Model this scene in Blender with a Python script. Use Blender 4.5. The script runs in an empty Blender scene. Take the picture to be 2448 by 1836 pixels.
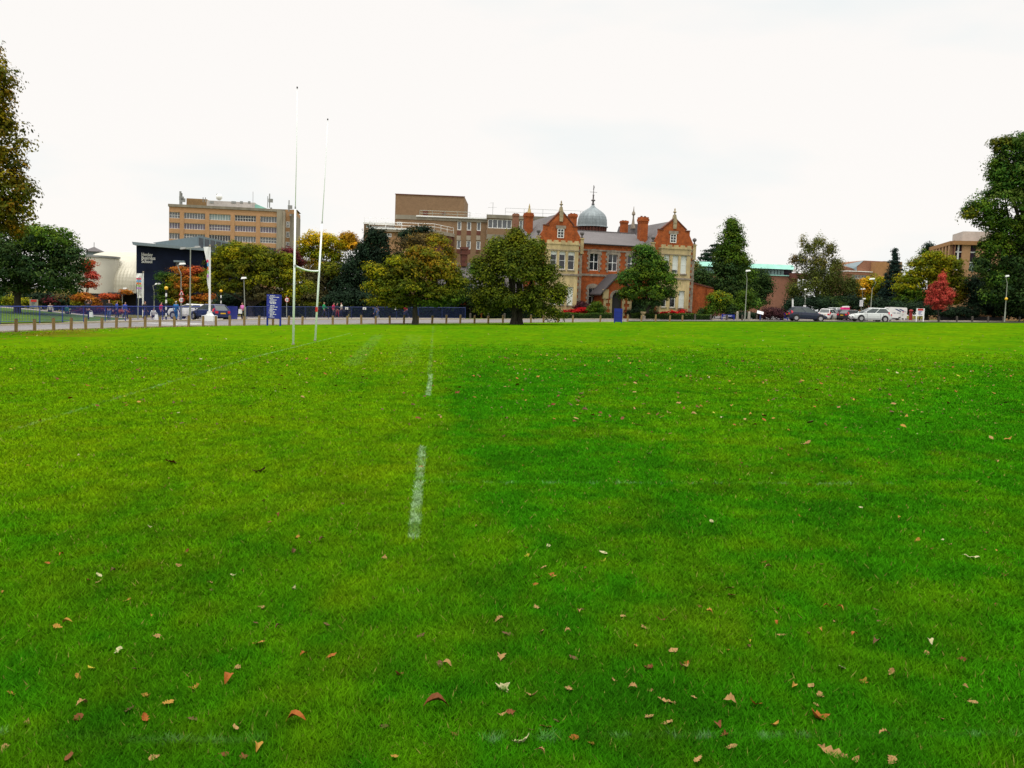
import bpy, bmesh, math, random
import numpy as np
from mathutils import Vector, Matrix, noise as mnoise

random.seed(7)
RNG = np.random.default_rng(11)
SC = bpy.context.scene
COL = SC.collection
rad = math.radians

# ------------------------------------------------------------------ camera
FPX, PCX, PCY = 2250.0, 1224.0, 918.0
PITCH, ROLL, EYE = rad(4.83), rad(2.1), 1.6
SLOPE = math.tan(rad(1.70))                      # the playing field climbs to the right
cam_d = bpy.data.cameras.new('camera')
cam = bpy.data.objects.new('camera', cam_d)
COL.objects.link(cam)
ROT = Matrix.Rotation(math.pi / 2 - PITCH, 3, 'X') @ Matrix.Rotation(ROLL, 3, 'Z')
cam.matrix_world = Matrix.Translation((0, 0, EYE)) @ ROT.to_4x4()
cam_d.sensor_width = 36.0
cam_d.lens = 36.0 * FPX / 2448.0
cam_d.clip_start, cam_d.clip_end = 0.05, 5000
SC.camera = cam

# ------------------------------------------------------------------ sky and sun
SUN_EL, SUN_ROT = rad(70), rad(200)
world = bpy.data.worlds.new('World')
SC.world = world
world.use_nodes = True
nt = world.node_tree
nt.nodes.clear()
def N(t, typ, **kw):
    n = t.nodes.new(typ)
    for k, v in kw.items():
        if k.startswith('i_'):
            n.inputs[k[2:].replace('_', ' ')].default_value = v
        else:
            setattr(n, k, v)
    return n
out = N(nt, 'ShaderNodeOutputWorld')
sky = N(nt, 'ShaderNodeTexSky', sky_type='NISHITA')
sky.sun_disc = False
sky.sun_elevation, sky.sun_rotation = SUN_EL, SUN_ROT
bg1 = N(nt, 'ShaderNodeBackground'); bg1.inputs[1].default_value = 0.12
nt.links.new(sky.outputs[0], bg1.inputs[0])
tc = N(nt, 'ShaderNodeTexCoord')
sep = N(nt, 'ShaderNodeSeparateXYZ'); nt.links.new(tc.outputs['Generated'], sep.inputs[0])
mr = N(nt, 'ShaderNodeMapRange'); mr.inputs[1].default_value = 0.36; mr.inputs[2].default_value = 1.0
mr.inputs[3].default_value = 1.0; mr.inputs[4].default_value = 3.0
nt.links.new(sep.outputs[2], mr.inputs[0])
mp = N(nt, 'ShaderNodeMapping'); mp.inputs['Scale'].default_value = (1.0, 1.0, 3.2)
mp.inputs['Location'].default_value = (0.35, 0.0, 0.12)
nt.links.new(tc.outputs['Generated'], mp.inputs[0])
nz = N(nt, 'ShaderNodeTexNoise'); nz.inputs['Scale'].default_value = 3.1; nz.inputs['Detail'].default_value = 4
nt.links.new(mp.outputs[0], nz.inputs['Vector'])
cr = N(nt, 'ShaderNodeValToRGB')
cr.color_ramp.elements[0].position = 0.52; cr.color_ramp.elements[0].color = (1.0, 0.965, 0.93, 1)
cr.color_ramp.elements[1].position = 0.80; cr.color_ramp.elements[1].color = (0.84, 0.905, 0.91, 1)
nt.links.new(nz.outputs[0], cr.inputs[0])
vm = N(nt, 'ShaderNodeVectorMath', operation='SCALE')
nt.links.new(cr.outputs[0], vm.inputs[0]); nt.links.new(mr.outputs[0], vm.inputs['Scale'])
bg2 = N(nt, 'ShaderNodeBackground'); bg2.inputs[1].default_value = 1.02
nt.links.new(vm.outputs[0], bg2.inputs[0])
mx = N(nt, 'ShaderNodeMixShader'); mx.inputs[0].default_value = 0.95
nt.links.new(bg1.outputs[0], mx.inputs[1]); nt.links.new(bg2.outputs[0], mx.inputs[2])
nt.links.new(mx.outputs[0], out.inputs[0])
sun_d = bpy.data.lights.new('sun', 'SUN')
sun_d.energy, sun_d.angle, sun_d.color = 1.5, rad(10), (1.0, 0.96, 0.9)
sun = bpy.data.objects.new('sun', sun_d)
COL.objects.link(sun)
sdir = Vector((math.sin(SUN_ROT) * math.cos(SUN_EL), math.cos(SUN_ROT) * math.cos(SUN_EL), math.sin(SUN_EL)))
sun.rotation_euler = sdir.to_track_quat('Z', 'Y').to_euler()
SC.view_settings.view_transform = 'Standard'
SC.view_settings.look = 'None'
SC.view_settings.exposure = 0.0
SC.view_settings.gamma = 1.0
SC.render.film_transparent = False
SC.cycles.max_bounces = 6
SC.cycles.diffuse_bounces = 3
SC.cycles.use_denoising = True

# ------------------------------------------------------------------ photo geometry helpers
def ray(px, py):
    return ROT @ Vector(((px - PCX) / FPX, -(py - PCY) / FPX, -1.0))
def W(px, py, Y):
    """World point on the sight line of a photo pixel at depth Y."""
    v = ray(px, py)
    return Vector((0, 0, EYE)) + v * (Y / v.y)
def gz(x, y=0.0):
    return SLOPE * max(-78.0, min(78.0, x))
def P(px, py):
    """Ground point under a photo pixel."""
    v = ray(px, py)
    t = EYE / (SLOPE * v.x - v.z)
    return Vector((0, 0, EYE)) + v * t
def GP(px, Y):
    """Ground point at depth Y in the column of pixel px."""
    py = 728.0
    for _ in range(4):
        w = W(px, py, Y)
        py += (w.z - gz(w.x)) * FPX / Y
    w = W(px, py, Y)
    return Vector((w.x, w.y, gz(w.x)))

# ------------------------------------------------------------------ tagging
def tag(o, label=None, cat=None, group=None, kind=None):
    if label: o['label'] = label
    if cat: o['category'] = cat
    if group: o['group'] = group
    if kind: o['kind'] = kind
    return o
def thing(name, label, cat, loc=(0, 0, 0), rz=0.0, group=None):
    o = bpy.data.objects.new(name, None)
    o.empty_display_size = 0.3
    COL.objects.link(o)
    o.location = loc
    o.rotation_euler = (0, 0, rz)
    return tag(o, label, cat, group)
def copy_tree(o, parent=None):
    c = o.copy(); COL.objects.link(c); c.parent = parent
    for ch in list(o.children):
        copy_tree(ch, c)
    return c
def root_loc(o):
    while o.parent: o = o.parent
    return o.location

# ------------------------------------------------------------------ mesh builder
class MB:
    def __init__(s, M=None):
        s.v, s.f, s.M = [], [], M
    def add(s, vs, fs):
        b = len(s.v)
        for v in vs:
            v = Vector(v)
            s.v.append(s.M @ v if s.M else v)
        s.f += [tuple(b + i for i in f) for f in fs]
        return s
    def quad(s, *p):
        return s.add(p, [tuple(range(len(p)))])
    def box(s, x0, x1, y0, y1, z0, z1):
        return s.add([(x0, y0, z0), (x1, y0, z0), (x1, y1, z0), (x0, y1, z0),
                      (x0, y0, z1), (x1, y0, z1), (x1, y1, z1), (x0, y1, z1)],
                     [(3, 2, 1, 0), (4, 5, 6, 7), (0, 1, 5, 4), (1, 2, 6, 5), (2, 3, 7, 6), (3, 0, 4, 7)])
    def prism(s, poly, y0, y1):
        """polygon of (x,z) pushed through y0..y1"""
        n = len(poly)
        vs = [(x, y0, z) for x, z in poly] + [(x, y1, z) for x, z in poly]
        fs = [tuple(range(n)), tuple(range(2 * n - 1, n - 1, -1))]
        fs += [(i, n + i, n + (i + 1) % n, (i + 1) % n) for i in range(n)]
        return s.add(vs, fs)
    def tube(s, pts, rs, n=8, cap=True):
        pts = [Vector(p) for p in pts]
        if not hasattr(rs, '__len__'): rs = [rs] * len(pts)
        vs, fs = [], []
        for i, p in enumerate(pts):
            a = pts[max(0, i - 1)]; b = pts[min(len(pts) - 1, i + 1)]
            d = (b - a).normalized()
            up = Vector((0, 0, 1)) if abs(d.z) < 0.9 else Vector((1, 0, 0))
            u = d.cross(up).normalized(); w = d.cross(u)
            for k in range(n):
                t = 2 * math.pi * k / n
                vs.append(p + (u * math.cos(t) + w * math.sin(t)) * rs[i])
        for i in range(len(pts) - 1):
            for k in range(n):
                fs.append((i * n + k, i * n + (k + 1) % n, (i + 1) * n + (k + 1) % n, (i + 1) * n + k))
        if cap:
            fs.append(tuple(range(n - 1, -1, -1)))
            fs.append(tuple(range((len(pts) - 1) * n, len(pts) * n)))
        return s.add(vs, fs)
    def lathe(s, c, prof, n=16):
        """prof = [(r,z)...] round a vertical axis through c"""
        c = Vector(c)
        vs, fs = [], []
        for r, z in prof:
            for k in range(n):
                t = 2 * math.pi * k / n
                vs.append((c.x + r * math.cos(t), c.y + r * math.sin(t), c.z + z))
        for i in range(len(prof) - 1):
            for k in range(n):
                fs.append((i * n + k, i * n + (k + 1) % n, (i + 1) * n + (k + 1) % n, (i + 1) * n + k))
        fs.append(tuple(range(n - 1, -1, -1)))
        fs.append(tuple(range((len(prof) - 1) * n, len(prof) * n)))
        return s.add(vs, fs)
    def ball(s, c, r, n=12, m=8, sz=1.0):
        prof = [(max(1e-4, r * math.sin(math.pi * i / m)), -r * sz * math.cos(math.pi * i / m)) for i in range(m + 1)]
        return s.lathe(c, prof, n)
    def build(s, name, mat, parent=None, local=False, smooth=False):
        me = bpy.data.meshes.new(name)
        off = Vector((0, 0, 0)) if (local or parent is None) else Vector(root_loc(parent))
        me.from_pydata([tuple(v - off) for v in s.v], [], s.f)
        me.update()
        if mat: me.materials.append(mat)
        if smooth:
            me.polygons.foreach_set('use_smooth', [True] * len(me.polygons))
        o = bpy.data.objects.new(name, me)
        COL.objects.link(o)
        if parent: o.parent = parent
        return o

# ------------------------------------------------------------------ materials
def mat(name, col, rough=0.7, var=0.25, scale=3.0, metal=0.0, spec=0.4, bump=0.0, col2=None, stretch=(1, 1, 1), big=0.0, bscale=0.25, coat=0.0):
    """procedural surface: base colour broken up by fine noise, optional larger weathering patches"""
    m = bpy.data.materials.new(name)
    m.use_nodes = True
    t = m.node_tree
    b = t.nodes['Principled BSDF']
    b.inputs['Roughness'].default_value = rough
    b.inputs['Metallic'].default_value = metal
    b.inputs['Specular IOR Level'].default_value = spec
    if coat: b.inputs['Coat Weight'].default_value = coat
    g = N(t, 'ShaderNodeTexCoord')
    mpn = N(t, 'ShaderNodeMapping'); mpn.inputs['Scale'].default_value = stretch
    t.links.new(g.outputs['Object'], mpn.inputs[0])
    nz = N(t, 'ShaderNodeTexNoise'); nz.inputs['Scale'].default_value = scale; nz.inputs['Detail'].default_value = 6
    nz.inputs['Roughness'].default_value = 0.65
    t.links.new(mpn.outputs[0], nz.inputs['Vector'])
    cr = N(t, 'ShaderNodeValToRGB')
    c = Vector(col)
    c2 = Vector(col2) if col2 else c * (1 - var)
    c1 = c * (1 + var * 0.7)
    cr.color_ramp.elements[0].position = 0.32; cr.color_ramp.elements[0].color = (*c2, 1)
    cr.color_ramp.elements[1].position = 0.68; cr.color_ramp.elements[1].color = (*c1, 1)
    t.links.new(nz.outputs[0], cr.inputs[0])
    last = cr.outputs[0]
    if big:
        n2 = N(t, 'ShaderNodeTexNoise'); n2.inputs['Scale'].default_value = bscale; n2.inputs['Detail'].default_value = 5
        t.links.new(mpn.outputs[0], n2.inputs['Vector'])
        r2 = N(t, 'ShaderNodeMapRange'); r2.inputs[1].default_value = 0.35; r2.inputs[2].default_value = 0.65
        r2.inputs[3].default_value = 1 - big; r2.inputs[4].default_value = 1 + big * 0.5
        t.links.new(n2.outputs[0], r2.inputs[0])
        v2 = N(t, 'ShaderNodeVectorMath', operation='SCALE')
        t.links.new(last, v2.inputs[0]); t.links.new(r2.outputs[0], v2.inputs['Scale'])
        last = v2.outputs[0]
    t.links.new(last, b.inputs['Base Color'])
    if bump:
        bp = N(t, 'ShaderNodeBump'); bp.inputs['Strength'].default_value = bump; bp.inputs['Distance'].default_value = 0.02
        t.links.new(nz.outputs[0], bp.inputs['Height']); t.links.new(bp.outputs[0], b.inputs['Normal'])
    return m

def brick_mat(name, c1, c2, mortar, var=0.35, mort_size=0.012):
    """coursed brickwork: brick texture on the wall plane plus blotchy weathering"""
    m = bpy.data.materials.new(name)
    m.use_nodes = True
    t = m.node_tree
    b = t.nodes['Principled BSDF']
    b.inputs['Roughness'].default_value = 0.88
    b.inputs['Specular IOR Level'].default_value = 0.2
    g = N(t, 'ShaderNodeTexCoord')
    sp = N(t, 'ShaderNodeSeparateXYZ'); t.links.new(g.outputs['Object'], sp.inputs[0])
    ad = N(t, 'ShaderNodeMath', operation='ADD'); t.links.new(sp.outputs[0], ad.inputs[0]); t.links.new(sp.outputs[1], ad.inputs[1])
    cb = N(t, 'ShaderNodeCombineXYZ'); t.links.new(ad.outputs[0], cb.inputs[0]); t.links.new(sp.outputs[2], cb.inputs[1])
    br = N(t, 'ShaderNodeTexBrick')
    br.inputs['Scale'].default_value = 1.0
    br.inputs['Brick Width'].default_value = 0.225; br.inputs['Row Height'].default_value = 0.075
    br.inputs['Mortar Size'].default_value = mort_size
    br.inputs['Color1'].default_value = (*c1, 1); br.inputs['Color2'].default_value = (*c2, 1); br.inputs['Mortar'].default_value = (*mortar, 1)
    t.links.new(cb.outputs[0], br.inputs['Vector'])
    nz = N(t, 'ShaderNodeTexNoise'); nz.inputs['Scale'].default_value = 1.6; nz.inputs['Detail'].default_value = 7; nz.inputs['Roughness'].default_value = 0.7
    t.links.new(g.outputs['Object'], nz.inputs['Vector'])
    r2 = N(t, 'ShaderNodeMapRange'); r2.inputs[1].default_value = 0.3; r2.inputs[2].default_value = 0.7
    r2.inputs[3].default_value = 1 - var; r2.inputs[4].default_value = 1 + var * 0.5
    t.links.new(nz.outputs[0], r2.inputs[0])
    v2 = N(t, 'ShaderNodeVectorMath', operation='SCALE')
    t.links.new(br.outputs[0], v2.inputs[0]); t.links.new(r2.outputs[0], v2.inputs['Scale'])
    t.links.new(v2.outputs[0], b.inputs['Base Color'])
    return m

def attr_mat(name, rough=0.8, trans=0.3, spec=0.25, var=0.0):
    """foliage: the colour of each leaf comes from the mesh, light passes through the blade"""
    m = bpy.data.materials.new(name)
    m.use_nodes = True
    t = m.node_tree
    b = t.nodes['Principled BSDF']
    o = t.nodes['Material Output']
    a = N(t, 'ShaderNodeAttribute', attribute_name='Col')
    b.inputs['Roughness'].default_value = rough
    b.inputs['Specular IOR Level'].default_value = spec
    t.links.new(a.outputs['Color'], b.inputs['Base Color'])
    if trans:
        tr = N(t, 'ShaderNodeBsdfTranslucent'); t.links.new(a.outputs['Color'], tr.inputs[0])
        mx = N(t, 'ShaderNodeMixShader'); mx.inputs[0].default_value = trans
        t.links.new(b.outputs[0], mx.inputs[1]); t.links.new(tr.outputs[0], mx.inputs[2])
        t.links.new(mx.outputs[0], o.inputs[0])
    return m

MT = {}
MT['leaf'] = attr_mat('tree leaves', 0.75, 0.28, 0.08)
MT['grass'] = attr_mat('grass blades', 0.9, 0.30, 0.0)
_t = MT['grass'].node_tree
_ge = N(_t, 'ShaderNodeNewGeometry'); _m1 = N(_t, 'ShaderNodeVectorMath', operation='MULTIPLY_ADD')
_m1.inputs[1].default_value = (.6, .6, .6); _m1.inputs[2].default_value = (0, 0, .6)
_t.links.new(_ge.outputs['Normal'], _m1.inputs[0]); _m2 = N(_t, 'ShaderNodeVectorMath', operation='NORMALIZE'); _t.links.new(_m1.outputs[0], _m2.inputs[0])
_t.links.new(_m2.outputs[0], _t.nodes['Principled BSDF'].inputs['Normal'])
MT['bark'] = mat('bark', (0.045, 0.038, 0.028), 0.95, 0.5, 6, stretch=(1, 1, 0.3), bump=0.6)
MT['bark_pale'] = mat('birch bark', (0.3, 0.29, 0.26), 0.9, 0.5, 4, col2=(0.06, 0.055, 0.05), stretch=(1, 1, 3))
MT['brick'] = brick_mat('orange red brick', (0.41, 0.088, 0.014), (0.29, 0.055, 0.011), (0.26, 0.10, 0.04), 0.5)
MT['brick_dk'] = brick_mat('dark red brick', (0.16, 0.045, 0.03), (0.12, 0.035, 0.025), (0.14, 0.08, 0.06))
MT['brick_brown'] = brick_mat('brown brick', (0.25, 0.162, 0.088), (0.205, 0.13, 0.07), (0.22, 0.14, 0.085), 0.16)
MT['brick_lib'] = brick_mat('dusky red brick', (0.30, 0.14, 0.085), (0.25, 0.115, 0.07), (0.2, 0.11, 0.07), 0.14)
MT['brick_orange'] = brick_mat('tan orange brick', (0.47, 0.285, 0.145), (0.41, 0.25, 0.125), (0.33, 0.19, 0.1), 0.13)
MT['brick_tan'] = brick_mat('tan brick', (0.40, 0.205, 0.075), (0.33, 0.165, 0.06), (0.28, 0.17, 0.09), 0.16)
MT['stone'] = mat('cream limestone', (0.52, 0.41, 0.20), 0.9, 0.22, 1.2, col2=(0.30, 0.24, 0.13), big=0.2, bscale=0.5, stretch=(1, 1, 0.35))
MT['stone_grey'] = mat('weathered grey stone', (0.26, 0.22, 0.165), 0.95, 0.35, 2.5, col2=(0.13, 0.11, 0.09))
MT['concrete'] = mat('concrete', (0.33, 0.29, 0.22), 0.9, 0.2, 0.8, big=0.15, stretch=(1, 1, 0.3))
MT['concrete_dk'] = mat('stained concrete', (0.23, 0.21, 0.16), 0.92, 0.3, 0.7, big=0.2, stretch=(1, 1, 0.2))
MT['concrete_pale'] = mat('pale concrete', (0.46, 0.43, 0.40), 0.9, 0.15, 1.0, big=0.12)
MT['stone_buff'] = mat('weathered buff stone', (0.36, 0.29, 0.17), 0.92, 0.3, 2, col2=(0.18, 0.15, 0.10))
MT['slate'] = mat('roof slate', (0.115, 0.105, 0.105), 0.8, 0.2, 5, stretch=(1, 1, 4), big=0.15)
MT['slate_dk'] = mat('dark roof slate', (0.055, 0.05, 0.052), 0.85, 0.25, 5, stretch=(1, 1, 4))
MT['car_glass'] = mat('car window glass', (0.055, 0.07, 0.07), 0.06, 0.3, 1.5, spec=0.6)
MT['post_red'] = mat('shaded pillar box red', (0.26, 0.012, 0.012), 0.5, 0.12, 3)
MT['lead'] = mat('lead sheet', (0.195, 0.23, 0.24), 0.5, 0.3, 1.8, metal=0.2, stretch=(1, 1, 0.25))
MT['copper'] = mat('green copper', (0.25, 0.52, 0.43), 0.7, 0.15, 1.2, stretch=(1, 1, 0.2), big=0.1)
MT['glass'] = mat('window glass', (0.016, 0.018, 0.022), 0.06, 0.3, 0.8, spec=0.6)
MT['glass_grey'] = mat('sky reflecting glass', (0.09, 0.10, 0.11), 0.1, 0.5, 0.35, spec=0.8)
MT['glass_purple'] = mat('window with mauve blinds', (0.10, 0.08, 0.12), 0.12, 0.4, 0.4, spec=0.7)
MT['glass_dark_p'] = mat('dark purple glass', (0.035, 0.02, 0.04), 0.15, 0.4, 0.5, spec=0.5)
MT['glass_teal'] = mat('pale blue green panel', (0.22, 0.30, 0.30), 0.2, 0.25, 0.6)
MT['blind'] = mat('white roller blind', (0.62, 0.66, 0.62), 0.8, 0.08, 1)
MT['white'] = mat('white paint', (0.74, 0.76, 0.73), 0.45, 0.08, 2)
MT['post_white'] = mat('white painted steel', (0.80, 0.86, 0.83), 0.4, 0.10, 1.5, stretch=(2, 2, 0.5))
MT['white_rough'] = mat('white board', (0.72, 0.72, 0.72), 0.6, 0.06, 2)
MT['cream'] = mat('cream render', (0.62, 0.60, 0.51), 0.85, 0.05, 0.8, big=0.06)
MT['metal_cream'] = mat('champagne metal cladding', (0.48, 0.455, 0.36), 0.5, 0.1, 1.0, metal=0.15)
MT['navy'] = mat('navy cladding', (0.006, 0.011, 0.031), 0.7, 0.3, 1.0, spec=0.15)
MT['dark'] = mat('dark plinth', (0.03, 0.03, 0.032), 0.6, 0.4, 1.0)
MT['roof_grey'] = mat('grey blue sheet roof', (0.17, 0.22, 0.24), 0.5, 0.12, 2, metal=0.2, stretch=(6, 1, 1))
MT['grey'] = mat('grey metal', (0.25, 0.26, 0.25), 0.5, 0.15, 2, metal=0.3)
MT['galv'] = mat('galvanised pole', (0.27, 0.29, 0.24), 0.5, 0.15, 3, metal=0.2)
MT['black'] = mat('black paint', (0.012, 0.012, 0.013), 0.4, 0.3, 3)
MT['rubber'] = mat('tyre rubber', (0.014, 0.014, 0.014), 0.85, 0.3, 8)
MT['alloy'] = mat('wheel alloy', (0.42, 0.42, 0.42), 0.35, 0.15, 6, metal=0.7)
MT['blue'] = mat('royal blue paint', (0.006, 0.020, 0.24), 0.4, 0.12, 2)
MT['fence_blue'] = mat('railing blue paint', (0.02, 0.045, 0.27), 0.45, 0.15, 3)
MT['fence_navy'] = mat('railing navy paint', (0.012, 0.028, 0.12), 0.5, 0.15, 3)
MT['wood'] = mat('bollard timber', (0.24, 0.15, 0.065), 0.9, 0.35, 7, stretch=(1, 1, 0.3), bump=0.4)
MT['wood_grey'] = mat('weathered stump timber', (0.075, 0.065, 0.05), 0.95, 0.35, 6, stretch=(1, 1, 0.3))
MT['stone_post'] = mat('pale stone post', (0.30, 0.28, 0.22), 0.9, 0.25, 5)
MT['asphalt'] = mat('worn asphalt', (0.155, 0.145, 0.145), 0.92, 0.22, 2.5, big=0.15, bscale=0.15, bump=0.2)
MT['kerb'] = mat('pale kerb stone', (0.42, 0.37, 0.26), 0.9, 0.2, 2)
MT['paving'] = mat('pavement', (0.26, 0.235, 0.2), 0.92, 0.2, 1.5)
MT['line'] = mat('road paint', (0.52, 0.52, 0.50), 0.8, 0.35, 6)
MT['verge'] = mat('leaf strewn verge', (0.075, 0.11, 0.012), 1.0, 0.3, 1.2, col2=(0.13, 0.065, 0.02), spec=0.05)
MT['lawn'] = mat('shaded lawn', (0.075, 0.135, 0.008), 1.0, 0.3, 1.0, spec=0.05, big=0.25, bscale=0.3)
MT['yellow'] = mat('amber globe', (0.75, 0.44, 0.01), 0.35, 0.1, 2)
MT['red'] = mat('red paint', (0.50, 0.018, 0.015), 0.4, 0.12, 3)
MT['tail'] = mat('red tail lamp', (0.55, 0.02, 0.04), 0.15, 0.15, 6)
MT['magenta'] = mat('magenta panel', (0.62, 0.01, 0.16), 0.5, 0.1, 3)
MT['skin'] = mat('skin', (0.42, 0.22, 0.15), 0.6, 0.1, 8)
def paint(name, c, rough=0.25):
    return mat(name, c, rough, 0.06, 4, coat=0.3)

# ------------------------------------------------------------------ numpy value noise
_T = RNG.random((8, 256, 256))
def vn(x, y, k=0):
    xi = np.floor(x).astype(int); yi = np.floor(y).astype(int)
    fx = x - xi; fy = y - yi
    fx = fx * fx * (3 - 2 * fx); fy = fy * fy * (3 - 2 * fy)
    T = _T[k % 8]
    a = T[xi & 255, yi & 255]; b = T[(xi + 1) & 255, yi & 255]
    c = T[xi & 255, (yi + 1) & 255]; d = T[(xi + 1) & 255, (yi + 1) & 255]
    return (a * (1 - fx) + b * fx) * (1 - fy) + (c * (1 - fx) + d * fx) * fy
def fbm(x, y, k=0, o=4):
    s, a, n = 0, 0.5, 0
    for i in range(o):
        s = s + a * vn(x * 2 ** i + 17.3 * i, y * 2 ** i + 5.1 * i, k + i); n += a; a *= 0.55
    return s / n

# ------------------------------------------------------------------ the turf: colour of the mown grass at a place
def seg_mask(x, y, a, b, w):
    a, b = np.array(a[:2]), np.array(b[:2])
    d = b - a; L = np.hypot(*d); d = d / L
    t = (x - a[0]) * d[0] + (y - a[1]) * d[1]
    s = np.abs((x - a[0]) * d[1] - (y - a[1]) * d[0])
    e = np.clip((w / 2 - s) / (0.25 * w) + 0.5, 0, 1)
    return e * ((t > 0) & (t < L))
_pl = lambda x, y: tuple(P(x, y))[:2]
LINES = [  # painted pitch lines: start, end, width, strength, patchiness
    (_pl(1010, 1068), _pl(988, 1289), 0.075, 0.50, 0.35),
    (_pl(1030, 896), _pl(1023.5, 946), 0.085, 0.55, 0.4),
    (_pl(840, 796), _pl(708, 829), 0.10, 0.25, 0.5),
    (_pl(708, 829), _pl(610, 853), 0.08, 0.40, 0.5),
    (_pl(610, 853), _pl(340, 934), 0.09, 0.30, 0.7),
    (_pl(340, 934), _pl(-300, 1130), 0.09, 0.14, 0.7),
    (_pl(1030, 1154), _pl(2140, 1158), 0.05, 0.22, 0.8),
    (_pl(-200, 1752), _pl(330, 1765), 0.05, 0.3, 0.9),
    (_pl(300, 1772), _pl(640, 1772), 0.045, 0.28, 0.7),
    (_pl(1150, 1768), _pl(1560, 1762), 0.05, 0.3, 0.9),
    (_pl(1540, 1762), _pl(2600, 1757), 0.045, 0.26, 0.85),
    (_pl(1036, 780), _pl(1026, 896), 0.10, 0.10, 0.6),
    (_pl(840, 874), _pl(905, 800), 0.5, 0.06, 0.5),
    (_pl(960, 875), _pl(990, 800), 0.8, 0.05, 0.7),
]
def sstep(v, a, b):
    t = np.clip((v - a) / (b - a), 0, 1); return t * t * (3 - 2 * t)
def turf(x, y, jit=0.0):
    lush = np.array([0.028, 0.156, 0.0012]); yel = np.array([0.132, 0.226, 0.0012]); deep = np.array([0.015, 0.098, 0.001])
    # left of a mowing edge the sward is yellower; stripes follow the mower
    edge = -0.96 - (y - 13.4) * 0.083 + 0.25 * (fbm(x * 0.4, y * 0.25, 1) - 0.5)
    left = 1 - sstep(x - edge, -0.5, 0.35 + 0.02 * y)
    left *= 0.25 + 0.75 * sstep(y, 3.2, 9.5)
    farf = sstep(y, 10, 45)
    v = 0.00 + 0.52 * left + 0.46 * farf * (1 - left)
    diag = sstep(x - (0.55 * (y - 20) + 2.2), -1.0, 1.5) * (1 - sstep(x - (0.55 * (y - 20) + 8.5), -1.5, 2.0)) * sstep(y, 6, 12)
    v = v + 0.16 * diag * (1 - left)
    band = sstep(x - edge, 0.0, 0.4) * (1 - sstep(x - edge, 1.2 + .02 * y, 2.4 + .05 * y)) * sstep(y, 6.0, 14)
    v = v - 0.12 * band * (1 - .65 * sstep(y, 22, 50))
    v = v + 0.48 * (fbm(x * 0.35, y * 0.16, 2) - 0.5) + 0.45 * (fbm(x * 1.3, y * 0.8, 3) - 0.5) + 0.60 * (fbm(x * 4.5, y * 3.2, 4, 3) - 0.5)
    v = np.clip(v, -0.6, 1.1)[..., None]
    c = lush + (yel - lush) * np.clip(v, 0, 1.1) + (deep - lush) * np.clip(-v * 1.6, 0, 1)
    dk = sstep(fbm(x * 1.9 + 40, y * 1.5, 5), 0.50, 0.70)[..., None] * (1 - left[..., None] * 0.5)
    c = c * (1 - 0.20 * dk)
    tuft = fbm(x * 6 + 3, y * 5, 1, 3)[..., None]; c = c * (0.74 + 0.52 * tuft)
    c = c * (0.82 + 0.18 * sstep(y, 2.5, 15))[..., None]          # turf colour darkened towards the viewer, standing in for shade seen among the blades
    # scuffed, straw coloured wear
    wear = sstep(fbm(x * 0.9 + 9, y * 1.1, 6, 5), 0.60, 0.74)[..., None]
    c = c + (np.array([0.15, 0.145, 0.012]) - c) * 0.12 * wear
    # leaf litter worked into the turf along the left kerb
    lit = (1 - sstep(x + 0.36 * y + 6, 0, 5)) * sstep(y, 34, 44) * sstep(fbm(x * 0.5, y * 0.5, 7), 0.42, 0.62)
    c = c + (np.array([0.17, 0.10, 0.012]) - c) * (0.55 * lit)[..., None]
    for a, b, w, st, patch in LINES:
        m = seg_mask(x, y, a, b, w)
        if m.max() > 0:
            pm = sstep(fbm(x * 9, y * 9, 3), 0.18 + 0.42 * patch, 0.40 + 0.42 * patch)
            m = m * st * (0.35 * (1 - patch) + (1 - 0.35 * (1 - patch)) * pm)
            c = c + (np.array([0.30, 0.42, 0.26]) - c) * m[..., None]
    return np.clip(c, 0.002, 1)

# the kerb round the field, as points seen along its foot
KERB_PX = [(-900, 880), (-500, 830), (-200, 806), (0, 794.5), (83, 791), (205, 787), (310, 783.6), (485, 779.8), (690, 776.6), (965, 774.6),
           (1202, 772.4), (1333, 770.8), (1500, 769.2), (1631, 768.8), (1800, 769.2), (2000, 770.0), (2448, 772.2), (2900, 774.6), (3400, 777.4)]
KERB = [P(*p) for p in KERB_PX]
def polar(pts):
    return np.array([math.atan2(p.x, p.y) for p in pts]), np.array([math.hypot(p.x, p.y) for p in pts])
ka, kr = polar(KERB)

def grid_mesh(name, X, Y, Z, colors, material):
    r, c = X.shape
    v = np.stack([X, Y, Z], -1).reshape(-1, 3).astype(np.float32)
    i = np.arange(r * c).reshape(r, c)
    q = np.stack([i[:-1, :-1], i[:-1, 1:], i[1:, 1:], i[1:, :-1]], -1).reshape(-1, 4)
    me = bpy.data.meshes.new(name)
    me.vertices.add(len(v)); me.vertices.foreach_set('co', v.ravel())
    me.loops.add(q.size); me.loops.foreach_set('vertex_index', q.ravel().astype(np.int32))
    me.polygons.add(len(q)); me.polygons.foreach_set('loop_start', np.arange(0, q.size, 4, dtype=np.int32))
    me.update()
    if colors is not None:
        a = me.color_attributes.new('Col', 'FLOAT_COLOR', 'POINT')
        cc = np.ones((len(v), 4), np.float32); cc[:, :3] = colors.reshape(-1, 3)
        a.data.foreach_set('color', cc.ravel())
    me.materials.append(material)
    o = bpy.data.objects.new(name, me); COL.objects.link(o)
    return o

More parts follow.
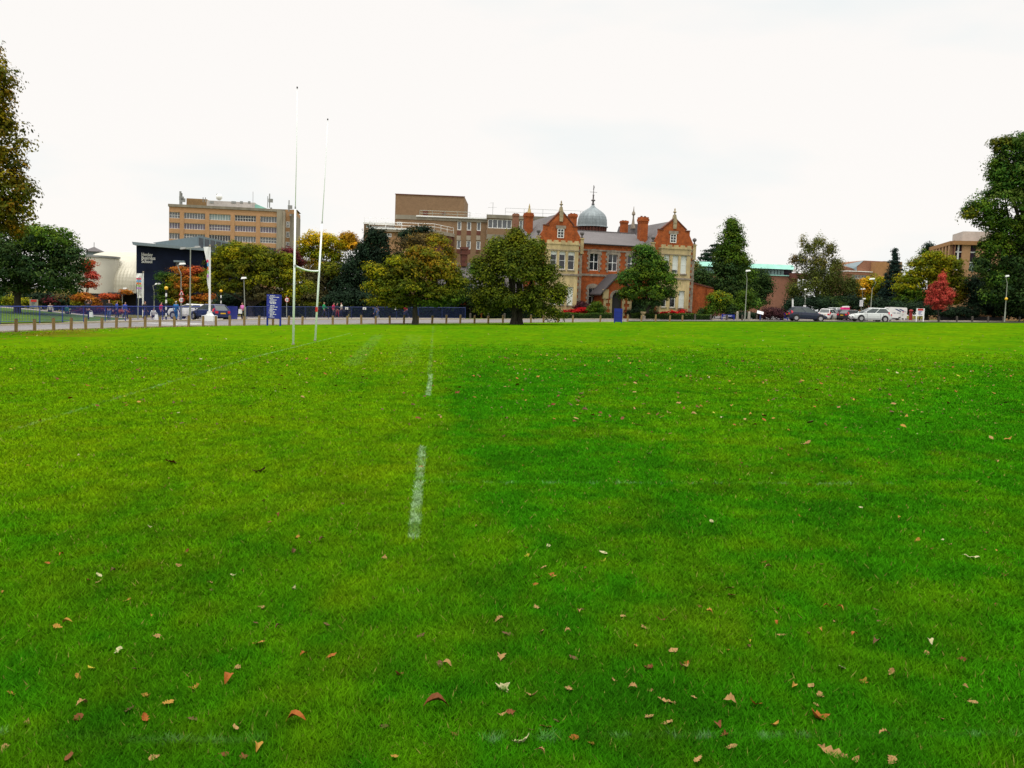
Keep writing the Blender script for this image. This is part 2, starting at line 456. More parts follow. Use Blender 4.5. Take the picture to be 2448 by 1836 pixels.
# playing field turf
MT['turf'] = attr_mat('mown turf', 1.0, 0.0, 0.0)
_t = MT['turf'].node_tree
_bp = N(_t, 'ShaderNodeBump'); _bp.inputs['Strength'].default_value = 0.5; _bp.inputs['Distance'].default_value = 0.03
_nz = N(_t, 'ShaderNodeTexNoise'); _nz.inputs['Scale'].default_value = 18; _nz.inputs['Detail'].default_value = 6
_g = N(_t, 'ShaderNodeTexCoord'); _t.links.new(_g.outputs['Object'], _nz.inputs['Vector'])
_t.links.new(_nz.outputs[0], _bp.inputs['Height']); _t.links.new(_bp.outputs[0], _t.nodes['Principled BSDF'].inputs['Normal'])
ph = np.concatenate([np.linspace(-1.35, -0.62, 160)[:-1], np.linspace(-0.62, 0.62, 960), np.linspace(0.62, 1.35, 160)[1:]])
rk = np.interp(ph, ka, kr)
tt = np.linspace(0, 1, 460)[:, None]
d = 0.4 * (rk[None, :] / 0.4) ** tt
gx = d * np.sin(ph)[None, :]; gy = d * np.cos(ph)[None, :]
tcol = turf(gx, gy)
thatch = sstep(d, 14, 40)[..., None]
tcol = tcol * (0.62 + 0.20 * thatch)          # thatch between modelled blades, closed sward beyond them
field = grid_mesh('field', gx, gy, SLOPE * np.clip(gx, -78, 78), tcol, MT['turf'])
tag(field, kind='structure')

# the wider ground, one sheet to the horizon
pa = np.linspace(-math.pi, math.pi, 181)
rr = np.concatenate([[0.01], np.geomspace(2, 3500, 70)])[:, None]
gx = rr * np.sin(pa)[None, :]; gy = rr * np.cos(pa)[None, :]
ground = grid_mesh('ground', gx, gy, SLOPE * np.clip(gx, -78, 78) - 0.05, None, MT['verge'])
tag(ground, kind='structure')

# ------------------------------------------------------------------ roads, kerbs, pavements
def lift(p, h): return Vector((p.x, p.y, gz(p.x) + h))
def resample(pts, n=80):
    d = [0]
    for a, b in zip(pts, pts[1:]): d.append(d[-1] + (b - a).length)
    q = np.linspace(0, d[-1], n)
    return [Vector([np.interp(t, d, [p[i] for p in pts]) for i in range(3)]) for t in q]
def ribbon(name, A, B, h, material, n=90, kind='structure'):
    A, B = resample(A, n), resample(B, n)
    mb = MB()
    vs = [lift(p, h) for p in A] + [lift(p, h) for p in B]
    mb.add(vs, [(i, i + 1, n + i + 1, n + i) for i in range(n - 1)])
    o = mb.build(name, material)
    return tag(o, kind=kind)
FAR_PX = [(-900, 836), (-500, 802), (-200, 786), (0, 779.2), (150, 774.8), (300, 770.8), (450, 767.6), (600, 765.4), (840, 764.2), (1100, 764.2),
          (1200, 764), (1400, 763.4), (1640, 764.6), (1800, 765.6), (2000, 766.4), (2448, 769.0), (2900, 771.6), (3400, 774.4)]
FARK = [P(*p) for p in FAR_PX]
ribbon('road', KERB, FARK, 0.004, MT['asphalt'])
def kerb_strip(name, pts, w, h, material, side=1, h0=-0.04):
    pts = resample(pts, 140)
    vs, fs = [], []
    for i, p in enumerate(pts):
        a = pts[max(0, i - 1)]; b = pts[min(len(pts) - 1, i + 1)]
        t = (b - a); t.z = 0; t.normalize(); n = Vector((-t.y, t.x, 0)) * side
        q = p + n * w
        for r in (lift(p, h0), lift(p, h), lift(q, h), lift(q, h0)): vs.append(r)
    for i in range(len(pts) - 1):
        for k in range(3):
            fs.append((i * 4 + k, i * 4 + 4 + k, i * 4 + 5 + k, i * 4 + 1 + k))
    return tag(MB().add(vs, fs).build(name, material), kind='structure')
kerb_strip('kerb', KERB[:13], 0.16, 0.07, MT['kerb'])
kerb_strip('kerb', KERB[12:], 0.14, 0.10, MT['wood_grey'])
kerb_strip('kerb', FARK, 0.14, 0.10, MT['kerb'])
# road markings
def dash(a, b, w, name='road_marking'):
    a, b = P(*a), P(*b); t = (b - a); t.z = 0; t.normalize(); n = Vector((-t.y, t.x, 0)) * w / 2
    mb = MB(); mb.quad(lift(a - n, .009), lift(b - n, .009), lift(b + n, .009), lift(a + n, .009))
    return tag(mb.build(name, MT['line']), kind='structure')
for a, b in [((50, 782.6), (66, 782)), ((100, 780.4), (118, 779.6)), ((134, 779.2), (158, 778.4)), ((-40, 786), (-20, 785)), ((214, 775.5), (240, 774.4)),
             ((262, 773.6), (292, 772.7)), ((650, 769.8), (680, 769.6)), ((722, 769.4), (750, 769.2)), ((790, 769), (815, 768.9)), ((838, 768.8), (850, 768.8)),
             ((862, 768.8), (884, 768.7)), ((905, 768.6), (925, 768.6)), ((946, 768.5), (968, 768.4)), ((1000, 768.2), (1034, 768)), ((1060, 768), (1085, 767.9)),
             ((1130, 767.6), (1160, 767.5)), ((1210, 767.2), (1240, 767))]:
    dash(a, b, 0.13)
for a, b in [((352, 772.6), (437, 776.8)), ((380, 771.6), (470, 775.2)), ((424, 771.4), (486, 774.6)), ((330, 771.8), (430, 771.3)), ((420, 776.6), (500, 775.4))]:
    dash(a, b, 0.42)
ribbon('pavement', [P(*p) for p in [(150, 770.8), (300, 767.2), (420, 764.8), (560, 763.8), (640, 763.2)]],
       [P(*p) for p in [(170, 768.6), (300, 761.6), (420, 756.5), (560, 755.0), (640, 756)]], 0.006, MT['paving'])
ribbon('path', [P(*p) for p in [(660, 762.4), (840, 761.6), (1000, 761.6), (1112, 761.8)]],
       [P(*p) for p in [(660, 758.5), (840, 758.6), (1000, 759), (1112, 759.6)]], 0.006, MT['paving'])
ribbon('car_park', [P(*p) for p in [(1650, 764.2), (1800, 765.2), (2000, 766.0), (2448, 768.6)]],
       [P(*p) for p in [(1650, 752), (1800, 750), (2000, 749), (2448, 752)]], 0.006, MT['asphalt'])
# lawns of the big house and beyond the right end of the railings
ribbon('lawn', [P(*p) for p in [(1112, 763.4), (1300, 762.8), (1500, 763.0), (1650, 764)]],
       [P(*p) for p in [(1112, 756), (1300, 755), (1500, 756), (1650, 757)]], 0.008, MT['lawn'])
# grass bank climbing behind the railings on the left, with a path along its crest
bA = [P(*p) for p in [(-160, 775), (0, 772.6), (120, 770), (215, 768.2), (300, 764.5)]]
bB = [W(*p) for p in [(-160, 736, 96), (0, 735, 96), (75, 741, 95), (200, 754, 92), (300, 761, 90)]]
n = 30
A, B = resample(bA, n), resample(bB, n)
mb = MB(); mb.add([lift(p, 0.01) for p in A] + B, [(i, i + 1, n + i + 1, n + i) for i in range(n - 1)])
tag(mb.build('grass_bank', MT['lawn']), kind='structure')
mb = MB(); up = Vector((0, 0, 0.012))
back = [b + Vector((-0.2, 0.9, 0.06)) for b in B]
mb.add([b + up for b in B] + [b + up for b in back], [(i, i + 1, n + i + 1, n + i) for i in range(n - 1)])
tag(mb.build('bank_path', MT['paving']), kind='structure')
mb = MB(); mb.add([b + Vector((0, 0, -.01)) for b in back] + [b + Vector((0, 12, -1.6)) for b in back], [(i, i + 1, n + i + 1, n + i) for i in range(n - 1)])
tag(mb.build('upper_lawn', MT['lawn']), kind='structure')

# ------------------------------------------------------------------ grass blades
NB = 1_600_000
u = RNG.random(NB)
dd = 1.9 * (44 / 1.9) ** u
_k = RNG.random(NB) > sstep(dd, 17, 43); u = u[_k]; dd = dd[_k]; NB = len(dd)
pp = np.where(RNG.random(NB) < .8, RNG.uniform(-0.62, 0.62, NB), RNG.uniform(0.62, 1.05, NB) * np.where(RNG.random(NB) < .5, -1, 1))
bx = dd * np.sin(pp); by = dd * np.cos(pp)
clump = fbm(bx * 7, by * 7, 2, 3)
h = (0.010 + 0.022 * RNG.random(NB) ** 1.5) * (0.45 + 1.1 * clump) * np.minimum(1.0 + 0.014 * dd, 1.45)
wd = np.maximum(0.0021, 0.00082 * dd) * RNG.uniform(0.7, 1.3, NB)
ang = RNG.uniform(0, 2 * np.pi, NB)
lean = RNG.uniform(0.2, 1.5, NB) * h
la = RNG.uniform(0, 2 * np.pi, NB)
bz = SLOPE * np.clip(bx, -78, 78) - 0.002
co = np.zeros((NB, 3, 3), np.float32)
co[:, 0] = np.stack([bx - np.cos(ang) * wd, by - np.sin(ang) * wd, bz], -1)
co[:, 1] = np.stack([bx + np.cos(ang) * wd, by + np.sin(ang) * wd, bz], -1)
co[:, 2] = np.stack([bx + np.cos(la) * lean, by + np.sin(la) * lean, bz + h], -1)
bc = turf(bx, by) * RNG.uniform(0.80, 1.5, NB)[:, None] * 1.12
straw = RNG.random(NB) < 0.014
bc[straw] = np.array([0.20, 0.20, 0.04]) * RNG.uniform(0.6, 1.2, straw.sum())[:, None]
bc = np.clip(bc, 0, 0.8)
me = bpy.data.meshes.new('grass')
me.vertices.add(NB * 3); me.vertices.foreach_set('co', co.ravel())
me.loops.add(NB * 3); me.loops.foreach_set('vertex_index', np.arange(NB * 3, dtype=np.int32))
me.polygons.add(NB); me.polygons.foreach_set('loop_start', np.arange(0, NB * 3, 3, dtype=np.int32))
me.update()
at = me.color_attributes.new('Col', 'FLOAT_COLOR', 'POINT')
cc = np.ones((NB, 3, 4), np.float32); cc[..., :3] = bc[:, None, :]
at.data.foreach_set('color', cc.ravel())
me.materials.append(MT['grass'])
go = bpy.data.objects.new('grass', me); COL.objects.link(go)
tag(go, 'short mown green grass covering the playing field', 'grass', kind='stuff')
del co, cc, bc

# ------------------------------------------------------------------ fallen leaves
LEAFC = {'tan': (0.28, 0.165, 0.055), 'pale': (0.38, 0.35, 0.18), 'rust': (0.13, 0.038, 0.007), 'orange': (0.26, 0.075, 0.007),
         'ochre': (0.29, 0.155, 0.018), 'brown': (0.10, 0.05, 0.018), 'yellow': (0.36, 0.30, 0.02)}
LMAT = {k: mat(k + ' dead leaf', c, 0.75, 0.35, 40, spec=0.25) for k, c in LEAFC.items()}
def oak_outline(kind):
    """half outline (x along midrib 0..1, half width)"""
    if kind == 0:   # lobed oak
        return [(0, .015), (.08, .03), (.16, .12), (.22, .08), (.32, .24), (.40, .15), (.52, .34), (.60, .20), (.72, .36), (.80, .24), (.9, .22), (1, .02)]
    if kind == 1:   # narrower oak
        return [(0, .012), (.12, .05), (.2, .15), (.28, .10), (.42, .22), (.50, .13), (.64, .25), (.72, .15), (.86, .19), (.94, .12), (1, .02)]
    if kind == 2:   # plain oval
        return [(0, .012), (.12, .10), (.3, .22), (.5, .27), (.7, .23), (.88, .12), (1, .01)]
    return [(0, .012), (.1, .05), (.2, .30), (.28, .2), (.38, .46), (.5, .24), (.64, .34), (.74, .16), (.88, .10), (1, .01)]   # five pointed
def leaf_mesh(kind, fold, curl, mt):
    o = oak_outline(kind); vs, fs = [], []
    for x, w in o:
        zc = curl * ((x - .5) ** 2) * 4 - curl * 0.4
        j = lambda a: random.uniform(-a, a)
        vs += [(x - .5 + j(.03), -w * random.uniform(.75, 1.15), zc + fold * w + j(.05)), (x - .5, j(.02), zc + j(.02)), (x - .5 + j(.03), w * random.uniform(.75, 1.15), zc + fold * w * 0.8 + j(.05))]
    for i in range(len(o) - 1):
        a = i * 3
        fs += [(a, a + 3, a + 4, a + 1), (a + 1, a + 4, a + 5, a + 2)]
    me = bpy.data.meshes.new('fallen_leaf'); me.from_pydata(vs, [], fs); me.update(); me.materials.append(mt)
    return me
LM = {}
def get_leaf(kind, shape, bend):
    k = (kind, shape, bend, random.randrange(3))
    if k not in LM:
        f, c = [(0.25, 0.08), (0.8, -0.28), (0.5, 0.35)][bend]
        LM[k] = leaf_mesh(shape, f, c, LMAT[kind])
    return LM[k]
LWORD = {'tan': 'dry tan', 'pale': 'pale cream', 'rust': 'dark rust red', 'orange': 'bright orange', 'ochre': 'ochre', 'brown': 'dull brown', 'yellow': 'yellow'}
NLEAF = 0
def put_leaf(p, kind, size, label=None, shape=None, bend=None, rz=None):
    global NLEAF
    shape = random.choice([0, 0, 1, 2, 3]) if shape is None else shape
    bend = random.choice([0, 0, 1, 2]) if bend is None else bend
    o = bpy.data.objects.new('fallen_leaf', get_leaf(kind, shape, bend)); COL.objects.link(o)
    o.location = (p.x, p.y, gz(p.x) + random.uniform(.002, .014) + size * .055 + (size * 0.12 if bend == 1 else 0))
    size *= .68
    o.scale = (size, size, size)
    o.rotation_euler = (random.uniform(-.45, .45), random.uniform(-.35, .35), random.uniform(0, 6.28) if rz is None else rz)
    tag(o, label or LWORD[kind] + ' fallen leaf lying in the mown grass', 'leaf', LWORD[kind] + ' fallen leaves on the field')
    NLEAF += 1
AX = lambda x, y: (x * .3617, 1236 + y * .3617)
BX = lambda x, y: (800 + x * .3834, 1236 + y * .3834)
CX_ = lambda x, y: (1648 + x * .3617, 1236 + y * .3617)
SPOT = {AX: [(990, 70, 'pale'), (1783, 45, 'rust'), (310, 315, 'orange'), (405, 257, 'orange'), (1185, 335, 'tan'), (640, 445, 'tan'), (655, 400, 'pale'), (1395, 440, 'tan'),
             (1545, 393, 'pale'), (1945, 485, 'pale'), (1730, 612, 'tan'), (1040, 800, 'tan'), (540, 1258, 'tan'), (1105, 1255, 'ochre'), (510, 1360, 'rust'),
             (1555, 1415, 'tan'), (180, 1378, 'tan'), (75, 1178, 'ochre'), (600, 1013, 'yellow'), (905, 1022, 'brown'), (1610, 1608, 'rust'), (455, 1610, 'rust'), (1475, 1585, 'rust'),
             (1020, 1615, 'tan'), (1270, 1345, 'brown'), (960, 1362, 'orange'), (2190, 930, 'orange'), (20, 1550, 'tan'), (1940, 235, 'brown'), (2040, 185, 'brown'), (2130, 165, 'brown'),
             (1230, 240, 'rust'), (850, 1295, 'brown'), (1285, 1145, 'ochre'), (970, 1195, 'ochre'), (1575, 1012, 'tan'), (1710, 855, 'ochre'), (2005, 925, 'orange'), (590, 430, 'rust'),
             (745, 375, 'brown'), (1400, 490, 'brown'), (1840, 745, 'brown'), (1690, 718, 'brown'), (380, 740, 'ochre'), (440, 713, 'ochre'), (520, 1085, 'ochre'), (1700, 1560, 'ochre')],
        BX: [(700, 935, 'tan'), (310, 265, 'tan'), (1675, 235, 'pale'), (1935, 697, 'tan'), (1800, 635, 'tan'), (1290, 730, 'tan'), (1025, 665, 'tan'), (1035, 893, 'tan'), (1460, 1085, 'tan'),
             (1960, 1258, 'tan'), (1970, 1090, 'tan'), (2070, 1300, 'tan'), (1280, 1495, 'tan'), (1480, 1405, 'orange'), (1320, 1330, 'rust'), (735, 1357, 'rust'),
             (1955, 960, 'rust'), (2175, 948, 'tan'), (2110, 850, 'tan'), (1265, 385, 'orange'), (1355, 365, 'orange'), (1195, 200, 'orange'), (1200, 250, 'yellow'), (1675, 280, 'yellow'),
             (310, 1320, 'brown'), (405, 1000, 'rust'), (375, 1520, 'ochre'), (540, 745, 'brown'), (1080, 740, 'brown'), (1230, 1120, 'tan'), (1040, 1250, 'tan'), (1095, 1235, 'rust'),
             (1380, 1285, 'brown'), (1490, 895, 'brown'), (1255, 570, 'tan'), (1880, 820, 'ochre'), (1250, 428, 'orange'), (1300, 325, 'tan'), (2040, 655, 'rust'), (1600, 1425, 'ochre')],
        CX_: [(1095, 1625, 'tan'), (1335, 1635, 'tan'), (55, 1630, 'tan'), (850, 1255, 'tan'), (865, 1205, 'tan'), (565, 1385, 'ochre'), (690, 1145, 'ochre'), (30, 1215, 'tan'),
              (270, 1250, 'tan'), (230, 1460, 'rust'), (190, 1405, 'rust'), (275, 1545, 'tan'), (1665, 1345, 'tan'), (1865, 1245, 'tan'), (1290, 1455, 'tan'), (1330, 1055, 'tan'), (1010, 1015, 'pale'),
              (1590, 855, 'pale'), (1570, 910, 'tan'), (995, 625, 'ochre'), (575, 640, 'tan'), (565, 610, 'tan'), (580, 712, 'orange'), (435, 640, 'tan'), (520, 345, 'tan'), (270, 480, 'tan'),
              (2030, 230, 'ochre'), (150, 45, 'pale'), (1715, 185, 'tan'), (1150, 1100, 'ochre'), (390, 870, 'brown'), (800, 1135, 'tan'), (435, 1255, 'orange'), (1230, 858, 'brown'), (1090, 790, 'orange'),
              (1800, 950, 'rust'), (280, 535, 'rust'), (65, 600, 'rust'), (130, 655, 'ochre'), (870, 325, 'rust'), (1960, 115, 'brown'), (490, 308, 'rust'), (610, 795, 'tan')]}
for fn, L in SPOT.items():
    for x, y, k in L:
        put_leaf(P(*fn(x, y)), k, random.uniform(.055, .09))
for (px, py), k, s, lab, sh, be, rz in [
    (BX(635, 1215), 'rust', .145, 'large curled rust brown leaf arching out of the grass near the bottom centre', 2, 1, 0.2),
    (CX_(945, 1578), 'tan', .165, 'biggest tan oak leaf, long and lobed, lying flat at the bottom right', 1, 0, -0.35),
    (CX_(855, 1335), 'orange', .135, 'crumpled orange brown leaf beside two tan ones on the right', 3, 2, 0.4),
    (AX(1505, 1098), 'orange', .10, 'folded orange leaf standing up in the grass on the left', 2, 1, 1.5),
    (AX(1950, 1372), 'orange', .12, 'long orange leaf curled at one end near the bottom left', 2, 1, -0.15),
    (BX(1050, 1085), 'pale', .115, 'pale greenish five pointed leaf lying upright in the centre', 3, 2, 1.0),
    (BX(2070, 1163), 'tan', .125, 'wide pale tan oak leaf beside a smaller upright one', 1, 0, 0.1),
    (CX_(1858, 280), 'pale', .16, 'long cream white leaf strip lying crosswise at the right', 1, 0, -0.15),
    (AX(778, 900), 'pale', .085, 'small bright cream oak leaf alone on the left', 0, 0, 1.4),
    (BX(1165, 1420), 'pale', .10, 'grey green curled leaf low in the grass at the bottom centre', 3, 2, 0.3),
    ((412, 1110), 'rust', .23, 'spread of brick red leaf, widest on the left half of the field', 3, 0, 0.1),
    ((617, 1130), 'brown', .2, 'broad dull brown leaf beside two small tan ones left of the dash', 0, 2, 0.3),
    ((1924, 1064), 'tan', .22, 'broad tan leaf far out on the right half of the field', 0, 2, 0.2),
    ((1526, 1018), 'tan', .2, 'thin tan leaf far out right of the painted dashes', 1, 0, 0.0)]:
    put_leaf(P(px, py), k, s, lab, sh, be, rz)
KP = ['tan'] * 5 + ['rust'] * 5 + ['orange'] * 3 + ['ochre'] * 4 + ['brown'] * 6 + ['pale'] + ['yellow']
while NLEAF < 300:
    a = random.uniform(-.55, .55); dd_ = random.uniform(3.2, 11.0) if random.random() < .55 else math.sqrt(random.uniform(8 ** 2, 13.5 ** 2))
    if a < 0.02 and random.random() < .5: continue
    put_leaf(Vector((dd_ * math.sin(a), dd_ * math.cos(a), 0)), random.choice(KP), random.uniform(.03, .06) if random.random() < .7 else random.uniform(.05, .085))
# the smaller, farther ones as one scatter
LS = []
for i in range(1900):
    a = random.uniform(-.6, .6)
    dd_ = random.uniform(12.5, 30) if random.random() < .6 else random.uniform(20, 62)
    x, y = dd_ * math.sin(a), dd_ * math.cos(a)
    if dd_ > np.interp(a, ka, kr) - 0.3: continue
    if a < -.02 and dd_ < 40 and random.random() < .5: continue
    LS.append((x, y))
for i in range(900):            # drifts along the left kerb
    px = random.uniform(-60, 520) ** 1.0; k0 = np.interp(px, [p[0] for p in KERB_PX], [p[1] for p in KERB_PX])
    w = P(px, k0 + 0.4 + abs(random.gauss(0, 9)) * max(.12, 1 - px / 480)); LS.append((w.x, w.y))
vs, fs, mi = [], [], []
names = list(LMAT)
for x, y in LS:
    b = len(vs); s = random.uniform(.022, .05); a = random.uniform(0, 6.28); ca, sa = math.cos(a) * s, math.sin(a) * s
    z = gz(x) + .034; k1, k2, k3 = random.uniform(-.5, 1.2), random.uniform(-.2, 1.4), random.uniform(-.5, 1.2)
    for lx, ly, lz in ((-1, 0, max(0, k1)), (-.3, -.5, .25 + .4 * k2), (.5, -.45, .3 + .5 * k2), (1, 0, max(.1, k3)), (.4, .5, .35), (-.4, .45, .2)):
        vs.append((x + lx * ca - ly * sa, y + lx * sa + ly * ca, z + lz * s))
    fs.append(tuple(range(b, b + 6))); mi.append(names.index(random.choice(KP + ['brown', 'rust'] * 4)))
me = bpy.data.meshes.new('leaf_litter'); me.from_pydata(vs, [], fs); me.update()
for k in names: me.materials.append(LMAT[k])
me.polygons.foreach_set('material_index', mi)
o = bpy.data.objects.new('leaf_litter', me); COL.objects.link(o)
tag(o, 'scattered small autumn leaves over the far grass and along the kerb', 'leaves', kind='stuff')

# ------------------------------------------------------------------ facades
class Facade:
    """a vertical plane: local x along the wall, y into the building, z up; corner under photo pixel px at depth Y, turned by deg"""
    def __init__(s, px, py, Y, deg):
        s.o = W(px, py, Y); s.o.z = 0
        a = rad(deg)
        s.u = Vector((math.cos(a), math.sin(a), 0)); s.v = Vector((-math.sin(a), math.cos(a), 0))
        s.M = Matrix((( s.u.x, s.v.x, 0, s.o.x), (s.u.y, s.v.y, 0, s.o.y), (0, 0, 1, 0), (0, 0, 0, 1)))
    def at(s, px, py, d=0.0):
        """photo pixel -> (x, z) on the plane d metres inside (negative = in front of) the wall"""
        c = s.o + s.v * d; r = ray(px, py); e = Vector((0, 0, EYE))
        t = (c - e).dot(s.v) / r.dot(s.v)
        w = e + r * t
        return (w - s.o).dot(s.u), w.z
    def rect(s, x0, y0, x1, y1, d=0.0):
        cx, cz = s.at((x0 + x1) / 2, (y0 + y1) / 2, d)
        a, _ = s.at(x0, (y0 + y1) / 2, d); b, _ = s.at(x1, (y0 + y1) / 2, d)
        _, t = s.at((x0 + x1) / 2, y0, d); _, u = s.at((x0 + x1) / 2, y1, d)
        return [a, b, u, t]
    def mb(s): return MB(s.M)
    def world(s, x, d, z): return s.M @ Vector((x, d, z))

def wall(mb, x0, x1, z0, z1, holes, d=0.0, rev=0.15):
    """wall face with rectangular openings and their reveals"""
    xs = sorted({x0, x1} | {v for h in holes for v in h[:2]}); zs = sorted({z0, z1} | {v for h in holes for v in h[2:]})
    xs = [v for v in xs if x0 - 1e-6 <= v <= x1 + 1e-6]; zs = [v for v in zs if z0 - 1e-6 <= v <= z1 + 1e-6]
    for a, b in zip(xs, xs[1:]):
        for c, e in zip(zs, zs[1:]):
            mx_, mz_ = (a + b) / 2, (c + e) / 2
            if any(h[0] < mx_ < h[1] and h[2] < mz_ < h[3] for h in holes): continue
            mb.quad((a, d, c), (b, d, c), (b, d, e), (a, d, e))
    for a, b, c, e in holes:
        q = d + rev
        mb.quad((a, d, c), (a, q, c), (a, q, e), (a, d, e)); mb.quad((b, q, c), (b, d, c), (b, d, e), (b, q, e))
        mb.quad((a, d, e), (a, q, e), (b, q, e), (b, d, e)); mb.quad((a, q, c), (a, d, c), (b, d, c), (b, q, c))

def window(root, f, r, d=0.0, rev=0.15, fr=0.05, nx=2, nz=2, glass='glass', frame='white', blind=0.0, sill=None, bar=None, name='window', arch=0):
    """sash window set back in its opening: frame with glazing bars > pane, blind, sill"""
    a, b, c, e = r
    m = f.mb(); q = d + rev; bar = bar or fr * 0.6
    m.box(a, a + fr, q - .06, q, c, e); m.box(b - fr, b, q - .06, q, c, e)
    m.box(a + fr, b - fr, q - .06, q, c, c + fr); m.box(a + fr, b - fr, q - .06, q, e - fr, e)
    for i in range(1, nx):
        x = a + (b - a) * i / nx; m.box(x - bar / 2, x + bar / 2, q - .045, q - .005, c + fr, e - fr)
    for i in range(1, nz):
        z = c + (e - c) * i / nz; m.box(a + fr, b - fr, q - .052, q - .008, z - bar / 2, z + bar / 2)
    w = m.build(name, MT[frame], root)
    p = f.mb(); p.quad((a + .01, q - .02, c + .01), (b - .01, q - .02, c + .01), (b - .01, q - .02, e - .01), (a + .01, q - .02, e - .01))
    p.build('pane', MT[glass], w)
    if blind:
        p = f.mb(); p.box(a + fr, b - fr, q - .032, q - .024, e - (e - c) * blind, e - fr); p.build('blind', MT['blind'], w)
    if sill:
        p = f.mb(); p.box(a - .06, b + .06, d - .09, d - .003, c - .14, c - .002); p.build('sill', MT[sill], w)
    return w

# ================================================================== the red brick house with the lead dome
c5 = lambda x, y: (1220 + .22604 * x, 440 + .22604 * y)
HF = Facade(1398, 660, 114, 15)
h_at = lambda x, y, d=0: HF.at(*c5(x, y), d)
h_r = lambda x0, y0, x1, y1, d=0: HF.rect(*c5(x0, y0), *c5(x1, y1), d)
house = thing('brick_house', 'orange red brick mansion with two shaped gables, cream stone bays and a lead dome', 'house', (HF.o.x + 8, HF.o.y, 0))
GZ0 = gz(HF.o.x) - 1.0
D_W, D_B = -1.2, -2.1                      # gable wings stand forward of the centre, bays forward of them
BWf = {}
def gable_wing(apex, el, er, kl, kr_, base_y, att, bay, bay_top, wins_u, wins_l, sc_y, blinds_u, blinds_l, hip):
    ax, az = h_at(*apex, D_W); xl, zl = h_at(*el, D_W); xr, zr = h_at(*er, D_W)
    ze = (zl + zr) / 2
    kxl, kzl = h_at(*kl, D_W); kxr, kzr = h_at(*kr_, D_W)
    kw, kz = ((ax - kxl) + (kxr - ax)) / 2, (kzl + kzr) / 2
    hw = ((ax - xl) + (xr - ax)) / 2
    xl, xr = ax - hw, ax + hw
    m = HF.mb()
    wall(m, xl, xr, GZ0, ze, [], D_W)
    m.quad((xl, D_W + 14, GZ0), (xl, D_W, GZ0), (xl, D_W, ze), (xl, D_W + 14, ze))
    m.quad((xr, D_W, GZ0), (xr, D_W + 14, GZ0), (xr, D_W + 14, ze), (xr, D_W, ze))
    # shaped gable with stepped kneelers
    g = [(xl, ze), (xr, ze), (ax + kw + .25, kz - .35), (ax + kw + .25, kz + .15), (ax + kw - .25, kz + .25), (ax + .22, az - .1), (ax - .22, az - .1), (ax - kw + .25, kz + .25), (ax - kw - .25, kz + .15), (ax - kw - .25, kz - .35)]
    m.prism(g, D_W - .003, D_W + .38)
    # string course band of brick
    m.build('wall', MT['brick'], house)
    # coping stones and finial
    c = HF.mb()
    for sgn in (-1, 1):
        c.prism([(ax + sgn * .2, az - .05), (ax + sgn * (kw - .22), kz + .30), (ax + sgn * (kw - .14), kz + .37), (ax + sgn * .2, az + .06)][::sgn], D_W - .07, D_W + .45)
        c.box(ax + sgn * (kw - .05) - .33, ax + sgn * (kw - .05) + .33, D_W - .07, D_W + .45, kz + .155, kz + .27)
    c.build('coping', MT['brick_dk'], house)
    fz = h_at(apex[0] + 5, apex[1] - 120, D_W)[1] - az
    k = HF.mb()
    k.box(ax - .22, ax + .22, D_W - .14, D_W + .46, az - .5, az + .1)
    k.prism([(ax - .27, az - .30), (ax + .27, az - .30), (ax + .10, az + .55), (ax - .10, az + .55)], D_W - .1, D_W + .44)
    k.prism([(ax - .20, az - 1.15), (ax + .20, az - 1.15), (ax + .24, az - .5), (ax - .24, az - .5)], D_W - .12, D_W - .004)
    k.lathe((ax, D_W + .15, az), [(.11, .5), (.09, fz * .45), (.08, fz * .55), (.20, fz * .60), (.23, fz * .66), (.10, fz * .72), (.07, fz * .82), (.11, fz * .86), (.02, fz)], 8)
    k.build('finial', MT['stone_buff'], house, smooth=False)
    # attic window
    ar = h_r(*att, D_W)
    w = window(house, HF, ar, D_W - .05, .055, .075, 2, 3, blind=0)
    s = HF.mb(); s.box(ar[0] - .2, ar[1] + .2, D_W - .09, D_W - .055, ar[3] + .01, ar[3] + .36); s.build('lintel', MT['stone_grey'], house)
    # stone bay
    b0, b1 = h_at(bay[0], (bay_top + base_y) / 2, D_B)[0], h_at(bay[1], (bay_top + base_y) / 2, D_B)[0]
    bt = h_at((bay[0] + bay[1]) / 2, bay_top, D_B)[1]
    holes = []
    WU = [h_r(x0, wins_u[1], x1, wins_u[2], D_B) for x0, x1 in wins_u[0]]
    WL = [h_r(x0, wins_l[1], x1, wins_l[2], D_B) for x0, x1 in wins_l[0]]
    for L in (WU, LW := WL):
        t = max(q[3] for q in L); u_ = min(q[2] for q in L); mid = [(q[2] + q[3]) / 2 for q in L]
        zz0, zz1 = sum(q[2] for q in L) / len(L), sum(q[3] for q in L) / len(L)
        for q in L: q[2], q[3] = zz0, zz1; holes.append(tuple(q))
    m = HF.mb()
    wall(m, b0, b1, GZ0, bt - .35, holes, D_B, .22)
    for x in (b0, b1): m.quad((x, D_B, GZ0), (x, D_W, GZ0), (x, D_W, bt - .35), (x, D_B, bt - .35))
    m.quad((b0, D_B, bt - .35), (b1, D_B, bt - .35), (b1, D_W, bt - .35), (b0, D_W, bt - .35))
    m.box(b0 - .07, b1 + .07, D_B - .07, D_W - .004, bt - .36, bt - .2)
    nb = 5; step = (b1 - b0) / (nb - .42)
    for i in range(nb):
        x = b0 + i * step; m.box(x, x + step * .58, D_B - .004, D_B + .3, bt - .2, bt + .12)
    m.box(b0 + .003, b1 - .003, D_B + .02, D_B + .26, bt - .2, bt - .08)
    sz = h_at((bay[0] + bay[1]) / 2, sc_y, D_B)[1]
    bayo = m.build('stone_bay', MT['stone'], house)
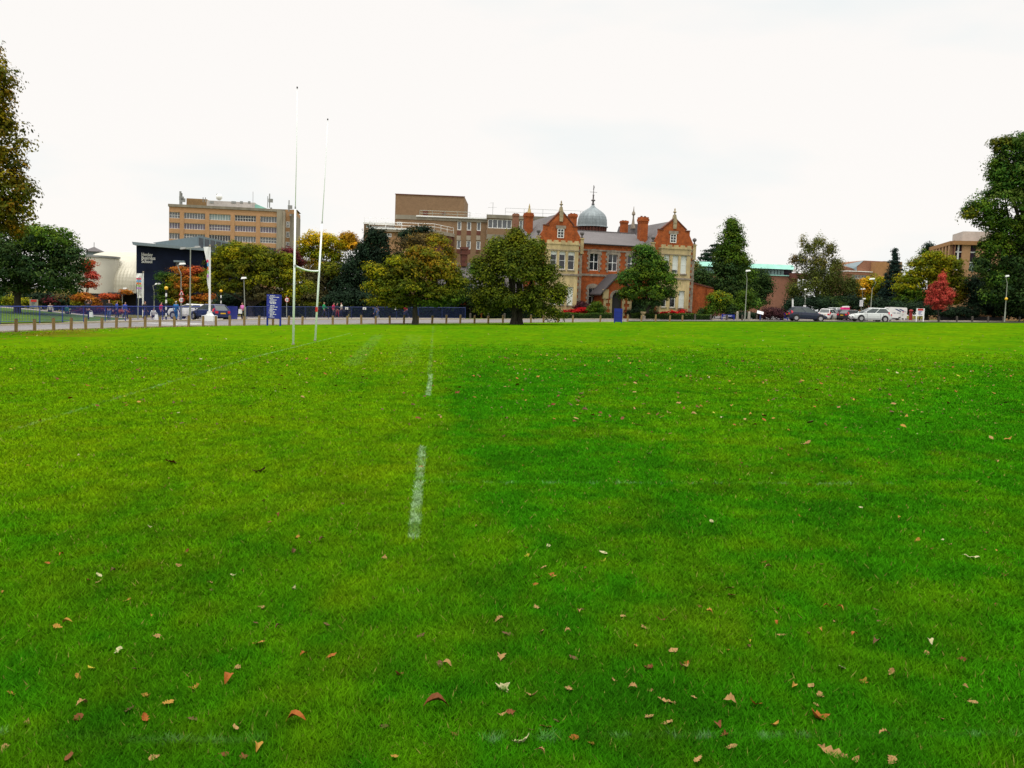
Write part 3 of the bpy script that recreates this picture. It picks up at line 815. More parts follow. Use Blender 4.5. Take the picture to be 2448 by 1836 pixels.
    sc = HF.mb(); sc.box(b0 - .1, b1 + .1, D_B - .1, D_W - .006, sz - .1, sz + .1)
    sc.box(b0 - .05, b1 + .05, D_B - .05, D_W - .008, bt - 1.05, bt - .98)
    sc.build('string_course', MT['stone_grey'], bayo)
    for q, bl in zip(WU, blinds_u): window(house, HF, q, D_B, .22, .07, 1, 2, blind=bl, sill='stone_grey')
    for q, bl in zip(WL, blinds_l): window(house, HF, q, D_B, .22, .07, 1, 2, blind=bl, sill='stone_grey')
    sq = HF.mb(); sq.box(xl - .06, b0 - .11, D_W - .09, D_W - .004, sz - .1, sz + .1); sq.box(b1 + .11, xr + .06, D_W - .09, D_W - .004, sz - .1, sz + .1)
    sq.build('string_course', MT['stone_grey'], house)
    # quoin stones up the corners
    for xq, sg in ((xl, 1), (xr, -1)):
        q = HF.mb(); z = GZ0 + .5; i = 0
        while z < ze - .4:
            w_ = .5 if i % 2 else .3
            q.box(min(xq - sg * .02, xq + sg * w_), max(xq - sg * .02, xq + sg * w_), D_W - .03, D_W - .005, z, z + .362); z += .36; i += 1
        q.build('quoin', MT['stone_grey'], house)
    # corner posts with ball finials
    for x in (xl + .1, xr - .1):
        p = HF.mb(); p.box(x - .19, x + .19, D_W - .17, D_W + .21, ze - 1.3, ze + .3); p.box(x - .26, x + .26, D_W - .24, D_W + .28, ze + .3, ze + .42); p.box(x - .24, x + .24, D_W - .22, D_W + .26, ze - 1.42, ze - 1.3)
        po = p.build('corner_post', MT['stone'], house)
        p = HF.mb(); p.lathe((x, D_W + .02, ze + .42), [(.2, 0), (.08, .2), (.09, .3), (.22, .42), (.27, .56), (.22, .7), (.05, .8)], 10); p.build('ball_finial', MT['slate'], po, smooth=True)
    # roof behind the gable
    L = 14; ov = .25
    rz_ = az - .15
    m = HF.mb()
    m.quad((xl - ov, D_W + .3, ze - .1), (ax, D_W + .3, rz_), (ax, D_W + L, rz_), (xl - ov, D_W + L, ze - .1))
    m.quad((ax, D_W + .3, rz_), (xr + ov, D_W + .3, ze - .1), (xr + ov, D_W + L, ze - .1), (ax, D_W + L, rz_))
    m.quad((xl - ov, D_W + L, ze - .1), (ax, D_W + L, rz_), (xr + ov, D_W + L, ze - .1))
    m.build('roof', MT['slate'], house)
    return ax, az, ze, xl, xr
gl = gable_wing((540, 292), (300, 590), (778, 606), (378, 440), (690, 478), 1340, (497, 472, 567, 570), (380, 712), 606,
                ([(424, 492), (516, 584), (610, 681)], 712, 903), ([(420, 484), (508, 572), (598, 664)], 1085, 1278), 955, (0.2, 0.18, 0.2), (.5, .5, .97), 0)
gr = gable_wing((1742, 372), (1500, 662), (1955, 668), (1580, 505), (1870, 505), 1340, (1690, 528, 1755, 622), (1588, 1898), 656,
                ([(1622, 1682), (1714, 1776), (1802, 1866)], 755, 945), ([(1598, 1652), (1686, 1748), (1780, 1842)], 1125, 1305), 1000, (.3, .8, .95), (0, .1, .95), 0)
# centre range
cl, cr_ = gl[4] - .05, gr[3] + .05
ez = (h_at(1000, 640)[1]); rz_ = h_at(1000, 508, 5)[1]
UW = [h_r(838, 735, 934, 920), h_r(1036, 740, 1134, 924), h_r(1240, 752, 1322, 925)]
LWn = [h_r(826, 1098, 912, 1278)]
z0 = sum(q[2] for q in UW) / 3; z1 = sum(q[3] for q in UW) / 3
for q in UW: q[2], q[3] = z0, z1
m = HF.mb(); wall(m, cl, cr_, GZ0, ez, [tuple(q) for q in UW + LWn], 0, .2)
m.box(cl + .27, cr_ - .27, -.06, -.004, ez - .28, ez + .02)
m.build('wall', MT['brick'], house)
m = HF.mb()
m.quad((cl - .1, -.25, ez), (cr_ + .1, -.25, ez), (cr_ + .1, 5, rz_), (cl - .1, 5, rz_)); m.quad((cl - .1, 5, rz_), (cr_ + .1, 5, rz_), (cr_ + .1, 10.5, ez), (cl - .1, 10.5, ez))
m.box(cl, cr_, 4.85, 5.15, rz_ - .05, rz_ + .08)
m.build('roof', MT['slate'], house)
m = HF.mb(); m.box(cl, cr_, -.32, -.2, ez - .08, ez + .03); m.build('gutter', MT['dark'], house)
b1z, b2z = h_at(1000, 705)[1], h_at(1000, 968)[1]
m = HF.mb(); m.box(cl, cr_, -.09, -.004, b1z - .09, b1z + .09); m.box(cl, cr_, -.09, -.004, b2z - .12, b2z + .12); m.build('string_course', MT['stone_grey'], house)
for k, q in enumerate(UW + LWn):
    window(house, HF, q, 0, .2, .075, 2, 2, bar=.07)
    s = HF.mb(); a, b, c, e = q; z = c - .15; i = 0
    while z < e - .1:
        w_ = .36 if i % 2 else .2
        s.box(a - w_, a - .003, -.05, .04, z, z + .27); s.box(b + .003, b + w_, -.05, .04, z, z + .27); z += .285; i += 1
    n_ = 9
    for i in range(n_):           # shallow arched head of cut stones
        t0, t1 = -1 + 2 * i / n_, -1 + 2 * (i + 1) / n_; mx_ = (a + b) / 2; hw = (b - a) / 2 + .3
        f0, f1 = (.30 * (1 - t0 * t0), .30 * (1 - t1 * t1))
        s.prism([(mx_ + t0 * hw, e - .08 - .05 + f0 * .35), (mx_ + t1 * hw, e - .08 - .05 + f1 * .35), (mx_ + t1 * hw, e + .22 + f1), (mx_ + t0 * hw, e + .22 + f0)], -.06, .02)
    s.build('window_surround', MT['stone_grey'], house)
# porch with steep roof and pointed door
D_P = -3.6
px_, pz_ = h_at(1140, 975, D_P); pel, pez = h_at(992, 1135, D_P); per, _ = h_at(1285, 1135, D_P)
hw = (per - pel) / 2; px_ = (pel + per) / 2
dr = h_r(1075, 1140, 1182, 1345, D_P)
sp = dr[2] + (dr[3] - dr[2]) * .66
m = HF.mb()
dr[3] = min(dr[3], pez - .05)
wall(m, pel, per, GZ0, pez, [(dr[0], dr[1], GZ0, pez)], D_P, .35)
mid = (dr[0] + dr[1]) / 2; dw = (dr[1] - dr[0]) / 2
m.prism([(pel, pez), (per, pez), (px_, pz_)], D_P - .002, D_P + .3)
for sgn in (-1, 1):
    for i in range(8):
        t0, t1 = i / 8, (i + 1) / 8
        cx0, cz0 = mid + sgn * dw * math.cos(t0 * math.pi / 2) ** .8, sp + (dr[3] - sp) * math.sin(t0 * math.pi / 2)
        cx1, cz1 = mid + sgn * dw * math.cos(t1 * math.pi / 2) ** .8, sp + (dr[3] - sp) * math.sin(t1 * math.pi / 2)
        m.prism([(cx0, cz0), (cx1, cz1), (cx1, pez - .001), (cx0, pez - .001)][::sgn], D_P, D_P + .3)
for x in (pel, per): m.quad((x, D_P, GZ0), (x, 0, GZ0), (x, 0, pez), (x, D_P, pez))
m.build('porch_wall', MT['brick'], house)
m = HF.mb(); m.quad((mid - dw - .02, D_P + .33, GZ0), (mid + dw + .02, D_P + .33, GZ0), (mid + dw + .02, D_P + .33, dr[3] + .1), (mid - dw - .02, D_P + .33, dr[3] + .1)); m.build('door', MT['dark'], house)
m = HF.mb()
ns = 8
for sgn in (-1, 1):                 # pointed arch of grey stones and pale jamb blocks
    for i in range(ns):
        t0, t1 = i / ns, (i + 1) / ns
        fx = lambda t, r: mid + sgn * (dw + r) * math.cos(t * math.pi / 2) ** .8
        fz_ = lambda t, r: sp + (dr[3] - sp + r * .8) * math.sin(t * math.pi / 2)
        poly = [(fx(t0, 0), fz_(t0, 0)), (fx(t0, .32), fz_(t0, .32)), (fx(t1, .32), fz_(t1, .32)), (fx(t1, 0), fz_(t1, 0))]
        m.prism(poly[::sgn], D_P - .06, D_P + .05)
m.build('door_arch', MT['stone_grey'], house)
for sgn, x in ((-1, mid - dw), (1, mid + dw)):
    m = HF.mb(); z = GZ0 + .4; i = 0
    while z < sp:
        w_ = .38 if i % 2 else .22
        m.box(min(x, x + sgn * w_), max(x, x + sgn * w_), D_P - .05, D_P + .05, z, z + .362); z += .36; i += 1
    m.build('door_jamb', MT['stone'], house)
for x, sg in ((pel, 1), (per, -1)):
    m = HF.mb(); z = GZ0 + .4; i = 0
    while z < pez - .9:
        w_ = .5 if i % 2 else .28
        m.box(min(x - sg * .02, x + sg * w_), max(x - sg * .02, x + sg * w_), D_P - .045, D_P - .004, z, z + .362); z += .36; i += 1
    xa_, xb_ = sorted((x - sg * .12, x + sg * .55)); m.box(xa_, xb_, D_P - .12, D_P + .3, pez - .85, pez + .25)
    m.build('porch_quoin', MT['stone'], house)
m = HF.mb(); sl = (pz_ - pez) / hw
for sgn in (-1, 1):
    xe = px_ + sgn * (hw + .55); zz = pz_ + .12 - sl * (hw + .55)
    m.prism([(px_, pz_ + .12), (xe, zz), (xe, zz + .16), (px_, pz_ + .32)][::-sgn], D_P - .25, .05)
m.build('porch_roof', MT['slate_dk'], house)
# annex on the right
f2 = h_at(2085, 1110, 2)[0]; xa = gr[4]
za, zb = h_at(1940, 1040, 1)[1], h_at(2070, 1105, 1)[1]
m = HF.mb(); m.prism([(xa + .02, GZ0), (f2, GZ0), (f2, zb), (xa + .02, za)], .6, 5); m.box(f2 - .9, f2 + .06, .35, .595, GZ0, zb - .05); m.build('annex_wall', MT['brick'], house)
m = HF.mb(); m.prism([(xa + .03, za + .003), (f2 + .1, zb + .003), (f2 + .1, zb + .16), (xa + .03, za + .16)], .5, 5.1); m.build('annex_coping', MT['brick_dk'], house)
# chimneys
def chimney(x0, x1, ytop, ybot, d, mt='brick', name='chimney', top=None):
    cx = (x0 + x1) / 2
    a, t = h_at(x0, ytop, d); b, _ = h_at(x1, ytop, d); _, u_ = h_at(cx, ybot, d)
    m = HF.mb(); h = t - u_; w_ = b - a; dp = w_ * .9
    m.box(a + w_ * .08, b - w_ * .08, d, d + dp, u_, t - h * .12)
    m.box(a + w_ * .04, b - w_ * .04, d - w_ * .04, d + dp + .05, t - h * .25, t - h * .215)
    m.box(a, b, d - w_ * .09, d + dp + w_ * .09, t - h * .2, t - h * .12)
    m.box(a + w_ * .05, b - w_ * .05, d - w_ * .04, d + dp + .05, t - h * .12, t - h * .06)
    o = m.build(name, MT[mt], house)
    m = HF.mb()
    for k in (0.3, 0.7): m.lathe((a + w_ * k, d + dp / 2, t - h * .06), [(w_ * .13, 0), (w_ * .12, h * .025), (w_ * .13, h * .03), (w_ * .12, h * .04)], 8)
    m.build('chimney_pot', MT[top or 'brick_dk'], o)
chimney(1378, 1470, 325, 660, 2.0)
chimney(1182, 1255, 375, 530, 8)
chimney(633, 715, 297, 530, 8)
chimney(160, 252, 285, 560, 5, top='stone')
chimney(35, 98, 300, 480, 8, mt='brick_lib')
m = HF.mb(); x_, z_ = h_at(210, 290, 5.5); m.lathe((x_, 5.9, z_), [(.3, -.2), (.16, .3), (.1, .5), (.12, .6), (.02, 1.0)], 8); m.build('finial', MT['stone'], house)
# small finial behind right gable
m = HF.mb(); x_, z_ = h_at(1298, 440, 9)
m.lathe((x_, 9, z_), [(.36, -.4), (.2, .4), (.12, .9), (.1, 1.3), (.26, 1.45), (.22, 1.7), (.08, 1.9), (.02, 2.5)], 8); m.build('finial', MT['stone_grey'], house)
x2, z2 = h_at(1700, 378, 9); x1, z1 = h_at(1262, 452, 9)
m = HF.mb(); m.prism([(x1 - .6, ez), (x1 + .4, z1 + .4), (gr[0], z1 + .4), (gr[0], ez)], 8.8, 14); m.build('roof', MT['slate'], house)
# left range roof, seen behind the left gable
x0_, z0_ = h_at(245, 395, 6); m = HF.mb(); zt = gl[1] - 1.6; xL = h_at(168, 500, 3)[0] - gl[3]
m.prism([(gl[3] + xL, gl[2] - .1), (gl[3] + xL, zt - .2), (gl[0], zt - .2), (gl[0], gl[2] - .1)], 5.9, 6.1)
m.quad((gl[3] + xL, 1.0, gl[2] - .3), (gl[3] + .3, 1.0, gl[2] - .3), (gl[3] + .3, 6, zt), (gl[3] + xL, 6, zt))
m.quad((gl[3] + xL, 6, zt), (gl[3] + .3, 6, zt), (gl[3] + .3, 11, gl[2] - .3), (gl[3] + xL, 11, gl[2] - .3))
m.build('roof', MT['slate'], house)
# low service wing farther left, seen between the trees
c4_ = lambda x, y: (880 + .2411 * x, 440 + .2411 * y)
wl, wz = HF.at(*c4_(700, 925), 3); wr = gl[3] + xL; _, wt = HF.at(*c4_(960, 775), 5)
m = HF.mb(); m.quad((wl, 2.7, wz - 1.4), (wr, 2.7, wz - 1.4), (wr, 6, wt), (wl, 6, wt)); m.quad((wl, 6, wt), (wr, 6, wt), (wr, 9.3, wz - 1.4), (wl, 9.3, wz - 1.4)); m.build('roof', MT['slate'], house)
m = HF.mb(); wall(m, wl, wr, GZ0, wz - 1.4, [], 3.0); m.build('wall', MT['brick'], house)
# low service wing chimney
def low_chimney():
    a, t = HF.at(*c4_(925, 622), 5.2); b, u_ = HF.at(*c4_(992, 775), 5.2); w_ = b - a
    m = HF.mb(); m.box(a + .1, b - .1, 5.2, 5.2 + w_, u_ - .5, t - .3); m.box(a, b, 5.1, 5.3 + w_, t - .3, t); m.box(a, b, 5.1, 5.3 + w_, u_ + .9, u_ + 1.1)
    m.build('chimney', MT['brick_dk'], house)
low_chimney()
m = HF.mb(); wall(m, gl[3] + xL, gl[3] + .02, GZ0, gl[2] - .3, [], 1.2); m.build('wall', MT['brick'], house)
# lead dome on its brick drum
D_D = 12
dxl, dzb = h_at(708, 446, D_D + 2.1); dxr, _ = h_at(1022, 446, D_D + 2.1); dcx = (dxl + dxr) / 2; R_ = (dxr - dxl) / 2
_, dzt = h_at(838, 225, D_D + 2.1); _, dzs = h_at(840, 5, D_D + 2.1); _, dzd = h_at(850, 500, D_D + 2.1)
H_ = dzt - dzb
m = HF.mb()
prof = [(R_, 0), (R_ * .985, .12), (R_ * .93, .16), (R_ * .925, H_ * .2), (R_ * .905, H_ * .35), (R_ * .86, H_ * .48), (R_ * .785, H_ * .58), (R_ * .67, H_ * .67), (R_ * .53, H_ * .75), (R_ * .38, H_ * .82), (R_ * .245, H_ * .885), (R_ * .155, H_ * .94), (R_ * .10, H_), (R_ * .07, H_ * 1.04)]
vs, fs = [], []; n = 48
for r, z in prof:
    for k in range(n):
        t = 2 * math.pi * k / n; r2 = r * (1 + (.018 if k % 2 else -.006))
        vs.append((dcx + r2 * math.cos(t), D_D + R_ + r2 * math.sin(t), dzb + z))
for i in range(len(prof) - 1):
    for k in range(n): fs.append((i * n + k, i * n + (k + 1) % n, (i + 1) * n + (k + 1) % n, (i + 1) * n + k))
fs.append(tuple(range((len(prof) - 1) * n, len(prof) * n)))
dome = m.add(vs, fs).build('dome', MT['lead'], house)
S_ = dzs - dzt
m = HF.mb(); m.lathe((dcx, D_D + R_, dzt - .1), [(R_ * .08, 0), (.16, S_ * .08), (.26, S_ * .1), (.14, S_ * .14), (.12, S_ * .24), (.3, S_ * .27), (.3, S_ * .3), (.1, S_ * .34), (.1, S_ * .52), (.16, S_ * .54), (.05, S_ * .58), (.045, S_ * .8), (.08, S_ * .82), (.02, S_)], 10)
m.box(dcx - .5, dcx + .5, D_D + R_ - .03, D_D + R_ + .03, dzt + S_ * .64, dzt + S_ * .655); m.prism([(dcx - .03, dzt + S_ * .8), (dcx + .12, dzt + S_ * .86), (dcx + .06, dzt + S_ * .95), (dcx - .05, dzt + S_ * .99)], D_D + R_ - .03, D_D + R_ + .03)
m.build('spire', MT['slate'], dome)
m = HF.mb(); m.lathe((dcx, D_D + R_, dzd - 3), [(R_ * .84, 0), (R_ * .84, dzb - dzd + 3 - .02)], 32)
for k in range(28):
    t = 2 * math.pi * k / 28; m.lathe((dcx + R_ * .88 * math.cos(t), D_D + R_ + R_ * .88 * math.sin(t), dzb - .75), [(.07, 0), (.13, .4), (.15, .72)], 4)
m.build('dome_drum', MT['brick_dk'], house)

# ================================================================== brown brick complex behind the trees, left of the house
c4 = lambda x, y: (880 + .2411 * x, 440 + .2411 * y)
c3 = lambda x, y: (640 + .2411 * x, 440 + .2411 * y)
c2 = lambda x, y: (300 + .2411 * x, 440 + .2411 * y)
c1 = lambda x, y: (.2411 * x, 440 + .2411 * y)
BF = Facade(1163, 560, 148, 2)
comp = thing('brick_building', 'brown brick flat roofed complex with a windowless block and white rooftop railings', 'building', (BF.o.x - 8, BF.o.y, 0))
bat = lambda x, y, d=0: BF.at(*c4(x, y), d)
brc = lambda x0, y0, x1, y1, d=0: BF.rect(*c4(x0, y0), *c4(x1, y1), d)
zg = -3.0
# big windowless block
x0, _ = bat(268, 250, 6); x1, _ = bat(955, 200, 6); x2, _ = bat(1112, 250, 13); zt = bat(600, 114, 6)[1]; zp = bat(800, 338, 0)[1]
m = BF.mb(); m.quad((x0, 6, zg), (x1, 6, zg), (x1, 6, zt), (x0, 6, zt)); xs_ = x1 + .4
m.quad((x1, 6, zg), (xs_, 17, zg), (xs_, 17, zt), (x1, 6, zt)); m.quad((x0, 6, zg), (x0, 17, zg), (x0, 17, zt), (x0, 6, zt)); m.quad((x0, 6, zt), (x1, 6, zt), (xs_, 17, zt), (x0, 17, zt))
m.build('block_wall', MT['brick_brown'], comp)
m = BF.mb(); m.box(x0 - .08, x1 + .06, 5.9, 6.1, zt - .02, zt + .1); m.build('coping', MT['brick_dk'], comp)
for r in ((545, 262, 592, 316), (730, 284, 770, 300)):
    q = brc(*r, 6); m = BF.mb(); m.box(q[0], q[1], 5.93, 5.99, q[2], q[3]); m.build('roof_door', MT['brick_dk'], comp)
# middle range with three tall window columns
x0, _ = bat(268, 420); xm, _ = bat(1178, 420); xr2, _ = bat(2000, 420)
zc1, zc0 = bat(850, 326)[1], bat(850, 368)[1]
cols = [(884, 924), (980, 1022), (1078, 1118)]
UWs, LWs = [brc(a, 372, b, 460) for a, b in cols], [brc(a - 5, 562, b - 5, 646) for a, b in cols]
for L in (UWs, LWs):
    t, u_ = L[1][3], L[1][2]
    for q in L: q[2], q[3] = u_, t
m = BF.mb(); wall(m, x0, xm, zg, zc0, [tuple(q) for q in UWs + LWs], 0, .12); m.quad((xm, 0, zg), (xm, -.8, zg), (xm, -.8, zc0), (xm, 0, zc0)); m.build('wall', MT['brick_brown'], comp)
m = BF.mb(); m.box(x0, xm - .003, -.12, 12, zc0 + .003, zc1); m.build('parapet', MT['concrete_dk'], comp)
xw, _ = bat(478, 324); m = BF.mb(); m.box(xw, xm, -.3, -.12, zc1 - .18, zc1 + .02); m.build('roof_edge', MT['white'], comp)
for q in UWs + LWs: window(comp, BF, q, 0, .12, .11, 1, 1, glass='glass_grey')
for a, b in cols:
    q = brc(a - 3, 464, b - 3, 505); m = BF.mb(); m.box(q[0], q[1], -.03, -.004, q[2], q[3]); m.build('spandrel_panel', MT['brick_dk'], comp)
    q = brc(a - 6, 512, b - 6, 556); m = BF.mb(); m.box(q[0], q[1], -.05, -.004, q[2], q[3]); m.build('spandrel_panel', MT['concrete'], comp)
    q = brc(a - 8, 650, b - 8, 690); m = BF.mb(); m.box(q[0], q[1], -.03, -.004, q[2], q[3]); m.build('spandrel_panel', MT['brick_dk'], comp)
# right range, with a long band of windows
zr1, zr0 = bat(1400, 310, -.8)[1], bat(1400, 346, -.8)[1]; zb1, zb0 = bat(1300, 350, -.8)[1], bat(1300, 440, -.8)[1]
zl0 = bat(1250, 500, -.8)[1]; zl1 = bat(1250, 545, -.8)[1]
bands = [brc(1188, 350, 1424, 440, -.8), brc(1500, 350, 1560, 436, -.8), brc(1640, 352, 1900, 436, -.8)]
for q in bands: q[2], q[3] = zb0, zb1
low = brc(1190, 545, 1420, 620, -.8)
m = BF.mb(); wall(m, xm + .004, xr2, zg, zr0, [tuple(q) for q in bands + [low]], -.8, .15); m.build('wall', MT['brick_brown'], comp)
m = BF.mb(); m.box(xm - .1, xr2, -.95, 11, zr0 + .003, zr1); m.build('parapet', MT['concrete_dk'], comp)
m = BF.mb(); m.box(xm, xr2, -.86, -.804, zl1, zl0); m.build('concrete_band', MT['concrete_dk'], comp)
for q, nx in zip(bands, (5, 2, 5)): window(comp, BF, q, -.8, .15, .1, nx, 1, glass='glass_grey', bar=.1)
window(comp, BF, low, -.8, .15, .1, 5, 1, glass='glass_grey')
# lower left wing with its roof terrace and a diagonal return
D1 = -7
z1, z0 = bat(500, 446, D1)[1], bat(500, 482, D1)[1]; xa, _ = bat(8, 450, D1); xb, _ = bat(655, 452, D1)
m = BF.mb(); m.box(xa, xb, D1, 6, z0, z1); m.build('parapet', MT['concrete'], comp)
m = BF.mb(); wall(m, xa, xb, zg, z0 - .004, [], D1 + .5); m.build('wall', MT['brick_orange'], comp)
q = brc(188, 490, 232, 526, D1 + .5); window(comp, BF, q, D1 + .47, .03, .12, 2, 1, glass='glass_grey')
q = brc(150, 486, 186, 528, D1 + .5); m = BF.mb(); m.box(q[0], q[1], D1 + .44, D1 + .49, q[2], q[3]); m.build('vent_panel', MT['grey'], comp)
m = BF.mb(); m.box(xa, xb, D1 - .12, D1 - .004, z1 - .22, z1 + .03); m.build('roof_edge', MT['white'], comp)
xc, zc = bat(858, 516, -.2)
xc2 = xc; m = BF.mb(); t_ = Vector((xc - xb, 0, 0))
m.add([(xb, D1, z0), (xc2, -.25, z0), (xc2, -.25, z1), (xb, D1, z1), (xb - 3, D1 + .2, z1), (xc2 - 3, -.25, z1)], [(0, 1, 2, 3), (3, 2, 5, 4)]); m.build('parapet', MT['concrete'], comp)
m = BF.mb(); m.add([(xb, D1 + .4, zg), (xc2 - .1, -.2, zg), (xc2 - .1, -.2, z0), (xb, D1 + .4, z0)], [(0, 1, 2, 3)]); m.build('wall', MT['brick_dk'], comp)
# upper left block with ribbon window
xa2, ztt = bat(-41, 382, 2); _, zbb = bat(-100, 420, 2)
xz, _ = bat(290, 400, 2)
q = brc(-20, 416, 265, 436, 2)
m = BF.mb(); wall(m, xa2, x0 + .5, zg, ztt, [tuple(q)], 2, .1); m.quad((xa2, 2, zg), (xa2, 9, zg), (xa2, 9, ztt), (xa2, 2, ztt)); m.quad((xa2, 2, ztt), (x0, 2, ztt), (x0, 9, ztt), (xa2, 9, ztt)); m.build('wall', MT['brick_brown'], comp)
window(comp, BF, q, 2, .1, .08, 9, 1, glass='glass_grey')
m = BF.mb(); m.box(xa2 - .1, x0, 1.85, 1.996, ztt - .2, ztt + .06); m.build('roof_edge', MT['white'], comp)
q = brc(285, 376, 335, 402, 0); window(comp, BF, q, -.05, .04, .1, 2, 1, glass='glass_grey')
# rooftop railings
def rails(pts, h, sp_=1.9, n=2, name='roof_railing', mt='galv', r=.035):
    """pts: local (x, d, z) corners on the facade BF"""
    m = BF.mb()
    for a, b in zip(pts, pts[1:]):
        a, b = Vector(a), Vector(b); L = (b - a).length; k = max(1, int(L / sp_))
        for i in range(k + 1):
            p = a.lerp(b, i / k); m.tube([p, p + Vector((0, 0, h))], r, 5)
        for j in range(n):
            o = Vector((0, 0, h * (1 - j * .5))); m.tube([a + o, b + o], r, 5)
    return m.build(name, MT[mt], comp)
za = zc1; ztop = bat(700, 268, .5)[1]
rails([(bat(512, 300, .5)[0], .5, za), (bat(1010, 300, .5)[0], .5, za)], ztop - za)
rails([(bat(1010, 300, .5)[0], .5, za), (xm, .5, za)], (ztop - za) * .9, mt='white', r=.02)
rails([(bat(1360, 290, 0)[0], 0, zr1), (bat(2290, 290, 0)[0], 0, zr1)], bat(1500, 243, 0)[1] - zr1, 2.6, mt='grey', r=.025)
rails([(bat(12, 400, D1 + .3)[0], D1 + .3, z1), (xb, D1 + .3, z1), (xc2 - .2, -.4, z1)], bat(500, 388, D1)[1] - z1, 2.2, mt='white')
rails([(xa2, 2.5, ztt), (x0 - .2, 2.5, ztt)], (bat(0, 332, 2)[1] - ztt), 3, mt='white', r=.018)
m = BF.mb(); x_, z_ = bat(1235, 305, 2); m.tube([(x_, 2, z_), (x_, 2, z_ + 1.9)], .03, 5); m.tube([(x_ - .8, 2, z_ + 1.1), (x_ + .6, 2, z_ + 1.2)], .02, 5); m.tube([(x_ - .5, 2, z_ + 1.8), (x_ + .1, 2, z_ + 1.9)], .02, 5)
m.build('aerial', MT['grey'], comp)

# ================================================================== office tower behind the business school
TF = Facade(404, 520, 260, 8)
tow = thing('office_tower', 'orange and grey concrete office tower with bands of windows and aerials on the roof', 'building', (TF.o.x + 15, TF.o.y, 0))
tat = lambda x, y, d=0: TF.at(*c2(x, y), d)
trc = lambda x0, y0, x1, y1, d=0: TF.rect(*c2(x0, y0), *c2(x1, y1), d)
xr_, _ = tat(1500, 400); zt = tat(430, 196)[1]; zb = -8
zcap = tat(430, 222)[1]
colx = [(432, 540), (578, 792), (828, 1042), (1082, 1294), (1335, 1500)]
rows = [(277, 337), (385, 441), (492, 548), (600, 655)]
PG = [['glass_grey', 'glass_grey', 'glass_teal', 'glass', 'glass_grey'], ['glass_purple', 'glass_purple', 'glass_purple', 'glass_purple', 'glass_purple'], ['glass_grey', 'glass_grey', 'glass', 'glass_grey', 'glass_grey'], ['glass', 'glass_grey', 'glass_grey', 'glass', 'glass']]
cx = [(tat(a, 400)[0], tat(b, 400)[0]) for a, b in colx]; rz = [(tat(480, b)[1], tat(480, a)[1]) for a, b in rows]
fl = rz[0][0] - rz[1][0]; rz = [(rz[0][0] - i * fl, rz[0][1] - i * fl) for i in range(6)]
holes = [(a, b, c, e) for a, b in cx for c, e in rz]
m = TF.mb(); wall(m, cx[0][0] - .02, xr_, zb, zcap, holes, 0, .35); m.build('wall', MT['brick_orange'], tow)
for j, (c, e) in enumerate(rz):
    for i, (a, b) in enumerate(cx): window(tow, TF, (a, b, c, e), 0, .35, .09, 4 if i == 0 else (6 if i == 4 else 8), 1 if (i + j) % 3 else 2, glass=PG[j % 4][i], bar=.08, name='window_band')
for x in [(b + a2) / 2 for (a, b), (a2, b2) in zip(cx, cx[1:])]:
    m = TF.mb(); m.box(x - .55, x + .55, -.12, -.003, zb, zcap - 1.2); m.build('pier', MT['brick_orange'], tow)
# right return: rounded corner, concrete stair pillar, second window strip, end pillar
m = TF.mb(); m.box(cx[0][0] - .25, xr_ + .1, -.25, 20, zcap + .004, zt); m.build('roof_slab', MT['concrete_dk'], tow)
xe, _ = tat(1690, 400, 6)
rx0, rx1, rx2 = tat(1508, 400)[0], tat(1580, 400, 1)[0], tat(1632, 400, 3)[0]
m = TF.mb(); m.box(rx0 - .2, rx1 - .6, -.5, 3, zb, tat(1540, 262)[1]); m.build('stair_pillar', MT['concrete_dk'], tow)
m = TF.mb(); m.box(rx1 - .6, rx1, -.2, 3, zb, tat(1575, 268)[1]); m.build('stair_pillar', MT['concrete'], tow)
m = TF.mb(); zsl = tat(1600, 255, 3)[1]; m.box(xr_ + .1, xe, 3, 20, zb, zsl); m.build('wall', MT['brick_orange'], tow)
m = TF.mb(); m.add([(xr_ - .4, -.25, zcap), (xr_ - .4, -.25, zt), (xe + .2, 7, zsl + .5), (xe + .2, 7, zsl - .9), (xe + .2, 20, zsl + .5), (xr_ - .4, 20, zt)], [(0, 3, 2, 1), (1, 2, 4, 5)]); m.build('roof_slab', MT['concrete_dk'], tow)
m = TF.mb(); m.box(rx2, xe + .05, 2.5, 20.02, zb, tat(1650, 298, 3)[1]); m.build('stair_pillar', MT['concrete_dk'], tow)
for j, (c, e) in enumerate(rz[:4]):
    window(tow, TF, (rx1 + .15, rx2 - .1, c - .9, e - .9), 2.9, .09, .13, 3, 2 if j == 0 else 1, glass='glass_grey' if j == 0 else 'glass', name='window_band')
# roof plant
m = TF.mb(); a, z0p = tat(605, 196, 4); b, z1p = tat(805, 150, 4); m.box(a, b, 4, 12, zt, z1p)
for i in range(9): m.box(a + (b - a) * i / 9, a + (b - a) * (i + .25) / 9, 3.9, 4, zt, z1p - .3)
m.build('plant_room', MT['wood'], tow)
b2, z2p = tat(1285, 165, 4); m = TF.mb(); m.box(b + .01, b2, 4, 12, zt, z1p - .3); m.build('plant_room', MT['concrete_pale'], tow)
for xx0, xx1 in ((835, 875), (1050, 1095), (1135, 1165), (1215, 1240)):
    q = trc(xx0, 170, xx1, 192, 4); m = TF.mb(); m.box(q[0], q[1], 3.93, 3.99, q[2], q[3]); m.build('louvre', MT['grey'], tow)
m = TF.mb(); b3, z3p = tat(1420, 205, 4); m.prism([(b2 + .01, zt), (b3, zt), (b3, zt + .2), (b2 + .7, z1p - .8), (b2 + .01, z1p - .8)], 3.8, 12); m.build('copper_roof', MT['copper'], tow)
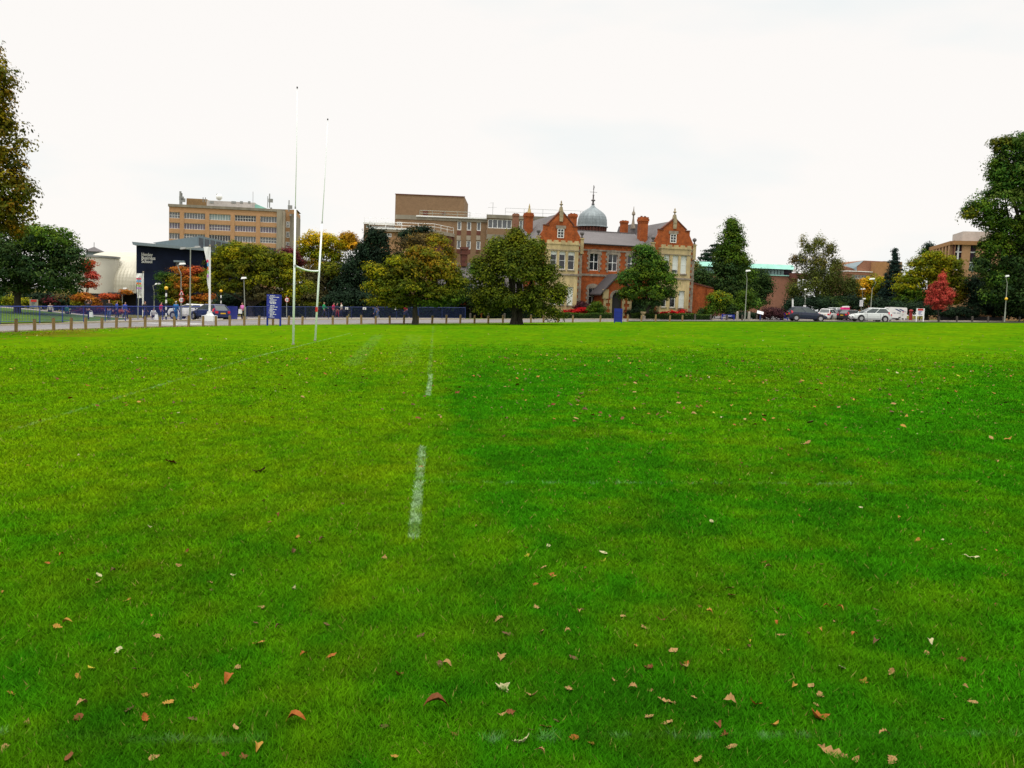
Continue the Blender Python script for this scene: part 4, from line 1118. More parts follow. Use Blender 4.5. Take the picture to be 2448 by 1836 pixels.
q = trc(902, 98, 922, 150, 5); m = TF.mb(); m.box(q[0], q[1], 5, 6, q[2], q[3]); m.build('flue', MT['concrete_dk'], tow)
q = trc(915, 122, 948, 142, 5); m = TF.mb(); m.ball(((q[0] + q[1]) / 2, 4.6, (q[2] + q[3]) / 2), .9, 12, 8); m.build('satellite_dish', MT['white'], tow, smooth=True)
for x, y0_, y1_, r in ((545, 72, 196, .3), (560, 90, 196, .16), (770, 132, 150, .12), (793, 132, 150, .12), (1265, 75, 200, .06), (1411, 120, 206, .1), (1430, 95, 206, .16), (1622, 160, 245, .16)):
    xx, zz = tat(x, y0_, 2); _, z0_ = tat(x, y1_, 2)
    m = TF.mb(); m.tube([(xx, 2, z0_ - .8), (xx, 2, zz)], r, 6)
    if r > .13: m.box(xx - .3, xx + .9, 1.8, 2.2, zz - 2.4, zz - 1.4); m.box(xx + .2, xx + .7, 1.8, 2.2, zz - 4.4, zz - 3.8)
    m.build('aerial', MT['grey'], tow)

# ================================================================== navy fronted school with its drum and vaulted hall
NF = Facade(326, 650, 118, 12)
sch = thing('school_building', 'navy clad building with an upswept grey roof and white lettering on its wall', 'building', (NF.o.x + 5, NF.o.y, 0))
nat = lambda x, y, d=0: NF.at(*c2(x, y), d)
nrc = lambda x0, y0, x1, y1, d=0: NF.rect(*c2(x0, y0), *c2(x1, y1), d)
xa, za = nat(108, 612); xb, zb_ = nat(765, 655); 
m = NF.mb(); m.prism([(xa, -3), (xb, -3), (xb, zb_), (xa, za)], 0, 16); m.build('wall', MT['navy'], sch)
m = NF.mb(); m.box(xb + .003, xb + .9, 1.2, 16, -3, zb_ - .1); m.build('wall', MT['navy'], sch)
m = NF.mb(); xo, zo = nat(64, 572, -1.2); xo2, zo2 = nat(112, 612, -1.2); xq, zq = nat(775, 640, -1.2); _, zq2 = nat(775, 662, -1.2)
m.prism([(xo, zo), (xo + .1, zo - .35), (xo2 + .2, nat(120, 606, -1.2)[1]), (xq + .5, zq2), (xq + .5, zq + .05)][::-1], -1.2, 16); m.build('roof', MT['roof_grey'], sch)
# raised rear roof with clerestory
xA, zA = nat(290, 588, 3); xB, zB = nat(735, 528, 6); xC, zC = nat(1165, 612, 9)
m = NF.mb(); zd = zA - .6
m.add([(xA, 1.5, zA), (xB, 4, zB), (xB, 15, zB), (xA, 15, zA), (xB + .02, 4, zd - .6)], [(0, 1, 2, 3), (0, 4, 1)]); m.build('upper_roof', MT['roof_grey'], sch)
m = NF.mb(); m.add([(xB, 4, zB + .12), (xC, 9, zC + .12), (xC, 16, zC + .12), (xB, 16, zB + .12), (xB, 4, zB - .12), (xC, 9, zC - .12)], [(0, 1, 2, 3), (0, 4, 5, 1)]); m.build('upper_roof', MT['roof_grey'], sch)
m = NF.mb(); m.add([(xB + .05, 4.05, zB - .13), (xC, 9, zC - .13), (xC, 9, zC - 2.2), (xB + .05, 4.05, zB - 2.9)], [(0, 1, 2, 3)]); cl_ = m.build('clerestory_glazing', MT['glass_grey'], sch)
m = NF.mb()
for i in range(9):
    t = i / 8; x = xB + .05 + (xC - xB) * t; y = 4 + 4.95 * t; z1_ = zB - .14 + (zC - zB) * t
    m.box(x - .06, x + .06, y - .06, y + .0, z1_ - 2.6 + .6 * t, z1_)
m.build('mullion', MT['roof_grey'], cl_)
m = NF.mb(); m.add([(xC - 3, 8, -3), (xC, 9.05, -3), (xC, 9.05, zC - 1.6), (xB, 4.1, zB - 2.4), (xB, 4.1, -3)], [(4, 1, 2, 3)]); m.build('wall', MT['navy'], sch)
q = nrc(476, 757, 584, 775, -1); m = NF.mb(); m.box(q[0], q[1], -1.0, -.004, q[2], q[3]); m.build('window_hood', MT['roof_grey'], sch)
q = nrc(500, 776, 582, 900, 0); window(sch, NF, q, -.06, .05, .06, 3, 2, frame='grey', glass='glass_grey')
# lettering
def text_mesh(body, size, M, name, mt, parent, extrude=.03, align='LEFT', width=None, bold=.012):
    cu = bpy.data.curves.new('lettering', 'FONT'); cu.body = body; cu.size = size; cu.extrude = extrude; cu.align_x = align; cu.offset = bold * size
    t = bpy.data.objects.new('lettering_source', cu); COL.objects.link(t)
    bpy.context.view_layer.update()
    me = bpy.data.meshes.new_from_object(t.evaluated_get(bpy.context.evaluated_depsgraph_get()))
    bpy.data.objects.remove(t)
    if width: me.transform(Matrix.Diagonal((width / (max(v.co.x for v in me.vertices) - min(v.co.x for v in me.vertices)), 1, 1, 1)))
    me.transform(M)
    me.transform(Matrix.Translation(-Vector(root_loc(parent))))
    me.materials.clear(); me.materials.append(MT[mt])
    o = bpy.data.objects.new(name, me); COL.objects.link(o); o.parent = parent
    return o
def text_frame(f, x, d, z):
    return f.M @ Matrix(((1, 0, 0, x), (0, 0, -1, d), (0, 1, 0, z), (0, 0, 0, 1)))
for s_, y, xe_ in (('Henley', 712, 268), ('Business', 746, 294), ('School', 780, 264)):
    x, z = nat(158, y); x2, z2 = nat(xe_, y - 34)
    text_mesh(s_, (z2 - z) * 1.22, text_frame(NF, x, -.035, z), 'lettering', 'white', sch, width=x2 - x)
# cream drum and champagne metal vault
drum = thing('drum_building', 'plain cream drum shaped hall half hidden by the dark tree at the left', 'building', (W(240, 660, 116).x, 120, 0))
q0, q1 = W(281, 660, 122), W(170, 660, 122); zt_ = W(262, 614, 116).z; zb_ = W(260, 703, 116).z
R_ = (q0.x - q1.x) / 2; c_ = Vector((q1.x + R_, 122, 0))
m = MB(); m.lathe(c_, [(R_, zb_), (R_, zt_)], 64); m.build('wall', MT['cream'], drum, smooth=False)
m = MB(); m.lathe(c_, [(R_ + .12, zt_ + .004), (R_ + .12, zt_ + .25), (R_ * .7, zt_ + .3)], 64); m.build('parapet', MT['grey'], drum)
m = MB(); m.lathe(c_, [(R_ * .93, -4), (R_ * .93, zb_ - .01)], 48); m.build('plinth', MT['dark'], drum)
q = W(222, 650, 118); m = MB(); m.box(q.x - .3, q.x + .5, 115.2, 115.8, q.z - .6, q.z + .1)
vault = thing('vaulted_hall', 'champagne metal clad hall with a curved roof between the drum and the navy building', 'building', (W(290, 660, 124).x, 124, 0))
vs, fs = [], []; n = 26
zt_ = W(285, 598, 128).z; zb_ = W(300, 700, 122).z
VL, VR = W(216, 640, 128), W(327, 640, 122)
for i in range(n):                 # quarter round shell that sweeps down towards the camera
    t = i / (n - 1)
    y = 136 - 15.5 * math.sin(t * math.pi / 2) ** 1.0; z = zb_ + (zt_ - zb_) * math.cos(t * math.pi / 2) ** .62 if t < 1 else zb_
    for k in range(41):
        x = VL.x + (VR.x + .6 - VL.x) * k / 40
        vs.append((x, y + (.05 if k % 2 else 0) + 5 * (1 - k / 40) ** 2 * t, z))
for i in range(n - 1):
    for k in range(40): fs.append((i * 41 + k, i * 41 + k + 1, (i + 1) * 41 + k + 1, (i + 1) * 41 + k))
m = MB(); m.add(vs, fs); m.build('metal_roof', MT['metal_cream'], vault)
m = MB(); m.box(VL.x + 2, VR.x, 124, 134, -5, zb_ - .02); m.build('plinth', MT['dark'], vault)
m = MB(); m.box(VL.x + 1, VR.x, 120.3, 124.5, zb_ - .22, zb_ - .02); m.build('eaves', MT['dark'], vault)
vent = thing('roof_turret', 'small pyramid roofed turret poking above the curved metal hall', 'turret', W(225, 604, 150))
t_ = W(225, 590, 150); b_ = W(206, 601, 150); m = MB(); w_ = t_.x - b_.x
m.add([(t_.x - w_, 150 - w_, b_.z), (t_.x + w_, 150 - w_, b_.z), (t_.x + w_, 150 + w_, b_.z), (t_.x - w_, 150 + w_, b_.z), (t_.x, 150, t_.z)], [(0, 1, 4), (1, 2, 4), (2, 3, 4), (3, 0, 4), (3, 2, 1, 0)]); m.build('roof', MT['slate'], vent)
m = MB(); m.box(t_.x - w_ * .7, t_.x + w_ * .7, 150 - w_ * .7, 150 + w_ * .7, -3, b_.z - .01); m.build('wall', MT['roof_grey'], vent)
m = MB(); m.tube([(t_.x, 150, t_.z - .2), (t_.x, 150, t_.z + .7)], .05, 6); m.build('finial', MT['grey'], vent)

# ================================================================== library with the green copper roof
c6 = lambda x, y: (1640 + .1899 * x, 520 + .1899 * y)
LF = Facade(1800, 680, 152, 4)
lib = thing('library_building', 'dusky brick building with a pale green copper roof behind the conical tree', 'building', (LF.o.x, LF.o.y, 0))
lat = lambda x, y, d=0: LF.at(*c6(x, y), d)
lrc = lambda x0, y0, x1, y1, d=0: LF.rect(*c6(x0, y0), *c6(x1, y1), d)
xl, _ = lat(165, 640); xr_, _ = lat(1400, 900); xg, _ = lat(1356, 640)
zt, zm, zb_, zw = lat(900, 580)[1], lat(900, 640)[1], lat(900, 712)[1], lat(900, 724)[1]
m = LF.mb(); m.box(xl - 1, xr_, 0, 18, -2, zw); m.build('wall', MT['brick_lib'], lib)
m = LF.mb(); m.box(xl - 1.2, xg + .1, -.2, 18.2, zw + .004, zb_); m.build('eaves', MT['copper'], lib)
m = LF.mb(); m.box(xl - .8, xg - .1, .4, 17, zb_ + .004, zm - .004); m.build('clerestory_glazing', MT['glass_dark_p'], lib)
m = LF.mb(); xo, _ = lat(1242, 680)
n_ = 26
for i in range(n_):
    x = xl + (xo - xl) * i / n_; m.box(x + .06, x + (xo - xl) / n_ - .06, .22, .396, zb_ + .01, zm - .15)
m.build('copper_panel', MT['glass_teal'], lib)
m = LF.mb(); m.prism([(xl - 1, zm), (xg, zm), (xg, zt), (xl - 1, zt)], .6, 17.8)
m.add([(xl - 1.2, -.3, zm), (xg + .1, -.3, zm), (xg + .05, .602, zt), (xl - 1.1, .602, zt)], [(0, 1, 2, 3)])
m.build('roof', MT['copper'], lib)
m = LF.mb(); m.box(xg - .2, xg + .25, -.5, 17, zm - .3, zm + .12); m.build('roof_edge', MT['white'], lib)
m = LF.mb(); q = lrc(1350, 700, 1500, 770, -2); m.box(q[0], q[1] + 3, -2, 0, q[2], q[3]); m.build('stair_head', MT['brick_dk'], lib)

# ================================================================== far red brown block and the tan brick block on the right
c7 = lambda x, y: (1980 + .2116 * x, 500 + .2116 * y)
RF = Facade(2058, 650, 185, 6)
far = thing('brick_building', 'red brown brick block with a sloping grey roof behind the yellow tree', 'building', (RF.o.x, RF.o.y, 0))
fat = lambda x, y, d=0: RF.at(*c7(x, y), d)
frc = lambda x0, y0, x1, y1, d=0: RF.rect(*c7(x0, y0), *c7(x1, y1), d)
x0, z0 = fat(372, 650); x1, _ = fat(692, 650); zt = fat(500, 577)[1]
m = RF.mb(); m.prism([(x0, 0), (x1, 0), (x1, zt), (fat(455, 577)[0], zt), (x0, fat(372, 640)[1])], 2, 14); m.build('wall', MT['brick_lib'], far)
m = RF.mb(); a, za = fat(235, 672, 4); m.add([(a, 2.4, za), (x0 + .05, 1.9, fat(372, 695)[1]), (x0 + .05, 1.9, fat(372, 642)[1]), (fat(455, 577)[0], 1.95, zt), (fat(285, 622)[0], 5, fat(285, 622)[1])], [(0, 1, 2, 3, 4)]); m.build('sloping_roof', MT['roof_grey'], far)
m = RF.mb(); q = frc(530, 598, 682, 900); m.box(q[0], q[1], 0, 2, -1, q[3]); m.build('tower_block', MT['brick_tan'], far)
m = RF.mb(); q = frc(235, 705, 528, 740); m.box(q[0], q[1] - .003, 1, 4, q[2] + .003, q[3]); m.build('parapet', MT['brick_lib'], far)
q = frc(300, 742, 512, 788); m = RF.mb(); wall(m, q[0] - 4, q[1] + 1.2, -1, q[3] + .002, [tuple(q)], 1.2, .2); m.build('wall', MT['brick_lib'], far)
window(far, RF, q, 1.2, .2, .12, 6, 1, glass='glass_grey', name='window_band')
m = RF.mb(); q2 = frc(235, 697, 528, 706); m.box(q2[0], q2[1], .9, 4, q2[2], q2[3]); m.build('roof_edge', MT['white'], far)
m = RF.mb(); q = frc(690, 585, 900, 900); m.box(q[0] + .01, q[1], 2.5, 12, -1, q[3]); m.build('wall', MT['brick_brown'], far)
m = RF.mb(); q = frc(690, 603, 790, 617); m.box(q[0] + .01, q[1], 2.3, 2.49, q[2], q[3]); m.build('white_fascia', MT['white'], far)

XF = Facade(2279, 640, 128, -12)
xat = lambda x, y, d=0: XF.at(*c7(x, y), d)
xrc = lambda x0, y0, x1, y1, d=0: XF.rect(*c7(x0, y0), *c7(x1, y1), d)
tan = thing('brick_building', 'tan brick block with tall dark window strips beside the big plane tree', 'building', (XF.o.x, XF.o.y, 0))
zt, zc = xat(1500, 358)[1], xat(1500, 403)[1]
wx = [(0.0 + .08, xat(1505, 550)[0]), (xat(1600, 550)[0], xat(1666, 550)[0]), (xat(1770, 550)[0], xat(1850, 550)[0]), (xat(1950, 550)[0], xat(2030, 550)[0])]
wz = (xat(1550, 700)[1], zc)
m = XF.mb(); wall(m, 0, xat(2400, 550)[0], -1, zc, [(a, b, wz[0], wz[1] - .002) for a, b in wx], 0, .4); m.build('wall', MT['brick_orange'], tan)
m = XF.mb(); m.box(-.25, xat(2400, 550)[0], -.25, 12, zc + .003, zt); m.build('roof_band', MT['brick_tan'], tan)
for a, b in wx:
    z1_ = xat(1550, 600)[1]; z2_ = xat(1550, 484)[1]
    m = XF.mb(); m.box(a, b, .3, .36, z1_, wz[1] - .01); w_ = m.build('window', MT['glass_dark_p'], tan)
    m = XF.mb(); m.box(a, b, .29, .37, wz[0], z1_); m.build('lower_pane', MT['glass_teal'], w_)
    m = XF.mb(); m.box(a, b, .2, .28, z1_ - .06, z1_ + .08); m.box(a, b, .2, .28, z2_ - .08, z2_ + .08); m.box(a + .32, a + .52, .18, .278, wz[0], wz[1] - .01) if a < .2 else None; m.build('window_frame', MT['white'], w_)
# left return with fins
m = XF.mb(); LL = 14
m.quad((0, 0, -1), (0, LL, -1), (0, LL, zc), (0, 0, zc)); m.build('return_wall', MT['brick_dk'], tan)
m = XF.mb(); m.box(-.5, -.004, .5, LL, zc + .003, zt); m.build('roof_band', MT['brick_tan'], tan)
for i in range(7):
    m = XF.mb(); y = .9 + i * 1.9; m.box(-.45, -.006, y, y + .8, -1, zc); m.build('brick_fin', MT['brick_orange'], tan)
m = XF.mb(); q = xrc(1520, 262, 1900, 356, 6); m.box(q[0], q[1], 6, 12, zt, q[3] + .1); m.build('plant_room', MT['concrete_pale'], tan)
# low wall in front, in the shade of the trees
lw = thing('garden_wall', 'low tan brick wall with dark openings under the red maple', 'wall', GP(2290, 116))
a, b = W(2245, 743, 116), W(2400, 743, 116); g_ = gz(a.x); M_ = None
m = MB(); m.box(a.x, b.x, 116, 116.4, g_ - .5, W(2280, 754, 116).z); m.build('wall', MT['dark'], lw)
m = MB(); m.box(a.x, b.x, 115.95, 116.45, W(2280, 754, 116).z + .002, W(2280, 750, 116).z); m.build('coping', MT['brick_tan'], lw)
for px in (2255, 2294, 2333): 
    q = W(px, 740, 116); m = MB(); m.box(q.x - .25, q.x + .25, 115.9, 116.5, W(2280, 750, 116).z + .004, W(2280, 735, 116).z); m.build('pillar', MT['brick_tan'], lw)

# ================================================================== trees and shrubs
PAL = {
 'dkgreen': [(.022, .050, .012), (.032, .068, .014), (.016, .040, .012), (.045, .08, .016)],
 'green': [(.042, .092, .007), (.06, .115, .008), (.028, .068, .007), (.085, .135, .008)],
 'lush': [(.035, .095, .010), (.06, .12, .012), (.02, .06, .008), (.09, .14, .02)],
 'olive': [(.095, .115, .005), (.07, .09, .005), (.14, .14, .005), (.05, .075, .006)],
 'ygreen': [(.185, .185, .004), (.12, .145, .004), (.23, .20, .004), (.08, .11, .005)],
 'oakgold': [(.145, .125, .005), (.19, .145, .005), (.10, .105, .005), (.22, .125, .006), (.065, .08, .006)],
 'yellow': [(.42, .30, .004), (.34, .27, .004), (.48, .31, .005), (.19, .21, .006)],
 'amber': [(.40, .20, .008), (.44, .24, .010), (.30, .18, .008)],
 'orange': [(.33, .10, .012), (.27, .075, .012), (.38, .15, .012), (.20, .09, .012)],
 'redorange': [(.34, .06, .018), (.29, .045, .018), (.36, .09, .018)],
 'red': [(.46, .060, .045), (.38, .045, .036), (.52, .095, .06), (.24, .04, .025)],
 'crimson': [(.42, .010, .012), (.30, .008, .010), (.50, .02, .02)],
 'maroon': [(.085, .016, .018), (.06, .012, .014), (.12, .022, .022)],
 'purple': [(.05, .018, .022), (.035, .014, .018), (.07, .028, .026)],
 'brown': [(.085, .062, .022), (.11, .08, .024), (.06, .05, .02), (.14, .095, .02)],
 'drab': [(.06, .055, .020), (.08, .07, .022), (.04, .042, .016)],
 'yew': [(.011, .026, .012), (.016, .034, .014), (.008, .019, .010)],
 'bluecon': [(.012, .030, .022), (.018, .040, .028), (.009, .022, .017)],
 'birch': [(.105, .12, .022), (.135, .135, .026), (.075, .095, .02), (.15, .13, .03)],
 'dkbirch': [(.06, .08, .013), (.085, .10, .015), (.045, .062, .012)],
 'oakdark': [(.07, .075, .005), (.095, .09, .005), (.048, .06, .005), (.13, .085, .006), (.15, .13, .006)],
 'limed': [(.050, .075, .005), (.075, .10, .005), (.034, .055, .005), (.11, .13, .006)],
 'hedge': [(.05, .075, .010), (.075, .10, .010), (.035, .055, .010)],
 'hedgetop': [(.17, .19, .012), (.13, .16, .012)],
}
def leaves_mesh(name, C, Nn, S, K, parent, mt='leaf', aspect=.62):
    """leaf shaped quads at C facing Nn, long edge S, colours K"""
    n = len(C)
    r = RNG.normal(size=(n, 3)); t = np.cross(Nn, r); t /= np.linalg.norm(t, axis=1, keepdims=True) + 1e-9
    b = np.cross(Nn, t)
    S = S[:, None]
    fold = Nn * S * .12
    co = np.empty((n, 4, 3), np.float32)
    co[:, 0] = C - t * S * .5; co[:, 1] = C + b * S * aspect * .5 + fold - t * S * .05; co[:, 2] = C + t * S * .5; co[:, 3] = C - b * S * aspect * .5 + fold - t * S * .05
    off = np.array(root_loc(parent)) if parent else 0
    co -= off
    me = bpy.data.meshes.new(name)
    me.vertices.add(n * 4); me.vertices.foreach_set('co', co.ravel())
    me.loops.add(n * 4); me.loops.foreach_set('vertex_index', np.arange(n * 4, dtype=np.int32))
    me.polygons.add(n); me.polygons.foreach_set('loop_start', np.arange(0, n * 4, 4, dtype=np.int32))
    me.update()
    a = me.color_attributes.new('Col', 'FLOAT_COLOR', 'POINT')
    cc = np.ones((n, 4, 4), np.float32); cc[..., :3] = np.clip(K, 0, .8)[:, None, :]
    a.data.foreach_set('color', cc.ravel())
    me.materials.append(MT[mt])
    o = bpy.data.objects.new(name, me); COL.objects.link(o)
    if parent: o.parent = parent
    return o

def crown_points(lobes, n, leaf, flat=.7, per=26, clump=3.2, fill=.5, jit=.09, droop=0.0, vary=.45):
    """lobes: (centre xyz, radii xyz, palette) -> leaf centres, normals, colours.
    Leaves hang in clumps strewn through the outer part of each lobe, so the outline is ragged and gaps stay open."""
    Cs, Ns, Ks = [], [], []
    vol = np.array([(l[1][0] * l[1][2]) ** .9 for l in lobes]); vol /= vol.sum()
    R0 = leaf * clump
    for (c, rad_, pal), f in zip(lobes, vol):
        lobe_k = RNG.uniform(.78, 1.2)
        m = max(2, int(n * 1.3 * f / per))
        d = RNG.normal(size=(m, 3)); d /= np.linalg.norm(d, axis=1, keepdims=True)
        d[:, 2] = np.where(d[:, 2] < -.6, -d[:, 2] * .6, d[:, 2])
        nzv = 1 + .17 * np.sin(d[:, 0] * 5.3 + c[0]) * np.sin(d[:, 2] * 6.1 + c[2] * 2) + RNG.normal(size=m) * .05
        rr_ = (fill + (1 - fill) * RNG.random(m) ** .5) * nzv
        cc = np.array(c) + d * np.maximum(np.array(rad_) - R0 * np.array([.25, .25, .25 * flat]), R0 * .3) * rr_[:, None]
        pa_ = np.array(PAL[pal]) * 1.12; kc = pa_[RNG.integers(0, len(pa_), m)] * RNG.uniform(1 - vary, 1 + vary, m)[:, None] * lobe_k
        g = RNG.normal(size=(m, per, 3)); g[..., 2] += .35
        g /= np.linalg.norm(g, axis=2, keepdims=True)
        sc = R0 * RNG.uniform(.45, 1.25, (m, 1, 1)); sh = RNG.uniform(.7, 1.3, (m, 1, 3))
        off = g * sc * sh * RNG.uniform(.55, 1.08, (m, per, 1))
        off[..., 2] *= flat
        if droop:
            off[..., 2] -= droop * (.3 * np.hypot(off[..., 0], off[..., 1]) + RNG.random((m, per)) ** 2 * R0 * .9)
        pts = cc[:, None, :] + off
        nn = g * .85 + d[:, None, :] * .35 + np.array([0, 0, .3]) + RNG.normal(size=(m, per, 3)) * .17
        k = kc[:, None, :] * RNG.uniform(1 - jit, 1 + jit, (m, per, 1))
        Cs.append(pts.reshape(-1, 3)); Ns.append(nn.reshape(-1, 3)); Ks.append(k.reshape(-1, 3))
    C, Nn, K = map(np.concatenate, (Cs, Ns, Ks))
    Nn /= np.linalg.norm(Nn, axis=1, keepdims=True)
    return C, Nn, K

def limbs(mb, base, tips, r0, fork, seed):
    """trunk to the fork, tapering limbs to the tips, and side branches"""
    rs = random.Random(seed)
    base = Vector(base); fork = Vector(fork)
    mid = base.lerp(fork, .5) + Vector((rs.uniform(-.1, .1), 0, 0))
    mb.tube([base - Vector((0, 0, .3)), base + Vector((0, 0, .15)), base.lerp(fork, .25), mid, fork], [r0 * 1.5, r0 * 1.25, r0, r0 * .92, r0 * .8], 9)
    for t in tips:
        t = Vector(t); L = (t - fork).length
        a = fork.lerp(t, .35) + Vector((rs.uniform(-.08, .08), rs.uniform(-.08, .08), .06)) * L; b = fork.lerp(t, .7) + Vector((rs.uniform(-.06, .06), rs.uniform(-.06, .06), .05)) * L
        mb.tube([fork - (fork - base).normalized() * r0 * .6, a, b, t], [r0 * .55, r0 * .38, r0 * .22, r0 * .06], 6)
        for k in range(3):
            s = a.lerp(t, rs.uniform(.1, .8)); e = s + Vector((rs.uniform(-1, 1), rs.uniform(-1, 1), rs.uniform(-.1, .9))) * L * .15
            mb.tube([s, s.lerp(e, .5) + Vector((0, 0, .04 * L)), e], [r0 * .18, r0 * .1, r0 * .03], 5)

def tree(name, label, Y, lobes, n, leaf, trunk=None, cat='tree', group=None, tr=.25, bark='bark', flat=.7, per=26, clump=3.2, fill=.5, droop=0.0, vary=.45, nolimb=False, depth=1.0, extra=None, parts=('trunk', 'crown')):
    """lobes in photo pixels at depth Y: (px, py, rx, ry, palette[, dY])"""
    k = Y / FPX
    L = []
    for l in lobes:
        w = W(l[0], l[1], Y); dy = l[5] if len(l) > 5 else 0
        L.append(((w.x, w.y + dy, w.z), (l[2] * k, l[2] * k * depth, l[3] * k), l[4]))
    base = GP(trunk[0], Y) if trunk else GP(sum(l[0] for l in lobes) / len(lobes), Y)
    if trunk and len(trunk) > 2: base.y += trunk[2]
    root = thing(name, label, cat, base, 0, group)
    C, Nn, K = crown_points(L, n, leaf, flat, per, clump, fill, droop=droop, vary=vary)
    keep = C[:, 2] > SLOPE * np.clip(C[:, 0], -78, 78) + .1
    C, Nn, K = C[keep], Nn[keep], K[keep]
    leaves_mesh(parts[1], C, Nn, leaf * RNG.uniform(.7, 1.3, len(C)), K, root)
    m = MB()
    if not nolimb:
        fork = W(trunk[0], trunk[1], Y) if trunk else Vector((base.x, base.y, base.z + 1))
        if trunk: fork.y = base.y
        tips = [Vector(l[0]) + Vector((0, 0, l[1][2] * .35)) for l in L]
        limbs(m, base, tips, tr, fork, hash(label) % 1000 if False else len(label))
    else:
        top = max(L, key=lambda l: l[0][2]); m.tube([base - Vector((0, 0, .2)), base.lerp(Vector(top[0]), .5), Vector(top[0])], [tr, tr * .7, tr * .1], 7)
    if extra: extra(m, base, k)
    m.build(parts[0], MT[bark], root)
    return root

# ---- the big autumn oak leaning in from the left (near)
tree('oak_tree', 'tall bronze and green autumn oak reaching in at the left edge', 44, [
    (-95, 190, 120, 90, 'oakdark'), (-30, 220, 62, 95, 'oakgold'), (-60, 330, 120, 90, 'oakdark'), (-20, 400, 80, 70, 'oakgold'), (15, 455, 74, 48, 'oakdark'),
    (30, 500, 52, 50, 'oakgold'), (-60, 520, 125, 65, 'oakdark'), (-160, 330, 160, 190, 'oakdark'), (-10, 300, 46, 45, 'oakgold'), (10, 548, 52, 26, 'oakgold')],
    26000, .17, (-150, 560), tr=.45, clump=2.6, flat=.8, fill=.45)
# ---- dark round tree below it
tree('maple_tree', 'broad dark green tree on the grass bank behind the blue railings', 86, [
    (60, 610, 118, 52, 'dkgreen'), (40, 570, 80, 44, 'green'), (120, 580, 62, 44, 'green'), (158, 625, 48, 52, 'dkgreen'), (100, 660, 100, 45, 'dkgreen'), (0, 640, 70, 60, 'dkgreen'),
    (30, 690, 60, 22, 'dkgreen'), (140, 685, 52, 26, 'dkgreen'), (-40, 630, 60, 70, 'dkgreen')], 30000, .24, (42, 700), tr=.34, clump=2.8, fill=.35)
tree('shrub', 'yellow green shrub behind the dark tree trunk at far left', 100, [(30, 725, 26, 18, 'ygreen'), (62, 730, 22, 14, 'ygreen'), (-5, 728, 24, 18, 'green')], 3500, .2, cat='shrub', tr=.05, parts=('stem', 'foliage'))
tree('shrub', 'dark hedge like evergreen mass under the dark tree at far left', 104, [(-20, 722, 70, 32, 'yew'), (95, 722, 60, 30, 'yew'), (-110, 720, 70, 40, 'yew'), (150, 725, 46, 26, 'yew'), (-200, 715, 70, 40, 'yew')], 11000, .3, cat='shrub', tr=.06, parts=('stem', 'foliage'))
tree('acer_tree', 'deep red small acer between the dark tree and the cream drum', 104, [(212, 632, 16, 14, 'redorange'), (218, 660, 16, 12, 'red'), (205, 645, 16, 18, 'redorange'), (212, 682, 18, 12, 'redorange')], 2600, .22, (205, 720), tr=.08, flat=.35, clump=3)
tree('acer_tree', 'golden orange acer at the foot of the cream drum', 100, [(200, 712, 24, 13, 'orange'), (190, 728, 18, 12, 'oakgold'), (222, 725, 18, 15, 'orange'), (208, 745, 24, 8, 'maroon')], 3000, .22, (205, 752), tr=.07, flat=.4)
tree('acer_tree', 'rusty red low acer in front of the dark plinth', 99, [(262, 710, 24, 9, 'redorange'), (300, 700, 16, 7, 'orange'), (250, 740, 28, 9, 'maroon'), (275, 726, 18, 8, 'oakgold'), (292, 745, 14, 7, 'redorange')], 2200, .2, (262, 750), tr=.06, flat=.35, fill=.3)
tree('shrub', 'dull red shrub row under the dark tree crown', 103, [(130, 722, 26, 12, 'maroon'), (155, 715, 20, 8, 'brown'), (110, 727, 20, 10, 'yew')], 1800, .22, cat='shrub', tr=.05, parts=('stem', 'foliage'))
# ---- layered acer, green to orange to red
tree('acer_tree', 'layered acer turning green, orange and red in front of the navy wall', 101, [
    (396, 664, 22, 14, 'lush'), (400, 692, 26, 16, 'green'), (392, 712, 20, 12, 'lush'), (410, 722, 28, 10, 'green'), (432, 648, 20, 13, 'orange'), (450, 656, 20, 13, 'redorange'), (426, 668, 26, 12, 'oakgold'),
    (470, 650, 15, 13, 'redorange'), (440, 685, 30, 14, 'orange'), (430, 702, 32, 13, 'oakgold'), (455, 715, 32, 12, 'orange'), (472, 690, 26, 16, 'oakgold'), (425, 722, 28, 10, 'oakgold'), (496, 712, 20, 9, 'orange'),
    (478, 728, 26, 9, 'oakgold'), (412, 680, 20, 12, 'ygreen'), (460, 670, 26, 13, 'orange'), (486, 668, 18, 16, 'olive')], 15000, .2, (440, 735), tr=.14, flat=.45, clump=3.0, fill=.25)
# ---- big yellow green tree left of the posts
tree('ash_tree', 'wide yellow green tree behind the zebra crossing and the lamp post', 108, [
    (560, 605, 46, 28, 'ygreen'), (605, 612, 52, 30, 'ygreen'), (530, 630, 36, 26, 'ygreen'), (650, 630, 46, 32, 'olive'), (580, 650, 70, 30, 'olive'), (510, 662, 28, 24, 'ygreen'), (640, 670, 60, 34, 'olive'),
    (695, 662, 28, 28, 'ygreen'), (560, 690, 55, 24, 'olive'), (700, 700, 26, 24, 'ygreen'), (630, 705, 56, 22, 'drab'), (500, 690, 18, 16, 'ygreen'), (680, 620, 24, 18, 'ygreen'), (735, 690, 20, 22, 'olive')],
    26000, .26, (600, 728), tr=.3, clump=3.0, flat=.5, fill=.4)
tree('shrub', 'black green evergreen mass in the shade under the yellow green tree', 113, [(540, 722, 40, 18, 'yew'), (600, 722, 50, 20, 'yew'), (660, 718, 50, 22, 'yew'), (720, 715, 40, 24, 'drab')], 7000, .3, cat='shrub', tr=.06, parts=('stem', 'foliage'))
